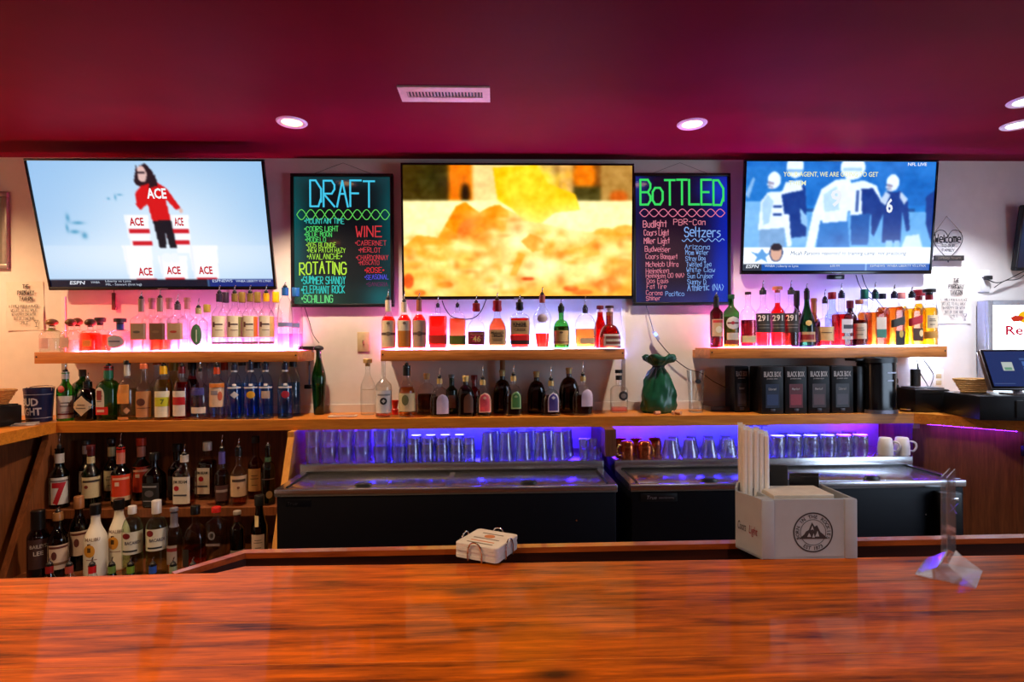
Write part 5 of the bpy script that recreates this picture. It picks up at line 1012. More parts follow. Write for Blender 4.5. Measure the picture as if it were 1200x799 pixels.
c.poly([(.955, .32), (1, .26), (1, .74), (.965, .58)], N_); c.poly([(.86, .68), (.93, .66), (.955, .79), (.84, .79)], P_, .8); c.grain(.03, 4, 11); c.blur(1)
c.rect(0, 1, .785, .94, (240, 244, 250)); c.rect(0, 1, .935, 1, (14, 74, 160)); c.rect(.655, .66, .935, 1, (210, 226, 245)); c.rect(0, .1, .935, 1, (40, 46, 60))
c.ell(.175, .83, .036, .085, (40, 60, 110)); c.ell(.175, .83, .030, .075, (206, 160, 140)); c.ell(.175, .78, .03, .035, (40, 30, 40)); c.poly([(.04, .82), (.08, .84), (.1, .79), (.12, .84), (.15, .83), (.12, .87), (.13, .92), (.1, .89), (.06, .92), (.075, .87)], (90, 150, 210)); c.blur(1)
t3, s3, sw, sh = tv((873.5, 186.7), (1101, 186.7), (868.7, 322), (1091.7, 320), 3.335, 3.40, 'wall television showing blue-tinted football players', c, 1.3, chin=.022)
scr_text(s3, sw, sh, 'YOUR AGENT, WE ARE GOING TO GET', .445, .135, .042, (240, 240, 170), .50, bold=.01); scr_text(s3, sw, sh, 'THEM', .27, .215, .042, (236, 240, 200), .09, bold=.01); scr_text(s3, sw, sh, 'NFL LIVE', .90, .035, .028, (236, 242, 250), .10, bold=.02)
scr_text(s3, sw, sh, '6', .765, .46, .12, (236, 242, 252), .035, bold=.03); scr_text(s3, sw, sh, '9', .48, .40, .14, (240, 246, 255), .06, bold=.03)
scr_text(s3, sw, sh, 'Micah Parsons reported to training camp, not practicing', .56, .855, .036, (60, 90, 130), .62, shear=.2)
scr_text(s3, sw, sh, 'ESPN', .05, .975, .03, (230, 236, 245), .07, bold=.02, shear=.2); scr_text(s3, sw, sh, 'WNBA | Liberty vs Lynx', .115, .967, .022, (220, 230, 245), .18, center=False); scr_text(s3, sw, sh, '6:00 PM', .49, .967, .022, (220, 230, 245), .05); scr_text(s3, sw, sh, 'ESPNEWS  WNBA LIBERTY VS LYNX', .83, .967, .022, (220, 230, 245), .30)
MB().rbox(-.05, .05, .0, .03, -sh / 2 - .05, -sh / 2 - .022, .004).build('sensor_pod', M_GLOSSB, t3)
# edge television
c = Canvas(24, 24, (20, 30, 60)); c.blob(.3, .5, .3, .4, (60, 100, 160), .8)
tv((1202, 240), (1400, 240), (1188, 317), (1386, 317), 3.36, 3.42, 'wall television cut off at the picture edge above the register', c, .6)

# ------------------------------------------------------------------ glowing menu boards
def board(px, label, canvas):
    x0, x1, y0, y1 = px; Y = 3.425
    a, b = W(x0, y0, Y), W(x1, y1, Y); wd, ht = b.x - a.x, W((x0 + x1) / 2, y0, Y).z - W((x0 + x1) / 2, y1, Y).z
    ctr = W((x0 + x1) / 2, (y0 + y1) / 2, Y)
    r = tag(empty('menu_board', (ctr.x, Y, ctr.z)), label, 'menu board', 'glowing menu boards')
    hw, hh, t = wd / 2, ht / 2, .019
    f = MB(); f.rbox(-hw, hw, 0, .034, hh - t, hh, .003); f.rbox(-hw, hw, 0, .034, -hh, -hh + t, .003); f.rbox(-hw, -hw + t, 0, .034, -hh + t, hh - t, .003); f.rbox(hw - t, hw, 0, .034, -hh + t, hh - t, .003)
    f.build('frame', M_BLACK, r, sharp=30)
    MB().box(-hw + t, hw - t, .016, .034, -hh + t, hh - t).build('backing', M_BLACKM, r, smooth=False)
    canvas.build('writing_panel', wd - 2 * t, ht - 2 * t, screen_mat('board_glow', .75, .06), r, .012)
    s = wd / (x1 - x0); mx, my = (x0 + x1) / 2, (y0 + y1) / 2
    L = lambda x, y: ((x - mx) * s, (my - y) * s)
    m = MB().tube([(-hw * .62, .03, hh), (0.0, .034, hh + .075), (hw * .62, .03, hh)], .0012, 5).build('hanging_wire', plain('wire_grey', (120, 112, 110), .5), r)
    return r, L, s
def write(r, L, s, txt, x, y, h, rgb, width=None, t=.16, k=1.0, wf=.9, wob=.5, sp=1.5):
    X, Z = L(x, y)
    hand('lettering', txt, X, Z, h * s, em(rgb, k), r, t=h * s * t, y=.0095, wf=wf, wob=wob, width=width * s if width else None, sp=sp)
def squiggle(r, L, s, x0, x1, yc, amp, n, rgb, t=.9, ph=0):
    for q in (0, PI):
        pts = [L(x0 + (x1 - x0) * i / 80, yc + amp * math.sin(2 * PI * n * i / 80 + q + ph)) for i in range(81)]
        ribbon(MB(), [pts], t * s, .0095).build('scroll_line', em(rgb), r, smooth=False)
c = Canvas(64, 84, (4, 22, 26))
for x, y, rx, ry, k, q in ((0, .5, .16, .7, (10, 96, 100), 1), (1, .35, .14, .5, (8, 84, 92), 1), (.5, 0, .7, .07, (10, 80, 90), .8), (.2, 1, .35, .2, (60, 110, 80), .8), (.9, .95, .2, .12, (10, 110, 116), .9), (.55, .45, .3, .25, (14, 14, 20), .6)): c.blob(x, y, rx, ry, k, q)
r, L, s = board((340, 461.5, 203, 359.5), 'glowing black menu board with teal DRAFT heading', c)
CY_, GR_, YG, RD_, TQ = (70, 200, 236), (90, 226, 110), (170, 230, 70), (206, 60, 70), (60, 200, 190)
write(r, L, s, 'DRAFT', 363, 241, 31, CY_, 79, t=.07, wob=.1, sp=.9)
squiggle(r, L, s, 347, 457, 250.5, 6, 5, (100, 210, 90))
for txt, x, y, h, wd, k in (('*MOUNTAIN TIME', 356, 261, 6, 48, TQ), ('*COORS LIGHT', 356, 270.5, 6, 41, GR_), ('*BLUE MOON', 356, 276.8, 5.2, 33, GR_), ('*MODELO', 357, 283, 5.2, 25, GR_), ('*805 BLONDE', 358, 289.5, 5.4, 36, YG), ('*NEW PATCH HAZY', 359, 295.6, 5.2, 46, YG), ('*AVALANCHE*', 359, 303.5, 6.4, 42, YG), ('ROTATING', 350, 321.5, 14, 57, (190, 236, 70)), ('*SUMMER SHANDY', 352, 333, 8.6, 53, TQ), ('*ELEPHANT ROCK', 352, 344.5, 8.6, 52, TQ), ('*SCHILLING', 352, 355, 8.6, 38, (110, 220, 130))):
    write(r, L, s, txt, x, y, h, k, wd, t=.11)
for txt, x, y, h, wd, k in (('WINE', 417, 276, 12.5, 33, (206, 54, 60)), ('*CABERNET', 416, 287, 5.5, 38, RD_), ('*MERLOT', 420, 295.5, 5.5, 27, RD_), ('*CHARDONNAY', 417, 304.5, 5.5, 39, RD_), ('*MOSCATO', 420, 310.5, 5, 25, RD_), ('*ROSE*', 427, 320, 6, 24, (236, 50, 60)), ('*SEASONAL', 427, 328, 5.4, 29, (90, 80, 220)), ('*SANGRIA', 429, 336, 4.6, 26, (110, 40, 90))):
    write(r, L, s, txt, x, y, h, k, wd, t=.11)
c = Canvas(64, 84, (10, 10, 40))
for x, y, rx, ry, k, q in ((1, .45, .22, .9, (10, 40, 200), 1), (.9, .12, .2, .1, (16, 60, 220), 1), (0, .12, .14, .22, (20, 60, 190), .9), (0, .6, .10, .7, (14, 40, 130), .8), (.3, .3, .4, .2, (26, 10, 30), .7), (.35, .62, .4, .3, (64, 24, 44), .8), (.6, 1, .5, .12, (60, 60, 140), .8), (.93, .85, .12, .3, (16, 60, 220), .8)): c.blob(x, y, rx, ry, k, q)  # blue edge glow; the maroon patch is a room reflection painted in
r, L, s = board((741.5, 857.5, 202.5, 357.5), 'glowing blue menu board with green BOTTLED heading', c)
write(r, L, s, 'BoTTLED', 751, 239.5, 29, (60, 220, 100), 101, t=.085, wob=.1, sp=.9)
squiggle(r, L, s, 750, 851, 249, 4.5, 4.5, (226, 120, 150))
PK, BL_ = (226, 130, 150), (130, 170, 236)
for txt, x, y, h, wd in (('Budlight', 754, 265.5, 7.5, 29), ('Coors Light', 755, 275.5, 6.5, 30), ('Miller Light', 755, 285, 6.5, 31), ('Budweiser', 756, 294.5, 6.2, 31), ('Coors Banquet', 757, 303, 5.6, 38), ('Michelob Ultra', 757, 312, 5.6, 39), ('Heineken', 757, 319.5, 5.6, 28), ('Heineken 00 (NA)', 757, 325, 5, 46), ('Dos Equis', 758, 331, 5, 26), ('Fat Tire', 758, 338, 5.2, 24), ('Corona', 757, 345, 5, 20), ('Shiner', 757, 351.5, 5, 18), ('PBR-Can', 790, 263, 6.5, 39)): write(r, L, s, txt, x, y, h, PK, wd, t=.11)
for txt, x, y, h, wd in (('Seltzers', 803, 277, 11, 44), ('Arizona', 803, 291.5, 5.6, 31), ('Mom Water', 804, 298, 5.4, 28), ('Stray Dog', 804, 305, 5.4, 24), ('Twisted Tea', 805, 312, 5.4, 30), ('White Claw', 805, 318.5, 5.4, 35), ('Sun Cruiser', 806, 325.5, 5.4, 32), ('Sunny D', 806, 332.5, 5.6, 23), ('Athletic (NA)', 806, 340, 7, 44), ('Pacifico', 780, 346.5, 5, 23)): write(r, L, s, txt, x, y, h, BL_, wd, t=.11)
ribbon(MB(), [[L(800 + 50 * i / 60, 281 + 1.6 * math.sin(i / 60 * 2 * PI * 6)) for i in range(61)]], .9 * s, .0095).build('scroll_line', em(BL_), r, smooth=False)

# ------------------------------------------------------------------ wall things
def wall_box(name, x0, x1, y0, y1, d, mat, label, cat, b=.003):
    a = W(x0, y0, WALL_Y - d); e = W(x1, y1, WALL_Y - d)
    o = empty(name, ((a.x + e.x) / 2, WALL_Y, (a.z + e.z) / 2)); tag(o, label, cat)
    hw, hh = (e.x - a.x) / 2, (a.z - e.z) / 2
    return o, hw, hh
o, hw, hh = wall_box('light_switch', 418.5, 433, 389, 412, .006, M_BEIGE, 'beige wall switch plate between the two shelves', 'switch')
MB().rbox(-hw, hw, -.008, 0, -hh, hh, .003).build('plate', M_BEIGE, o); MB().rbox(-.006, .006, -.018, -.007, -.012, .012, .003).build('toggle', plain('toggle_brown', (150, 126, 90), .5), o)
o, hw, hh = wall_box('wall_outlet', 1093, 1106, 433, 456, .006, M_WHITE, 'white wall outlet above the receipt printer', 'outlet')
MB().rbox(-hw, hw, -.008, 0, -hh, hh, .003).build('plate', M_WHITE, o); MB().rbox(-.017, .017, -.011, -.007, .006, .036, .004).build('socket', M_BEIGE, o); MB().rbox(-.017, .017, -.011, -.007, -.036, -.006, .004).build('socket', M_BEIGE, o)
o, hw, hh = wall_box('wall_outlet', 1146, 1160, 316, 342, .006, M_WHITE, 'white wall outlet with black plug under the edge television', 'outlet')
MB().rbox(-hw, hw, -.008, 0, -hh, hh, .003).build('plate', M_WHITE, o); MB().rbox(-.006, .03, -.04, -.007, .004, .03, .005).build('plug', M_BLACK, o)
def cord(label, pts, r=.0032, mat=None, name='power_cord'):
    P = [Vector(p) for p in pts]; base = P[0].copy()
    ob = MB().tube([p - base for p in catmull(P, 8)], r, 6).build(name, mat or M_BLACK, None, loc=base)
    return tag(ob, label, 'cord')
cord('black power cord drooping from the outlet by the edge television', [W(1151, 325, 3.42), W(1156, 327, 3.40), W(1172, 331, 3.42), W(1200, 318, 3.42), W(1215, 314, 3.43)])
cord('thin black cord curving to the picture edge above the lit cooler', [W(1165, 337, 3.44), W(1178, 329, 3.43), W(1195, 326, 3.43), W(1212, 310, 3.435)], .0025)
cord('thin black cable running down from the draft board', [W(357, 360, 3.44), W(362, 375, 3.43), W(367, 392, 3.43), W(374, 402, 3.42)], .0022)
o = cord('grey cable running from the bottle board down to the counter', [W(757, 357, 3.44), W(763, 378, 3.43), W(768, 394, 3.425), W(776, 405, 3.43), W(790, 420, 3.43), W(806, 432, 3.43), W(822, 437, 3.43), W(838, 448, 3.435), W(862, 459, 3.44)], .0028, plain('cable_grey', (84, 80, 84), .5))
o = tag(empty('cable_connector', W(769, 393, 3.415)[:], (0, math.radians(-35), 0)), 'blue glowing inline led connector on the grey cable', 'connector')
MB().rbox(-.009, .009, -.008, .008, -.032, .032, .004).build('housing', plain('connector_clear', (190, 200, 230), .3), o)
MB().rbox(-.0095, .0095, -.0095, .0, -.004, .022, .003).build('indicator_light', emitter('indicator_blue', (120, 150, 255), 4.0), o)
cord('blue-black cable hanging behind the yellow scotch bottles, inner', [W(1003, 322, 3.42), W(1007, 334, 3.42), W(1014, 345, 3.43), W(1024, 352, 3.44)], .003)
cord('blue-black cable hanging beside the scotch bottles, outer', [W(1010, 322, 3.42), W(1015, 336, 3.42), W(1024, 347, 3.43), W(1036, 362, 3.44)], .003)
cord('black cable looping behind the flask bottles', [W(518, 352, 3.43), W(522, 362, 3.43), W(530, 371, 3.435), W(545, 374, 3.44), W(556, 372, 3.44), W(564, 364, 3.44), W(570, 350, 3.44)], .003)
cord('black cable dropping from shelf to receipt printer, inner loop', [W(1074, 421, 3.44), W(1078, 436, 3.42), W(1085, 448, 3.38), W(1089, 456, 3.32)], .003)
cord('black cable dropping from shelf to receipt printer, outer loop', [W(1082, 421, 3.44), W(1090, 432, 3.42), W(1094, 441, 3.40), W(1089, 456, 3.335)], .003)
# brown tag under the advert screen
o = empty('wooden_tag', W(133.5, 343, 3.445)[:]); tag(o, 'small brown wooden tag hanging under the advert screen', 'tag')
MB().rbox(-.012, .012, -.006, .006, -.105, 0, .004).build('strip', plain('tag_brown', (96, 44, 34), .6), o); MB().tube([(0, 0, -.0), (0, .003, .03)], .0015).build('string', M_BLACK, o)
# paper notices
def notice(x0, x1, y0, y1, label, tilt=0.0):
    Y = WALL_Y - .002
    a, e = W(x0, y0, Y), W(x1, y1, Y); c0 = W((x0 + x1) / 2, (y0 + y1) / 2, Y); hw, hh = (e.x - a.x) / 2, (a.z - e.z) / 2
    o = tag(empty('paper_notice', c0[:], (0, tilt, 0)), label, 'notice')
    v = []; f = []
    for i in range(7):
        for j in range(7):
            u, w_ = j / 6 * 2 - 1, i / 6 * 2 - 1
            v.append((u * hw, -.001 - .006 * (abs(u) ** 4) * (w_ < -.2) - .002 * math.sin(i * 1.3 + j), w_ * hh))
    for i in range(6):
        for j in range(6): f.append((i * 7 + j, i * 7 + j + 1, (i + 1) * 7 + j + 1, (i + 1) * 7 + j))
    m = MB().add(v, f); m.add([(p[0], p[1] + .0008, p[2]) for p in v], [q[::-1] for q in f])
    m.build('sheet', plain('notice_paper', (232, 222, 212), .7, var=.03), o)
    ink = plain('notice_ink', (96, 86, 84), .6); y_ = -.0105
    for k, (t, w_, h_) in enumerate((('THE', .34, .10), ('PARKWAY', .92, .11), ('TAVERN', .74, .11))): hand('lettering', t, hw * .12, hh * (.72 - k * .26), hh * h_ * 1.5, ink, o, y=y_, center=True, width=hw * w_, t=hh * .028)
    for k, t in enumerate(('A FAMILY PUB IS A PLACE', 'WE LIKE TO ALL WALK', 'IN HAPPY OR WITH', 'OUT OF TUNE AND', 'SMILE')): hand('lettering', t, -hw * .02, hh * (-.06 - k * .17), hh * .10, ink, o, y=y_, center=True, width=hw * (1.6, 1.4, 1.3, 1.1, .5)[k], t=hh * .013)
    ribbon(MB(), [[(hw * .5, -hh * .60), (hw * .62, -hh * .72), (hw * .74, -hh * .60), (hw * .5, -hh * .60)], [(hw * .62, -hh * .72), (hw * .62, -hh * .86)], [(hw * .55, -hh * .86), (hw * .69, -hh * .86)]], hh * .02, y_).build('glass_drawing', ink, o, smooth=False)
notice(8, 52, 330, 387, 'white handwritten paper notice taped beside the blue bucket corner', -.02)
notice(1097, 1137, 323, 379, 'white handwritten paper notice below the heart-shaped welcome sign', .01)
# heart welcome sign
o = tag(empty('welcome_sign', W(1111, 285, 3.44)[:]), 'wire heart welcome sign hanging on a cord above the notice', 'sign')
sg = 3.44 / F_PX; dkw = plain('sign_wire', (70, 62, 60), .5)
hp = []
for i in range(41):
    t = 2 * PI * i / 40; hp.append((16 * math.sin(t) ** 3 * 1.12 * sg, 0, (13 * math.cos(t) - 5 * math.cos(2 * t) - 2 * math.cos(3 * t) - math.cos(4 * t)) * 1.35 * sg))
MB().tube(hp[:-1], .0025, 6, closed=True).build('heart_wire', dkw, o)
MB().tube([(-17 * sg, 0, 12 * sg), (0, .01, 33 * sg), (17 * sg, 0, 12 * sg)], .002, 5).build('hanging_cord', plain('cord_tan', (150, 130, 110), .7), o)
hand('lettering', 'Welcome', 0, 1 * sg, 9 * sg, plain('sign_ink', (24, 20, 22), .5), o, y=-.004, center=True, width=33 * sg, t=1.4 * sg)
hand('lettering', 'TO OUR', 0, -4.5 * sg, 3 * sg, MATS['sign_ink'], o, y=-.004, center=True, width=16 * sg, t=.5 * sg); hand('lettering', 'FAMILY', 0, -10 * sg, 3 * sg, MATS['sign_ink'], o, y=-.004, center=True, width=16 * sg, t=.5 * sg)
MB().rbox(-18 * sg, 18 * sg, -.012, .004, -21 * sg, -15 * sg, .002).build('name_plank', plain('plank_dark', (44, 36, 36), .6), o)
hand('lettering', 'parkway tavern', 0, -19.2 * sg, 2.6 * sg, plain('plank_ink', (130, 116, 104), .6), o, y=-.0125, center=True, width=28 * sg, t=.4 * sg)
# picture frame at the edge
o, hw, hh = wall_box('picture_frame', -62, 8.5, 224, 315, .02, M_WHITE, 'pale silver picture frame cut off at the picture edge', 'picture')
f = MB(); t = .03; f.rbox(-hw, hw, -.022, 0, hh - t, hh, .004); f.rbox(-hw, hw, -.022, 0, -hh, -hh + t, .004); f.rbox(-hw, -hw + t, -.022, 0, -hh + t, hh - t, .004); f.rbox(hw - t, hw, -.022, 0, -hh + t, hh - t, .004)
f.build('frame', plain('frame_pewter', (150, 140, 132), .35, metal=.4), o); MB().box(-hw + t, hw - t, -.008, 0, -hh + t, hh - t).build('picture', plain('picture_dim', (120, 110, 100), .5), o, smooth=False)
# black wall bracket near slender bottle
o = tag(empty('wall_bracket', W(360, 408, WALL_Y)[:]), 'short black wall bracket beside the slender green bottle', 'bracket')
MB().rbox(-.05, .045, -.03, 0, -.012, .012, .004).build('arm', M_BLACK, o); MB().rbox(-.012, .03, -.028, 0, -.25, -.225, .004).build('lower_clip', M_BLACK, o); MB().box(.01, .018, -.008, 0, -.25, 0).build('rod', M_CHROME, o, smooth=False)
# ------------------------------------------------------------------ glassware under the counter
G_W = glass('glassware', (.94, .96, .985), edge=1.0, refr=.5, gloss=1.8, haze=.05)
def shell(prof_out, t=.0025, base=.006, seg=20):
    """a drinking glass: outer and inner wall; prof_out (r, z) from the foot up"""
    z0 = prof_out[0][1]
    inner = [(max(.001, r - t), max(z, z0 + base)) for r, z in prof_out[::-1] if z >= z0 + base or True]
    m = MB(); m.lathe([(0, z0)] + prof_out + inner + [(0, z0 + base)], seg, cap=False); return m
def flip(prof): h = max(z for r, z in prof); return [(r, h - z) for r, z in prof][::-1]
def inv(m, h): m.v = [(x, -y, h - z) for x, y, z in m.v]; return m
ROCKS = shell([(.034, 0), (.037, .004), (.040, .045), (.041, .082)]).mesh('rocks')
TUMB = inv(shell([(.027, 0), (.029, .004), (.036, .09)]), .09).mesh('tumbler')
PINT = inv(shell([(.029, 0), (.030, .004), (.036, .09), (.043, .148)]), .148).mesh('pint')
SHOT = shell([(.019, 0), (.020, .004), (.024, .055)], .003, .012).mesh('shot')
FLARE = inv(shell([(.026, 0), (.028, .004), (.036, .05), (.049, .098)]), .098).mesh('flare')
ZL = LED_Z
label0 = lambda s: s
ORD = ['first', 'second', 'third', 'fourth', 'fifth', 'sixth']
def things(name, cat, group, spots, make, label):
    rows_ = {}
    for px, dY, zoff in spots: rows_.setdefault(dY, set()).add(px)
    for i, (px, dY, zoff) in enumerate(spots):
        if '%' in label0(label):
            o_ = ORD[sorted(rows_[dY]).index(px)]; fr_ = 'front' if dY < .15 and dY != .12 else 'rear'; up_ = 'upper' if zoff else 'lower'
            lab_ = label.replace('%o', o_).replace('%r', fr_).replace('%u', up_)
        else: lab_ = label
        p = W(px, 541, 3.0 + dY); o = make(); o.location = (p.x, 3.0 + dY, ZL + zoff + .0008); tag(o, lab_, cat, group)
def single(name, me, mat=None):
    def f(): return obj(name, me, mat or G_W)
    return f
cols = (367, 385.5, 404.5, 424.5, 446.5, 467.5)
things('rocks_glass', 'glass', 'stacked rocks glasses on the cooler ledge', [(x, .07, z) for x in cols for z in (0, .083)] + [(x + 3, .165, z) for x in cols for z in (0, .083)], single('rocks_glass', ROCKS), '%u clear rocks glass of the %o stack from the sloping panel, %r row')
things('tumbler', 'glass', 'upturned tumblers on the cooler ledge', [(x, .07, z) for x in (484, 501, 518, 534.5, 550) for z in (0, .036)] + [(x + 4, .16, z) for x in (484, 501, 518, 534.5) for z in (0, .036)], single('tumbler', TUMB), '%u tumbler of the %o upturned nested pair beside the rocks glasses, %r row')
things('pint_glass', 'glass', 'upturned pint glasses on the cooler ledge', [(x, .07, 0) for x in (571.5, 592.5, 613.5, 634, 654.5)] + [(x, .17, 0) for x in (580, 601, 622, 643, 664)], single('pint_glass', PINT), 'tall upturned pint glass, %o after the tumblers in the %r row')
things('shot_glass', 'glass', 'shot glasses on the cooler ledge', [(x, y, z) for x in (683.5, 695) for y in (.05,) for z in (0, .056)] + [(689, .12, 0), (700, .12, 0)], single('shot_glass', SHOT), '%u tiny shot glass, %o of the %r row near the wooden upright')
things('whiskey_glass', 'glass', 'upturned flared glasses on the cooler ledge', [(x, .08, 0) for x in (785, 808, 831, 854)] + [(x, .19, 0) for x in (789, 810, 830, 850)], single('whiskey_glass', FLARE), 'short upturned flared glass, %o after the copper mugs in the %r row')
# beer mugs and wine glasses
def beer_mug():
    r = empty('beer_mug')
    inv(shell([(.036, 0), (.039, .004), (.040, .06), (.038, .112)], .004, .010), .112).build('body', G_W, r)
    MB().tube([(.036, 0, .025), (.062, 0, .03), (.066, 0, .055), (.062, 0, .085), (.037, 0, .09)], .005, 8).build('handle', G_W, r)
    return r
def spin(f, a):
    def g():
        o = f(); o.rotation_euler.z = a; return o
    return g
for k, (x, dY, o_, fr_) in enumerate([(x, .085, ORD[i], 'front') for i, x in enumerate((911, 930.5, 950, 969.5, 989, 1008))] + [(x, .20, ORD[i], 'rear') for i, x in enumerate((919, 938, 957, 976, 995))]):
    things('beer_mug', 'mug', 'upturned glass beer mugs on the cooler ledge', [(x, dY, 0)], spin(beer_mug, math.radians(-102 + (k * 7) % 25)), 'upturned glass beer mug, %s in the %s row behind the caddy' % (o_, fr_))
WINE = inv(shell([(.033, 0), (.032, .003), (.004, .008), (.004, .07), (.02, .085), (.034, .11), (.030, .155)], .0015, .002), .155)
wine_me = WINE.mesh('wine')
for x, d in ((876, 'nearer the flared glasses'), (893, 'nearer the beer mugs')):
    things('wine_glass', 'glass', 'wine glasses behind the straws', [(x, .20, 0)], single('wine_glass', wine_me), 'tall stemmed glass standing behind the straws, ' + d)
M_COP = plain('copper', (196, 104, 62), .22, metal=1.0, var=.12, scale=60)
def copper_mug():
    r = empty('copper_mug')
    inv(shell([(.026, 0), (.034, .006), (.041, .030), (.042, .050), (.037, .085), (.036, .094)], .002, .004, 24), .094).build('body', M_COP, r)
    MB().tube(catmull([(.036, 0, .02), (.058, 0, .018), (.066, 0, .045), (.056, 0, .072), (.036, 0, .072)], 4), .0042, 8).build('handle', plain('brass', (206, 160, 84), .25, metal=1.0), r)
    return r
for x, dY, a, d in ((735, .07, 200, 'nearest the wooden upright'), (755.5, .07, -60, 'front one next to the flared glasses'), (727.5, .18, 100, 'back one against the upright'), (746, .17, 80, 'back one in the middle'), (767, .18, 60, 'back one next to the flared glasses')):
    things('copper_mug', 'mug', 'copper mugs on the cooler ledge', [(x, dY, 0)], spin(copper_mug, math.radians(a)), 'upturned hammered copper mug, ' + d)
M_CER = plain('white_ceramic', (226, 216, 206), .25, var=.02)
for x, d in ((1037.5, 'next to the beer mugs'), (1057, 'at the end by the purple panel')):
    r = empty('coffee_mug'); inv(shell([(.028, 0), (.033, .006), (.039, .05), (.040, .096)], .004, .008, 24), .096).build('body', M_CER, r)
    MB().tube(catmull([(.036, 0, .075), (.062, 0, .068), (.068, 0, .045), (.056, 0, .022), (.037, 0, .022)], 4), .0055, 8).build('handle', M_CER, r)
    p = W(x, 536, 3.075); r.location = (p.x, 3.075, ZL); r.rotation_euler.z = math.radians(-25)
    tag(r, 'upturned white ceramic coffee mug ' + d, 'mug', 'white mugs on the cooler ledge')

# ------------------------------------------------------------------ things on the back counter
def at(px, py, Y, Z, name, label, cat, rz=0.0, group=None):
    p = W(px, py, Y); return tag(empty(name, (p.x, Y, Z + .0008), (0, 0, rz)), label, cat, group)
def sc_(px, py, Y): return Y / ray(px, py).y / F_PX
# blue bucket
r = at(46, 495, 3.14, CT, 'ice_bucket', 'dark blue metal bucket with white lettering on the corner counter', 'bucket'); k = sc_(52.5, 490, 3.17) * .93
M_NAVY = plain('bucket_navy', (26, 38, 84), .35, metal=.2)
MB().lathe([(0, .002), (12.5 * k, 0), (13 * k, .004), (15.2 * k, 38 * k), (15.5 * k, 39.5 * k), (15.5 * k, 42 * k), (15.3 * k, 42 * k), (14.8 * k, 38 * k), (12.4 * k, .008), (0, .008)], 28, cap=False).build('pail', M_NAVY, r)
fyb = lambda x, z: -math.sqrt(max(1e-6, ((13 + 2.2 * z / (38 * k)) * k + .0012) ** 2 - x * x))
wh = plain('bucket_white', (206, 206, 216), .5)
print_text('lettering', 'BUD', -1 * k, 21 * k, 9 * k, wh, r, bold=.03, width=19 * k, fy=fyb); print_text('lettering', 'LIGHT', -1 * k, 9.5 * k, 8.5 * k, wh, r, bold=.03, width=23 * k, fy=fyb)
for z in (34, 5): MB().lathe([((13 + 2.2 * z / 38) * k + .0012, z * k), ((13 + 2.2 * (z + .8) / 38) * k + .0012, (z + .8) * k)], 28, cap=False).build('stripe', plain('stripe_silver', (150, 156, 180), .4), r)
MB().tube(catmull([(-15.2 * k, 0, 40 * k), (-14 * k, .03, 43 * k), (0, 14.5 * k, 44 * k), (14 * k, .03, 43 * k), (15.2 * k, 0, 40 * k)], 6), .0022, 6).build('bail_handle', M_CHROME, r)
MB().tube([(-15.2 * k, 0, 38 * k), (-15.3 * k, 0, 43 * k)], .003, 6).build('handle_ear', M_CHROME, r); MB().tube([(15.2 * k, 0, 38 * k), (15.3 * k, 0, 43 * k)], .003, 6).build('handle_ear', M_CHROME, r)
# black box, basket and papers at the edge
r = at(-12, 505, 2.95, CT, 'card_terminal', 'black box-shaped device with flat lid at the picture edge', 'device'); MB().rbox(-.09, .09, -.07, .09, 0, .105, .006).build('housing', M_BLACK, r); MB().rbox(-.08, .08, -.06, .08, .105, .112, .003).build('lid', M_BLACKM, r); MB().rbox(-.05, .05, -.073, -.069, .03, .06, .001).build('slot', M_GLOSSB, r)
def basket(px, py, Y, Z, R, H, label, rgb):
    r = at(px, py, Y, Z, 'bread_basket', label, 'basket', 0, 'woven baskets')
    m = plain('wicker_%d' % rgb[0], rgb, .6, var=.2, scale=120, bump=.4)
    v = MB(); rows = 7
    for i in range(rows):
        t = i / (rows - 1); rr = R * (.62 + .38 * t); z = .006 + (H - .010) * t; n = 56
        v2 = [((rr + .0016 * math.sin(a * 14 + (i % 2) * PI)) * math.cos(a), (rr + .0016 * math.sin(a * 14 + (i % 2) * PI)) * math.sin(a) * .72, z) for a in [2 * PI * q / n for q in range(n)]]
        MB().tube(v2, H / rows * .48, 5, closed=True).build('weave_ring', m, r)
    MB().lathe([(0, .002), (R * .62, .002), (R * .62, .006), (0, .006)], 24, dy=.72, cap=False).build('base', m, r)
    MB().tube([(R * 1.02 * math.cos(a), R * 1.02 * math.sin(a) * .72, H) for a in [2 * PI * q / 32 for q in range(32)]], .0055, 6, closed=True).build('rim', m, r)
basket(-8, 473, 2.96, CT + .112, .10, .075, 'tan woven basket on the black box at the picture edge', (196, 140, 74))
r = at(29, 503, 2.985, CT, 'paper_stack', 'loose pile of papers and pens beside the blue bucket', 'papers')
for i, (a, c) in enumerate(((.3, (214, 206, 196)), (-.2, (226, 220, 210)), (.6, (190, 180, 170)))):
    MB().rbox(-.05, .05, -.035, .035, i * .004, i * .004 + .0035, .001, 1).build('sheet', plain('sheet_%d' % i, c, .7), r, rot=(0, 0, a), loc=(0, i * .006, 0))
r = at(20, 486, 3.12, CT, 'pen', 'black ballpoint pen lying beside the papers', 'pen', .5); MB().tube([(-.07, 0, .006), (.055, 0, .006), (.07, 0, .006)], [.005, .005, .001], 8).build('barrel', M_BLACK, r); MB().tube([(-.07, 0, .006), (-.076, 0, .006)], .004, 8).build('cap', M_CHROME, r)
# small notepad on the counter near switch
r = at(403, 489, 3.22, CT, 'coaster', 'thin pale cardboard coaster lying on the counter by the green bottle', 'coaster', .1); MB().rbox(-.085, .075, -.03, .03, 0, .008, .002).build('board', plain('card_pale', (206, 186, 170), .7), r); MB().rbox(-.06, .06, -.022, .022, .008, .0085, .0002, 1).build('print', plain('card_print', (170, 130, 110), .7), r)
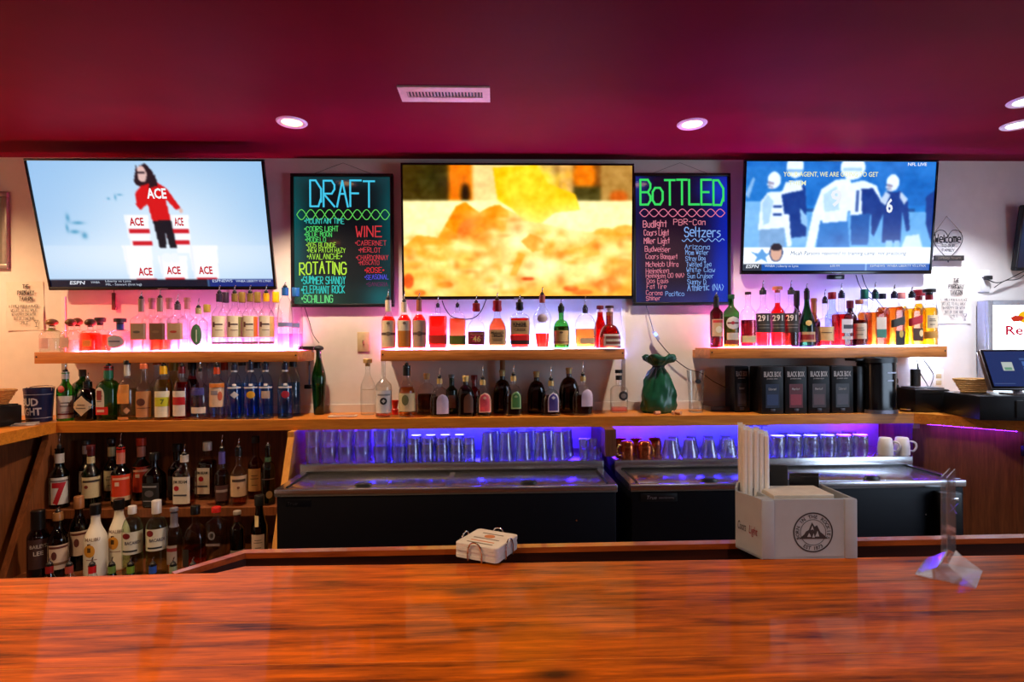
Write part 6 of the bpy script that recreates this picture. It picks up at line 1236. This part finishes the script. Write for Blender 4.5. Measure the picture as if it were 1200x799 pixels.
# red plastic cap between bottles
r = at(463, 489, 3.30, CT, 'jigger_cup', 'small red plastic measuring cup beside the bird-emblem bottle', 'cup'); shell([(.018, 0), (.020, .03), (.013, .038), (.024, .085)], .002, .004).build('cup', plain('red_plastic', (214, 40, 30), .35), r)
r = at(589.5, 490, 3.32, CT, 'wooden_muddler', 'tan wooden muddler standing behind the large black whisky bottle', 'muddler', 0); MB().lathe([(.016, 0), (.018, .02), (.012, .05), (.013, .14), (.016, .20), (.0165, .318), (.013, .324), (0, .324)], 14).build('stick', wood('muddler_wood', (150, 96, 56), (196, 140, 92), 'Z', 8, 10, .6), r); r.location.y = 3.41
# green gift bag
r = at(771, 484, 3.28, CT, 'gift_bag', 'dark green satin drawstring bottle bag gathered at the top', 'bag'); k = sc_(771, 450, 3.28)
M_SATIN = plain('green_satin', (22, 84, 58), .30, var=.25, scale=24, bump=.0); M_SATIN2 = M_SATIN
v = []; f = []; S = 72
prof = [(17, 0), (19.5, 3), (20.3, 8), (20, 14), (19.5, 20), (18.5, 26), (17.3, 32), (15.6, 38), (13.2, 43), (10.5, 48), (7.5, 51.5), (6.0, 54), (9.5, 57), (15, 60), (18, 64), (17, 66.5), (10, 62), (5.5, 57)]
rnd = random.Random(3)
for i, (rr, z) in enumerate(prof):
    for q in range(S):
        a = 2 * PI * q / S
        fold = (.06 * math.sin(a * 3 + z * .12) + .07 * (abs(math.sin(a * 4 + z * .09 + 1)) - .5) + .06 * (abs(math.sin(a * 7 - z * .13)) - .5) + .04 * math.sin(a * 2 + z * .35)) * (1.0 if i < 9 else 2.2)
        lean = (2.5 - z * .02) if i > 11 else 0
        v.append((rr * k * (1 + fold) * math.cos(a) + (z * .02 + lean * .3) * k, rr * k * (1 + fold) * math.sin(a) * .72, (z + (1.6 * math.sin(a * 5) if i >= 13 else 0)) * k))
for i in range(len(prof) - 1):
    for q in range(S): f.append((i * S + q, i * S + (q + 1) % S, (i + 1) * S + (q + 1) % S, (i + 1) * S + q))
f.append(tuple(range(S))[::-1])
MB().add(v, f).build('pouch', M_SATIN, r, sharp=80)
MB().tube([(6.6 * k * math.cos(a) + 1 * k, 6.6 * k * math.sin(a) * .8, 54 * k) for a in [2 * PI * q / 20 for q in range(20)]], .004, 6, closed=True).build('drawstring', plain('string_black', (16, 24, 20), .6), r)
MB().tube(catmull([(2 * k, -6 * k, 54 * k), (-4 * k, -9 * k, 49 * k), (-7 * k, -14 * k, 40 * k)], 5), .0028, 6).build('drawstring_end', plain('string_black', (16, 24, 20), .6), r)
for x, dy_, a, d in ((770, 3.165, .4, 'nearest the green bag'), (789, 3.17, 1.3, 'in the middle'), (795, 3.155, 2.2, 'nearest the tall beer glass')):
    r = at(x, 488, dy_, CT, 'cork', 'small beige wine cork lying on the counter, ' + d, 'cork', a, 'loose corks'); MB().tube([(-.018, 0, .0105), (.018, 0, .0105)], .0105, 10).build('stopper', plain('cork_tan', (206, 150, 110), .8, var=.2, scale=200), r)
r = at(815.5, 484, 3.27, CT, 'beer_glass', 'tall clear beer glass with dark round logo on the counter', 'glass'); k = sc_(815, 450, 3.27)
shell([(7.6 * k, 0), (8.2 * k, .004), (8.0 * k, 12 * k), (9.2 * k, 32 * k), (10.2 * k, 49 * k)], .003, .022, 24).build('body', glass('beer_glass', (.95, .96, .96), edge=.6), r)
m = MB(); n = 20
pts = [(3.4 * k * math.cos(2 * PI * q / n) - .5 * k, 2.4 * k * math.sin(2 * PI * q / n) + 36.5 * k) for q in range(n)]
fg = lambda x, z: -math.sqrt(max(1e-6, (9.45 * k + .0015) ** 2 - x * x))
m.add([(x, fg(x, z), z) for x, z in pts], [tuple(range(n))]); m.build('logo', plain('logo_dark', (44, 40, 44), .5), r)
r = at(843, 486, 3.36, CT, 'flat_tray', 'low dark tray lying flat behind the tall beer glass', 'tray'); t = MB(); t.rbox(-.08, .075, -.07, .06, 0, .006, .002); t.rbox(-.08, .075, -.07, -.062, .006, .03, .002); t.rbox(-.08, -.072, -.07, .06, .006, .03, .002); t.rbox(.067, .075, -.07, .06, .006, .03, .002); t.build('tray', plain('tray_dark', (60, 44, 40), .4), r)
# boxed wine
M_BOX = plain('box_black', (11, 10, 13), .45, spec=.25); M_BT = plain('box_type', (190, 180, 176), .5)
def wine_box(px, Y, w_, label, acc, rz=0.0, dpt=.15, front=True):
    r = at(px, 487, Y, CT, 'wine_box', label, 'box', rz, 'boxed wines on the counter'); h = .272; hw = w_ / 2
    b = MB().rbox(-hw, hw, 0, dpt, 0, h, .003).build('carton', M_BOX, r)
    MB().box(-hw + .004, hw - .004, .004, dpt - .004, h - .001, h + .0015).build('top_flap', plain('box_flap', (44, 40, 46), .5), r, smooth=False)
    print_text('lettering', 'BLACK BOX', 0, h - .058, .030, M_BT, r, y=-.001, bold=.012, width=w_ * .78)
    hand('lettering', 'premium wines', 0, h - .072, .007, M_BT, r, y=-.001, center=True, width=w_ * .5, wob=0)
    MB().box(-hw * .62, hw * .62, -.0012, -.0006, .035, h - .10).build('picture_panel', plain('panel_%d_%d' % acc[:2], acc, .4), r, smooth=False)
    MB().box(-hw * .5, hw * .5, -.002, -.0014, .05, h - .16).build('picture_inset', plain('inset_%d_%d' % acc[:2], tuple(min(255, int(v * 1.5 + 14)) for v in acc), .4), r, smooth=False)
    hand('lettering', 'Cabernet' if acc[2] > acc[0] else 'Merlot', 0, h - .135, .012, M_BT, r, y=-.002, center=True, width=w_ * .36, wob=0)
    MB().rbox(-.014, .014, -.004, 0, .012, .030, .002).build('tap_tab', plain('tab_grey', (40, 36, 44), .4), r)
    return r
wine_box(869.5, 3.235, .085, 'narrow black wine carton at the start of the row', (34, 30, 36), 0, .14)
for i, (px, acc, d) in enumerate(((905.5, (16, 26, 52), 'with blue picture panel'), (933, (84, 16, 26), 'with crimson picture panel'), (960, (46, 26, 28), 'with dusky rose picture panel'), (987.5, (34, 30, 50), 'with greyish violet picture panel'))):
    wine_box(px, 3.14, .1275, 'black boxed wine carton ' + d, acc)
# coffee maker
r = at(1027, 486, 3.18, CT, 'coffee_maker', 'tall black coffee maker with silver bands beside the wine boxes', 'coffee maker'); k = sc_(1027, 450, 3.18)
MB().lathe([(0, .0), (18.5 * k, 0), (18.5 * k, 4 * k), (0, 4 * k)], 32, n=3.5, cap=False).build('base_plate', plain('maker_silver', (120, 116, 126), .3, metal=.7), r)
MB().lathe([(17.5 * k, 4 * k), (17.5 * k, 55 * k), (17 * k, 58 * k), (0, 58 * k)], 32, n=3.5, cap=False).build('body', M_GLOSSB, r)
MB().lathe([(18 * k, 58.2 * k), (18 * k, 63.5 * k), (16 * k, 65 * k), (0, 65 * k)], 32, n=3.5, cap=False).build('lid', M_BLACK, r)
for z, w_ in ((46, 10), (37, 7)): MB().box(1 * k, (1 + w_) * k, -17.8 * k, -17.4 * k, z * k, (z + 1.4) * k).build('silver_band', plain('maker_silver', (120, 116, 126), .3, metal=.7), r, smooth=False)
MB().rbox(-27 * k, -18 * k, -6 * k, 14 * k, 0, 54 * k, .004).build('water_tank', M_BLACK, r); MB().rbox(-28 * k, -16 * k, -7 * k, 15 * k, 60 * k, 63 * k, .003).build('tank_lid', M_BLACK, r)
# pouch, cordless phone
r = at(1049, 485, 3.36, CT, 'key_pouch', 'small black pouch with a metal ring on top', 'pouch'); k = sc_(1053, 460, 3.26) * .92
MB().lathe([(0, 0), (6 * k, 0), (7 * k, 4 * k), (6 * k, 18 * k), (6.4 * k, 26 * k), (4.5 * k, 31 * k), (0, 32 * k)], 20, dy=.6, cap=False).build('pouch', plain('pouch_black', (26, 20, 22), .35, var=.3, bump=.3), r)
MB().tube([(3.6 * k * math.cos(a), 0, 36 * k + 4.5 * k * math.sin(a)) for a in [2 * PI * q / 20 for q in range(20)]], .0035, 6, closed=True).build('ring', plain('ring_dark', (50, 56, 70), .25, metal=.8), r)
r = at(1073, 484, 3.36, CT, 'cordless_phone', 'black cordless phone handset standing in its charger', 'phone'); k = sc_(1073, 450, 3.36)
MB().rbox(-7 * k, 7 * k, -.03, .03, 0, 10 * k, .006).build('charger', M_BLACK, r); MB().rbox(-5 * k, 5 * k, -.014, .014, 9 * k, 46 * k, .007).build('handset', M_BLACK, r); MB().tube([(3 * k, 0, 45 * k), (3 * k, 0, 52 * k)], .005, 8).build('antenna', M_BLACK, r)
r = at(1063, 486, 3.20, CT, 'spoon_rest', 'small silver dish in front of the key pouch', 'dish'); MB().lathe([(0, .003), (.02, 0), (.032, .012), (.034, .016), (.030, .013), (.018, .005), (0, .005)], 20, cap=False).build('dish', M_CHROME, r)
# receipt printer, cash drawer, touch screen, basket, lit cooler
r = at(1093, 487, 3.13, CT, 'receipt_printer', 'black receipt printer with small green lights', 'printer', math.radians(-8)); MB().rbox(-.095, .095, 0, .19, 0, .135, .008).build('housing', M_BLACK, r); MB().rbox(-.08, .085, .03, .17, .134, .142, .004).build('lid', M_BLACKM, r); MB().box(-.08, .06, -.001, .001, .112, .116).build('paper_slot', M_BLACKM, r, smooth=False)
for z in (.055, .08): MB().rbox(.085, .093, -.002, .001, z, z + .007, .001).build('status_light', emitter('status_green', (150, 220, 150), 1.2), r)
DZ = CT
r = at(1193, 495, 2.74, DZ, 'cash_drawer', 'wide black cash drawer under the touch screen', 'cash drawer', math.radians(-14)); MB().rbox(-.17, .28, 0, .34, 0, .125, .006).build('housing', M_BLACK, r); MB().rbox(-.01, .25, -.008, .002, .015, .105, .004).build('drawer_front', M_BLACKM, r)
MB().rbox(.03, .07, -.0095, -.007, .088, .096, .001).build('badge', plain('badge_grey', (120, 120, 126), .4), r); MB().lathe([(.012, 0), (.012, .006), (0, .006)], 16, cap=False).build('lock', M_CHROME, r, loc=(.12, -.008, .06), rot=(PI / 2, 0, 0))
dr = r
r = tag(empty('touch_screen', dr.matrix_basis @ Vector((.085, .15, .126)), (0, 0, math.radians(-10))), 'tilted register touch screen with dark blue menu on the cash drawer', 'monitor')
MB().lathe([(0, 0), (.075, 0), (.075, .008), (.02, .016), (.018, .05), (0, .05)], 24, cap=False).build('foot', plain('foot_silver', (150, 150, 156), .35, metal=.6), r)
hd = empty('display'); hd.parent = r; hd.location = (0.03, -.01, .135); hd.rotation_euler = (math.radians(-24), 0, 0)
MB().rbox(-.19, .19, 0, .03, -.115, .115, .006).build('casing', plain('casing_silver', (120, 112, 112), .35, metal=.4), hd)
MB().rbox(-.185, .185, -.003, .002, -.11, .11, .002).build('bezel', M_GLOSSB, hd)
c = Canvas(90, 54, (18, 44, 104)); c.rect(.2, .34, .32, .56, (196, 206, 200)); c.rect(.22, .32, .46, .54, (110, 160, 130)); c.rect(.46, 1, .2, .26, (60, 90, 150))
for i in range(3):
    for j in range(4): c.rect(.48 + j * .12, .58 + j * .12, .30 + i * .17, .43 + i * .17, (70, 110, 180))
c.rect(.02, .3, .9, .93, (70, 90, 140))
c.build('screen', .35, .20, screen_mat('pos_screen', .8), hd, -.0042)
basket(1136, 462, 3.0, DZ + .1255, .095, .075, 'tan woven basket behind the touch screen', (206, 160, 90))
bk = [o for o in bpy.data.objects if o.name.startswith('bread_basket')][-1]; bp = dr.matrix_basis @ Vector((-.072, .24, .1255)); bk.location = bp; bk.location.z = DZ + .1255
# lit drinks cooler
r = at(1200, 420, 3.37, CT, 'light_box_sign', 'grey framed backlit drinks sign standing behind the touch screen', 'sign'); k = sc_(1180, 400, 3.37)
xl = W(1157, 420, 3.37).x - r.location.x; hz = W(1180, 352, 3.37).z - CT
M_GR = plain('cooler_grey', (150, 152, 160), .35, metal=.4)
MB().rbox(xl, xl + .50, .012, .075, 0, hz, .006).build('cabinet', M_GR, r)
f = MB(); f.rbox(xl, xl + .03, -.01, .012, 0, hz, .003); f.rbox(xl + .47, xl + .50, -.01, .012, 0, hz, .003); f.rbox(xl + .03, xl + .47, -.01, .012, hz - .03, hz, .003); f.rbox(xl + .03, xl + .47, -.01, .012, 0, .03, .003); f.build('door_frame', M_GR, r)
MB().box(xl + .03, xl + .47, .0, .010, .03, hz - .03).build('lit_panel', emitter('lit_sign', (228, 243, 255), 4.0), r, smooth=False)
print_text('lettering', 'Red Bull', xl + .30, hz - .215, .055, em((206, 30, 60), .9), r, y=-.001, bold=.02, width=.36)
pt = [(xl + .15, hz - .11), (xl + .18, hz - .095), (xl + .225, hz - .10), (xl + .24, hz - .11), (xl + .22, hz - .13), (xl + .17, hz - .135)]
MB().prism_y(pt, -.0015, -.0008).build('emblem', em((214, 60, 40), .9), r, smooth=False); MB().prism_y([(2 * (xl + .25) - x, z) for x, z in pt], -.0015, -.0008).build('emblem', em((214, 60, 40), .9), r, smooth=False)
n = 20; MB().prism_y([(xl + .25 + .05 * math.cos(2 * PI * q / n), hz - .105 + .038 * math.sin(2 * PI * q / n)) for q in range(n)], -.0007, -.0003).build('emblem', em((250, 190, 30), 1.0), r, smooth=False)

# ------------------------------------------------------------------ things on the bar
# coasters in a wire holder
p = WZ(571, 664, BZ)
pc = WZ(571, 664, BZ); bx_, by_ = pc.x * 1.06, pc.y + .067
RZ = math.radians(-28)
hold = tag(empty('coaster_holder', (bx_, by_, BZ), (0, 0, RZ)), 'chrome wire holder around the stack of coasters', 'holder')
wire = MB()
for sx, sy, ax in ((0, -1, 0), (1, 0, 1), (0, 1, 0), (-1, 0, 1)):
    q = .0525
    if ax == 0: pts = [(-.016, sy * q, .003), (-.016, sy * q, .022), (-.010, sy * q, .036), (0, sy * q, .040), (.010, sy * q, .036), (.016, sy * q, .022), (.016, sy * q, .003)]
    else: pts = [(sx * q, -.016, .003), (sx * q, -.016, .022), (sx * q, -.010, .036), (sx * q, 0, .040), (sx * q, .010, .036), (sx * q, .016, .022), (sx * q, .016, .003)]
    MB().tube(catmull(pts, 3), .0016, 6).build('wire_loop', M_CHROME, hold)
b_ = MB(); b_.tube([(-.0525, -.016, .003), (.0525, -.016, .003)], .0016); b_.tube([(-.0525, .016, .003), (.0525, .016, .003)], .0016); b_.tube([(-.016, -.0525, .003), (-.016, .0525, .003)], .0016); b_.tube([(.016, -.0525, .003), (.016, .0525, .003)], .0016)
b_.build('wire_base', M_CHROME, hold)
rb = MB()
def rounded(hw, r, n=4):
    out = []
    for cx_, cy_, a0 in ((hw - r, hw - r, 0), (-hw + r, hw - r, 90), (-hw + r, -hw + r, 180), (hw - r, -hw + r, 270)):
        for i in range(n + 1):
            a = math.radians(a0 + 90 * i / n); out.append((cx_ + r * math.cos(a), cy_ + r * math.sin(a)))
    return out
co_me = MB().prism(rounded(.0495, .009), 0, .0068).mesh('coaster_board', True, 30)
M_CO = plain('coaster_card', (214, 208, 206), .8, var=.05, scale=90)
for i in range(4):
    last = i == 3
    r = tag(empty('coaster', (bx_ + random.uniform(-.0008, .0008), by_ + random.uniform(-.0008, .0008), BZ + .0048 + i * .0072), (0, 0, RZ + random.uniform(-.012, .012))), 'square cardboard coaster with faded print, topmost of the stack' if last else 'square cardboard coaster, %s in the stack below the printed one' % ('lowest', 'second lowest', 'next')[i % 3], 'coaster', 'coasters in the wire holder')
    obj('board', co_me, M_CO, r)
    if last:
        MB().prism(rounded(.047, .009), .0069, .0073).build('face', plain('coaster_face', (226, 220, 216), .8, var=.12, scale=30), r, smooth=False)
        ink = plain('coaster_ink', (120, 110, 104), .8); org = plain('coaster_orange', (206, 130, 84), .8)
        def flat(txt, x, z, h, m, w_):
            o = hand('print', txt, 0, 0, h, m, r, center=True, width=w_, wob=0); o.rotation_euler = (-PI / 2, 0, 0); o.location = (x, z, .0076)
            o.rotation_euler = (math.radians(-90), 0, 0); o.scale = (1, 1, 1); return o
        for z, w_, m_ in ((.026, .05, ink), (-.004, .06, ink), (-.02, .055, org), (-.032, .06, ink)): MB().box(-w_ / 2, w_ / 2, z - .002, z + .002, .0073, .0076).build('print', m_, r, smooth=False)
        MB().prism([(.012 * math.cos(2 * PI * q / 16), .011 + .010 * math.sin(2 * PI * q / 16)) for q in range(16)], .0073, .0076).build('print', org, r, smooth=False)
# napkin caddy
pa, pb, pl_ = WZ(905, 655, BZ), WZ(1003, 654, BZ), WZ(889, 653.5, BZ)
M_CAD = plain('caddy_grey', (176, 184, 196), .45, var=.03)
M_CAD2 = plain('caddy_print', (52, 50, 56), .5); M_CAD3 = plain('caddy_red', (150, 40, 50), .5)
kk = sc_(954, 620, pa.y)
ca = math.atan2(pb.y - pa.y, pb.x - pa.x)
cd = tag(empty('napkin_caddy', ((pa.x + pb.x) / 2, (pa.y + pb.y) / 2, BZ), (0, 0, ca)), 'grey plastic bar caddy with round mountain emblem holding straws and napkins', 'caddy')
hw = (pb - pa).length / 2; hh = 70 * kk; dp = .132; t = .004
def wallp(x0, x1, y0, y1, z0=0.0, z1=hh): MB().rbox(x0, x1, y0, y1, z0, z1, .0015, 1).build('panel', M_CAD, cd)
wallp(-hw, hw, 0, t); wallp(-hw, hw, dp - t, dp, 0, hh * 1.08); wallp(hw - t, hw, t, dp - t); wallp(-hw - .0, -hw + t, t, dp - t)
MB().box(-hw, hw, 0, dp, 0, .004).build('floor_panel', M_CAD, cd, smooth=False)
MB().rbox(hw - .024, hw + .002, -.004, .010, 0, hh * 1.0, .003).build('corner_post', M_CAD, cd); MB().rbox(-hw - .022, -hw + .004, -.003, .03, 0, hh * .99, .003).build('corner_post', M_CAD, cd)
# straw compartment: angled wing on the left
cdm = Matrix.Translation(cd.location) @ Matrix.Rotation(ca, 4, 'Z'); cdi = cdm.inverted()
wl = -hw - .022; wb = cdi @ WZ(862, 641, BZ); wing = [(wl, -.002), (wb.x, wb.y), (wb.x + .022, wb.y + .045), (-hw, .125), (-hw, .03)]
n = len(wing)
for i in (0, 1, 2):
    (x0, y0), (x1, y1) = wing[i], wing[i + 1]; d = Vector((x1 - x0, y1 - y0, 0)); L_ = d.length; d.normalize(); nn = Vector((-d.y, d.x, 0)) * -.004
    MB().prism([(x0, y0), (x1, y1), (x1 + nn.x, y1 + nn.y), (x0 + nn.x, y0 + nn.y)], 0, hh * (1.0 if i == 0 else 1.06)).build('panel', M_CAD, cd, smooth=False)
MB().prism(wing, 0, .004).build('floor_panel', M_CAD, cd, smooth=False)
x0, y0 = wing[0]; x1, y1 = wing[1]; aw = math.atan2(y0 - y1, x0 - x1)
for txt, zc, h_, m_ in (('Coors', .40, .15, M_CAD2), ('Light', .40, .14, M_CAD3)):
    tcx = .38 if txt == 'Coors' else .72
    o = print_text('lettering', txt, 0, 0, hh * h_, m_, cd, shear=.25, width=.024)
    cxp = x1 + (x0 - x1) * (.27 if txt == 'Coors' else .70); cyp = y1 + (y0 - y1) * (.27 if txt == 'Coors' else .70)
    nx, ny = math.sin(aw), -math.cos(aw)
    o.location = (cxp + nx * .0012, cyp + ny * .0012, hh * .36); o.rotation_euler = (0, 0, aw)
# emblem
ex, ez, er = -.002, hh * .44, hh * .335
def ring(r0, r1, y, name='emblem_ring'):
    n = 48; v = []; f = []
    for q in range(n):
        a = 2 * PI * q / n; v += [(ex + r0 * math.cos(a), y, ez + r0 * math.sin(a)), (ex + r1 * math.cos(a), y, ez + r1 * math.sin(a))]
    for q in range(n): f.append((2 * q, 2 * q + 1, (2 * q + 3) % (2 * n), (2 * q + 2) % (2 * n)))
    MB().add(v, f).build(name, M_CAD2, cd, smooth=False)
ring(er * .93, er, -.0006); ring(er * .62, er * .65, -.0006)
def arc_text(txt, r, a0, a1, h):
    n = len(txt)
    for i, ch in enumerate(txt):
        if ch == ' ': continue
        a = a0 + (a1 - a0) * i / (n - 1); top = a0 > a1
        o = print_text('emblem_letter', ch, 0, -h / 2, h, M_CAD2, cd, bold=.02)
        o.location = (ex + r * math.cos(a), -.0006, ez + r * math.sin(a)); o.rotation_euler = (0, -(a - PI / 2) if top else -(a + PI / 2), 0)
arc_text('BORN IN THE ROCKIES', er * .79, math.radians(200), math.radians(-20), er * .17); arc_text('EST 1873', er * .79, math.radians(238), math.radians(302), er * .17)
mt = [(ex - er * .72, ez - er * .32), (ex - er * .45, ez - er * .1), (ex - er * .35, ez + er * .05), (ex - er * .22, ez + er * .12), (ex - er * .05, ez + er * .50), (ex + er * .08, ez + er * .28), (ex + er * .2, ez + er * .36), (ex + er * .36, ez + er * .02), (ex + er * .5, ez - er * .08), (ex + er * .72, ez - er * .32)]
MB().prism_y(mt, -.0008, -.0004).build('emblem_mountain', M_CAD2, cd, smooth=False)
for pt in ([(-.30, -.22), (-.2, -.02), (-.1, -.22)], [(-.12, .12), (-.04, .34), (.03, .1), (-.02, .16)], [(.1, -.2), (.22, .08), (.3, -.2)], [(-.05, -.25), (.02, -.05), (.08, -.25)]):
    MB().prism_y([(ex + a * er, ez + b * er) for a, b in pt], -.0011, -.0008).build('emblem_snow', M_CAD, cd, smooth=False)
nk = tag(empty('napkin_stack', (cdm @ Vector((-.006, .058, .0048)))[:], (0, 0, ca)), 'stack of white paper napkins in the grey caddy', 'napkins')
nh = hh * 1.0; nl = 10
for i in range(nl):
    MB().rbox(-hw * .80, hw * .66, -.044, .034, nh * i / nl, nh * (i + 1) / nl - .0004, .0012, 1).build('napkin', plain('napkin_white', (226, 216, 204), .85), nk, rot=(0, 0, random.uniform(-.02, .02)))
M_STR = plain('straw_paper', (246, 244, 242), .7, var=.02)
sm = MB().tube([(0, 0, 0), (0, 0, 1)], .0052, 8).mesh('straw_tube')
rs = random.Random(5)
for i in range(13):
    row = i // 5; col = i % 5
    q0 = WZ(873 + col * 6.6 - row * 2.2, 640.5 - row * 4.2, BZ); h_ = .252 + rs.uniform(-.004, .006) - col * .002
    r = tag(empty('drinking_straw', (q0.x, q0.y, BZ + .0045), (rs.uniform(-.008, .008), rs.uniform(-.008, .008), 0)), 'white paper-wrapped drinking straw standing in the grey caddy', 'straw', 'straws in the caddy')
    o = obj('wrapped_tube', sm, M_STR, r); o.scale = (1, 1, h_ - .006)
    MB().box(-.0056, .0056, -.0006, .0006, h_ - .008, h_ + .001).build('crimped_end', M_STR, r, smooth=False, rot=(0, 0, rs.uniform(-.4, .4)))
# black folded menu clips behind the napkins
q = cdm @ Vector((.035, .060, .0045))
r = tag(empty('bill_holder', (cdm @ Vector((.045, .108, .0048)))[:], (0, 0, ca - .06)), 'black folded bill holder standing at the back of the caddy', 'bill holder')
MB().rbox(-.036, .028, -.004, 0, 0, hh * 1.18, .001, 1).build('cover', M_BLACK, r, rot=(-.05, 0, 0)); MB().rbox(-.036, .028, .002, .006, 0, hh * 1.12, .001, 1).build('cover', M_BLACK, r, rot=(.0, 0, 0))
r = tag(empty('black_clip', (cdm @ Vector((-.02, .110, .0048)))[:], (0, 0, ca - .2)), 'black plastic clip leaning over the caddy rim', 'clip')
MB().rbox(-.02, .02, -.006, .006, 0, hh * 1.22, .003).build('lower_jaw', M_BLACK, r); MB().rbox(-.018, .018, -.016, -.006, hh * .78, hh * 1.36, .003).build('upper_jaw', M_BLACKM, r)
# acrylic sign stand
pa = WZ(1112, 672, BZ)
sg_ = tag(empty('sign_stand', (pa.x, pa.y, BZ), (0, 0, math.radians(43))), 'clear acrylic sign stand seen nearly edge on, slanted foot', 'sign stand')
G_AC = glass('acrylic', (.975, .985, .99), edge=.9, gloss=.9, haze=.05)
ka = sc_(1112, 640, pa.y)
hs = 118 * ka
aw_ = .052
def sheet(name, pts, x0, x1, t=.0022):
    up_ = [Vector((0, y, z)) for y, z in pts]; L1 = []; L2 = []
    for i, p_ in enumerate(up_):
        d = (up_[min(i + 1, len(up_) - 1)] - up_[max(i - 1, 0)]).normalized(); n_ = Vector((0, -d.z, d.y)) * t / 2
        L1.append(p_ + n_); L2.append(p_ - n_)
    poly = [(p_.y, p_.z) for p_ in L1] + [(p_.y, p_.z) for p_ in L2[::-1]]
    m = MB(); n_ = len(up_); v = []; f = []
    for x in (x0, x1): v += [(x, p_.y, p_.z) for p_ in L1] + [(x, p_.y, p_.z) for p_ in L2]
    o = 2 * n_
    for i in range(n_ - 1):
        f += [(i, i + 1, o + i + 1, o + i), (n_ + i, o + n_ + i, o + n_ + i + 1, n_ + i + 1), (i, n_ + i, n_ + i + 1, i + 1), (o + i, o + i + 1, o + n_ + i + 1, o + n_ + i)]
    f += [(0, o, o + n_, n_), (n_ - 1, 2 * n_ - 1, o + 2 * n_ - 1, o + n_ - 1)]
    m.add(v, f).build(name, G_AC, sg_, smooth=False)
sheet('front_sheet', [(-.004, hs), (-.004, .032), (-.012, .024), (-.042, .003), (-.044, .0015)], -aw_, aw_)
sheet('back_sheet', [(.004, hs), (.004, .032), (.012, .024), (.042, .003), (.044, .0015)], -aw_, aw_)
sheet('foot_plate', [(-.044, .0012), (.044, .0012)], -aw_, aw_)
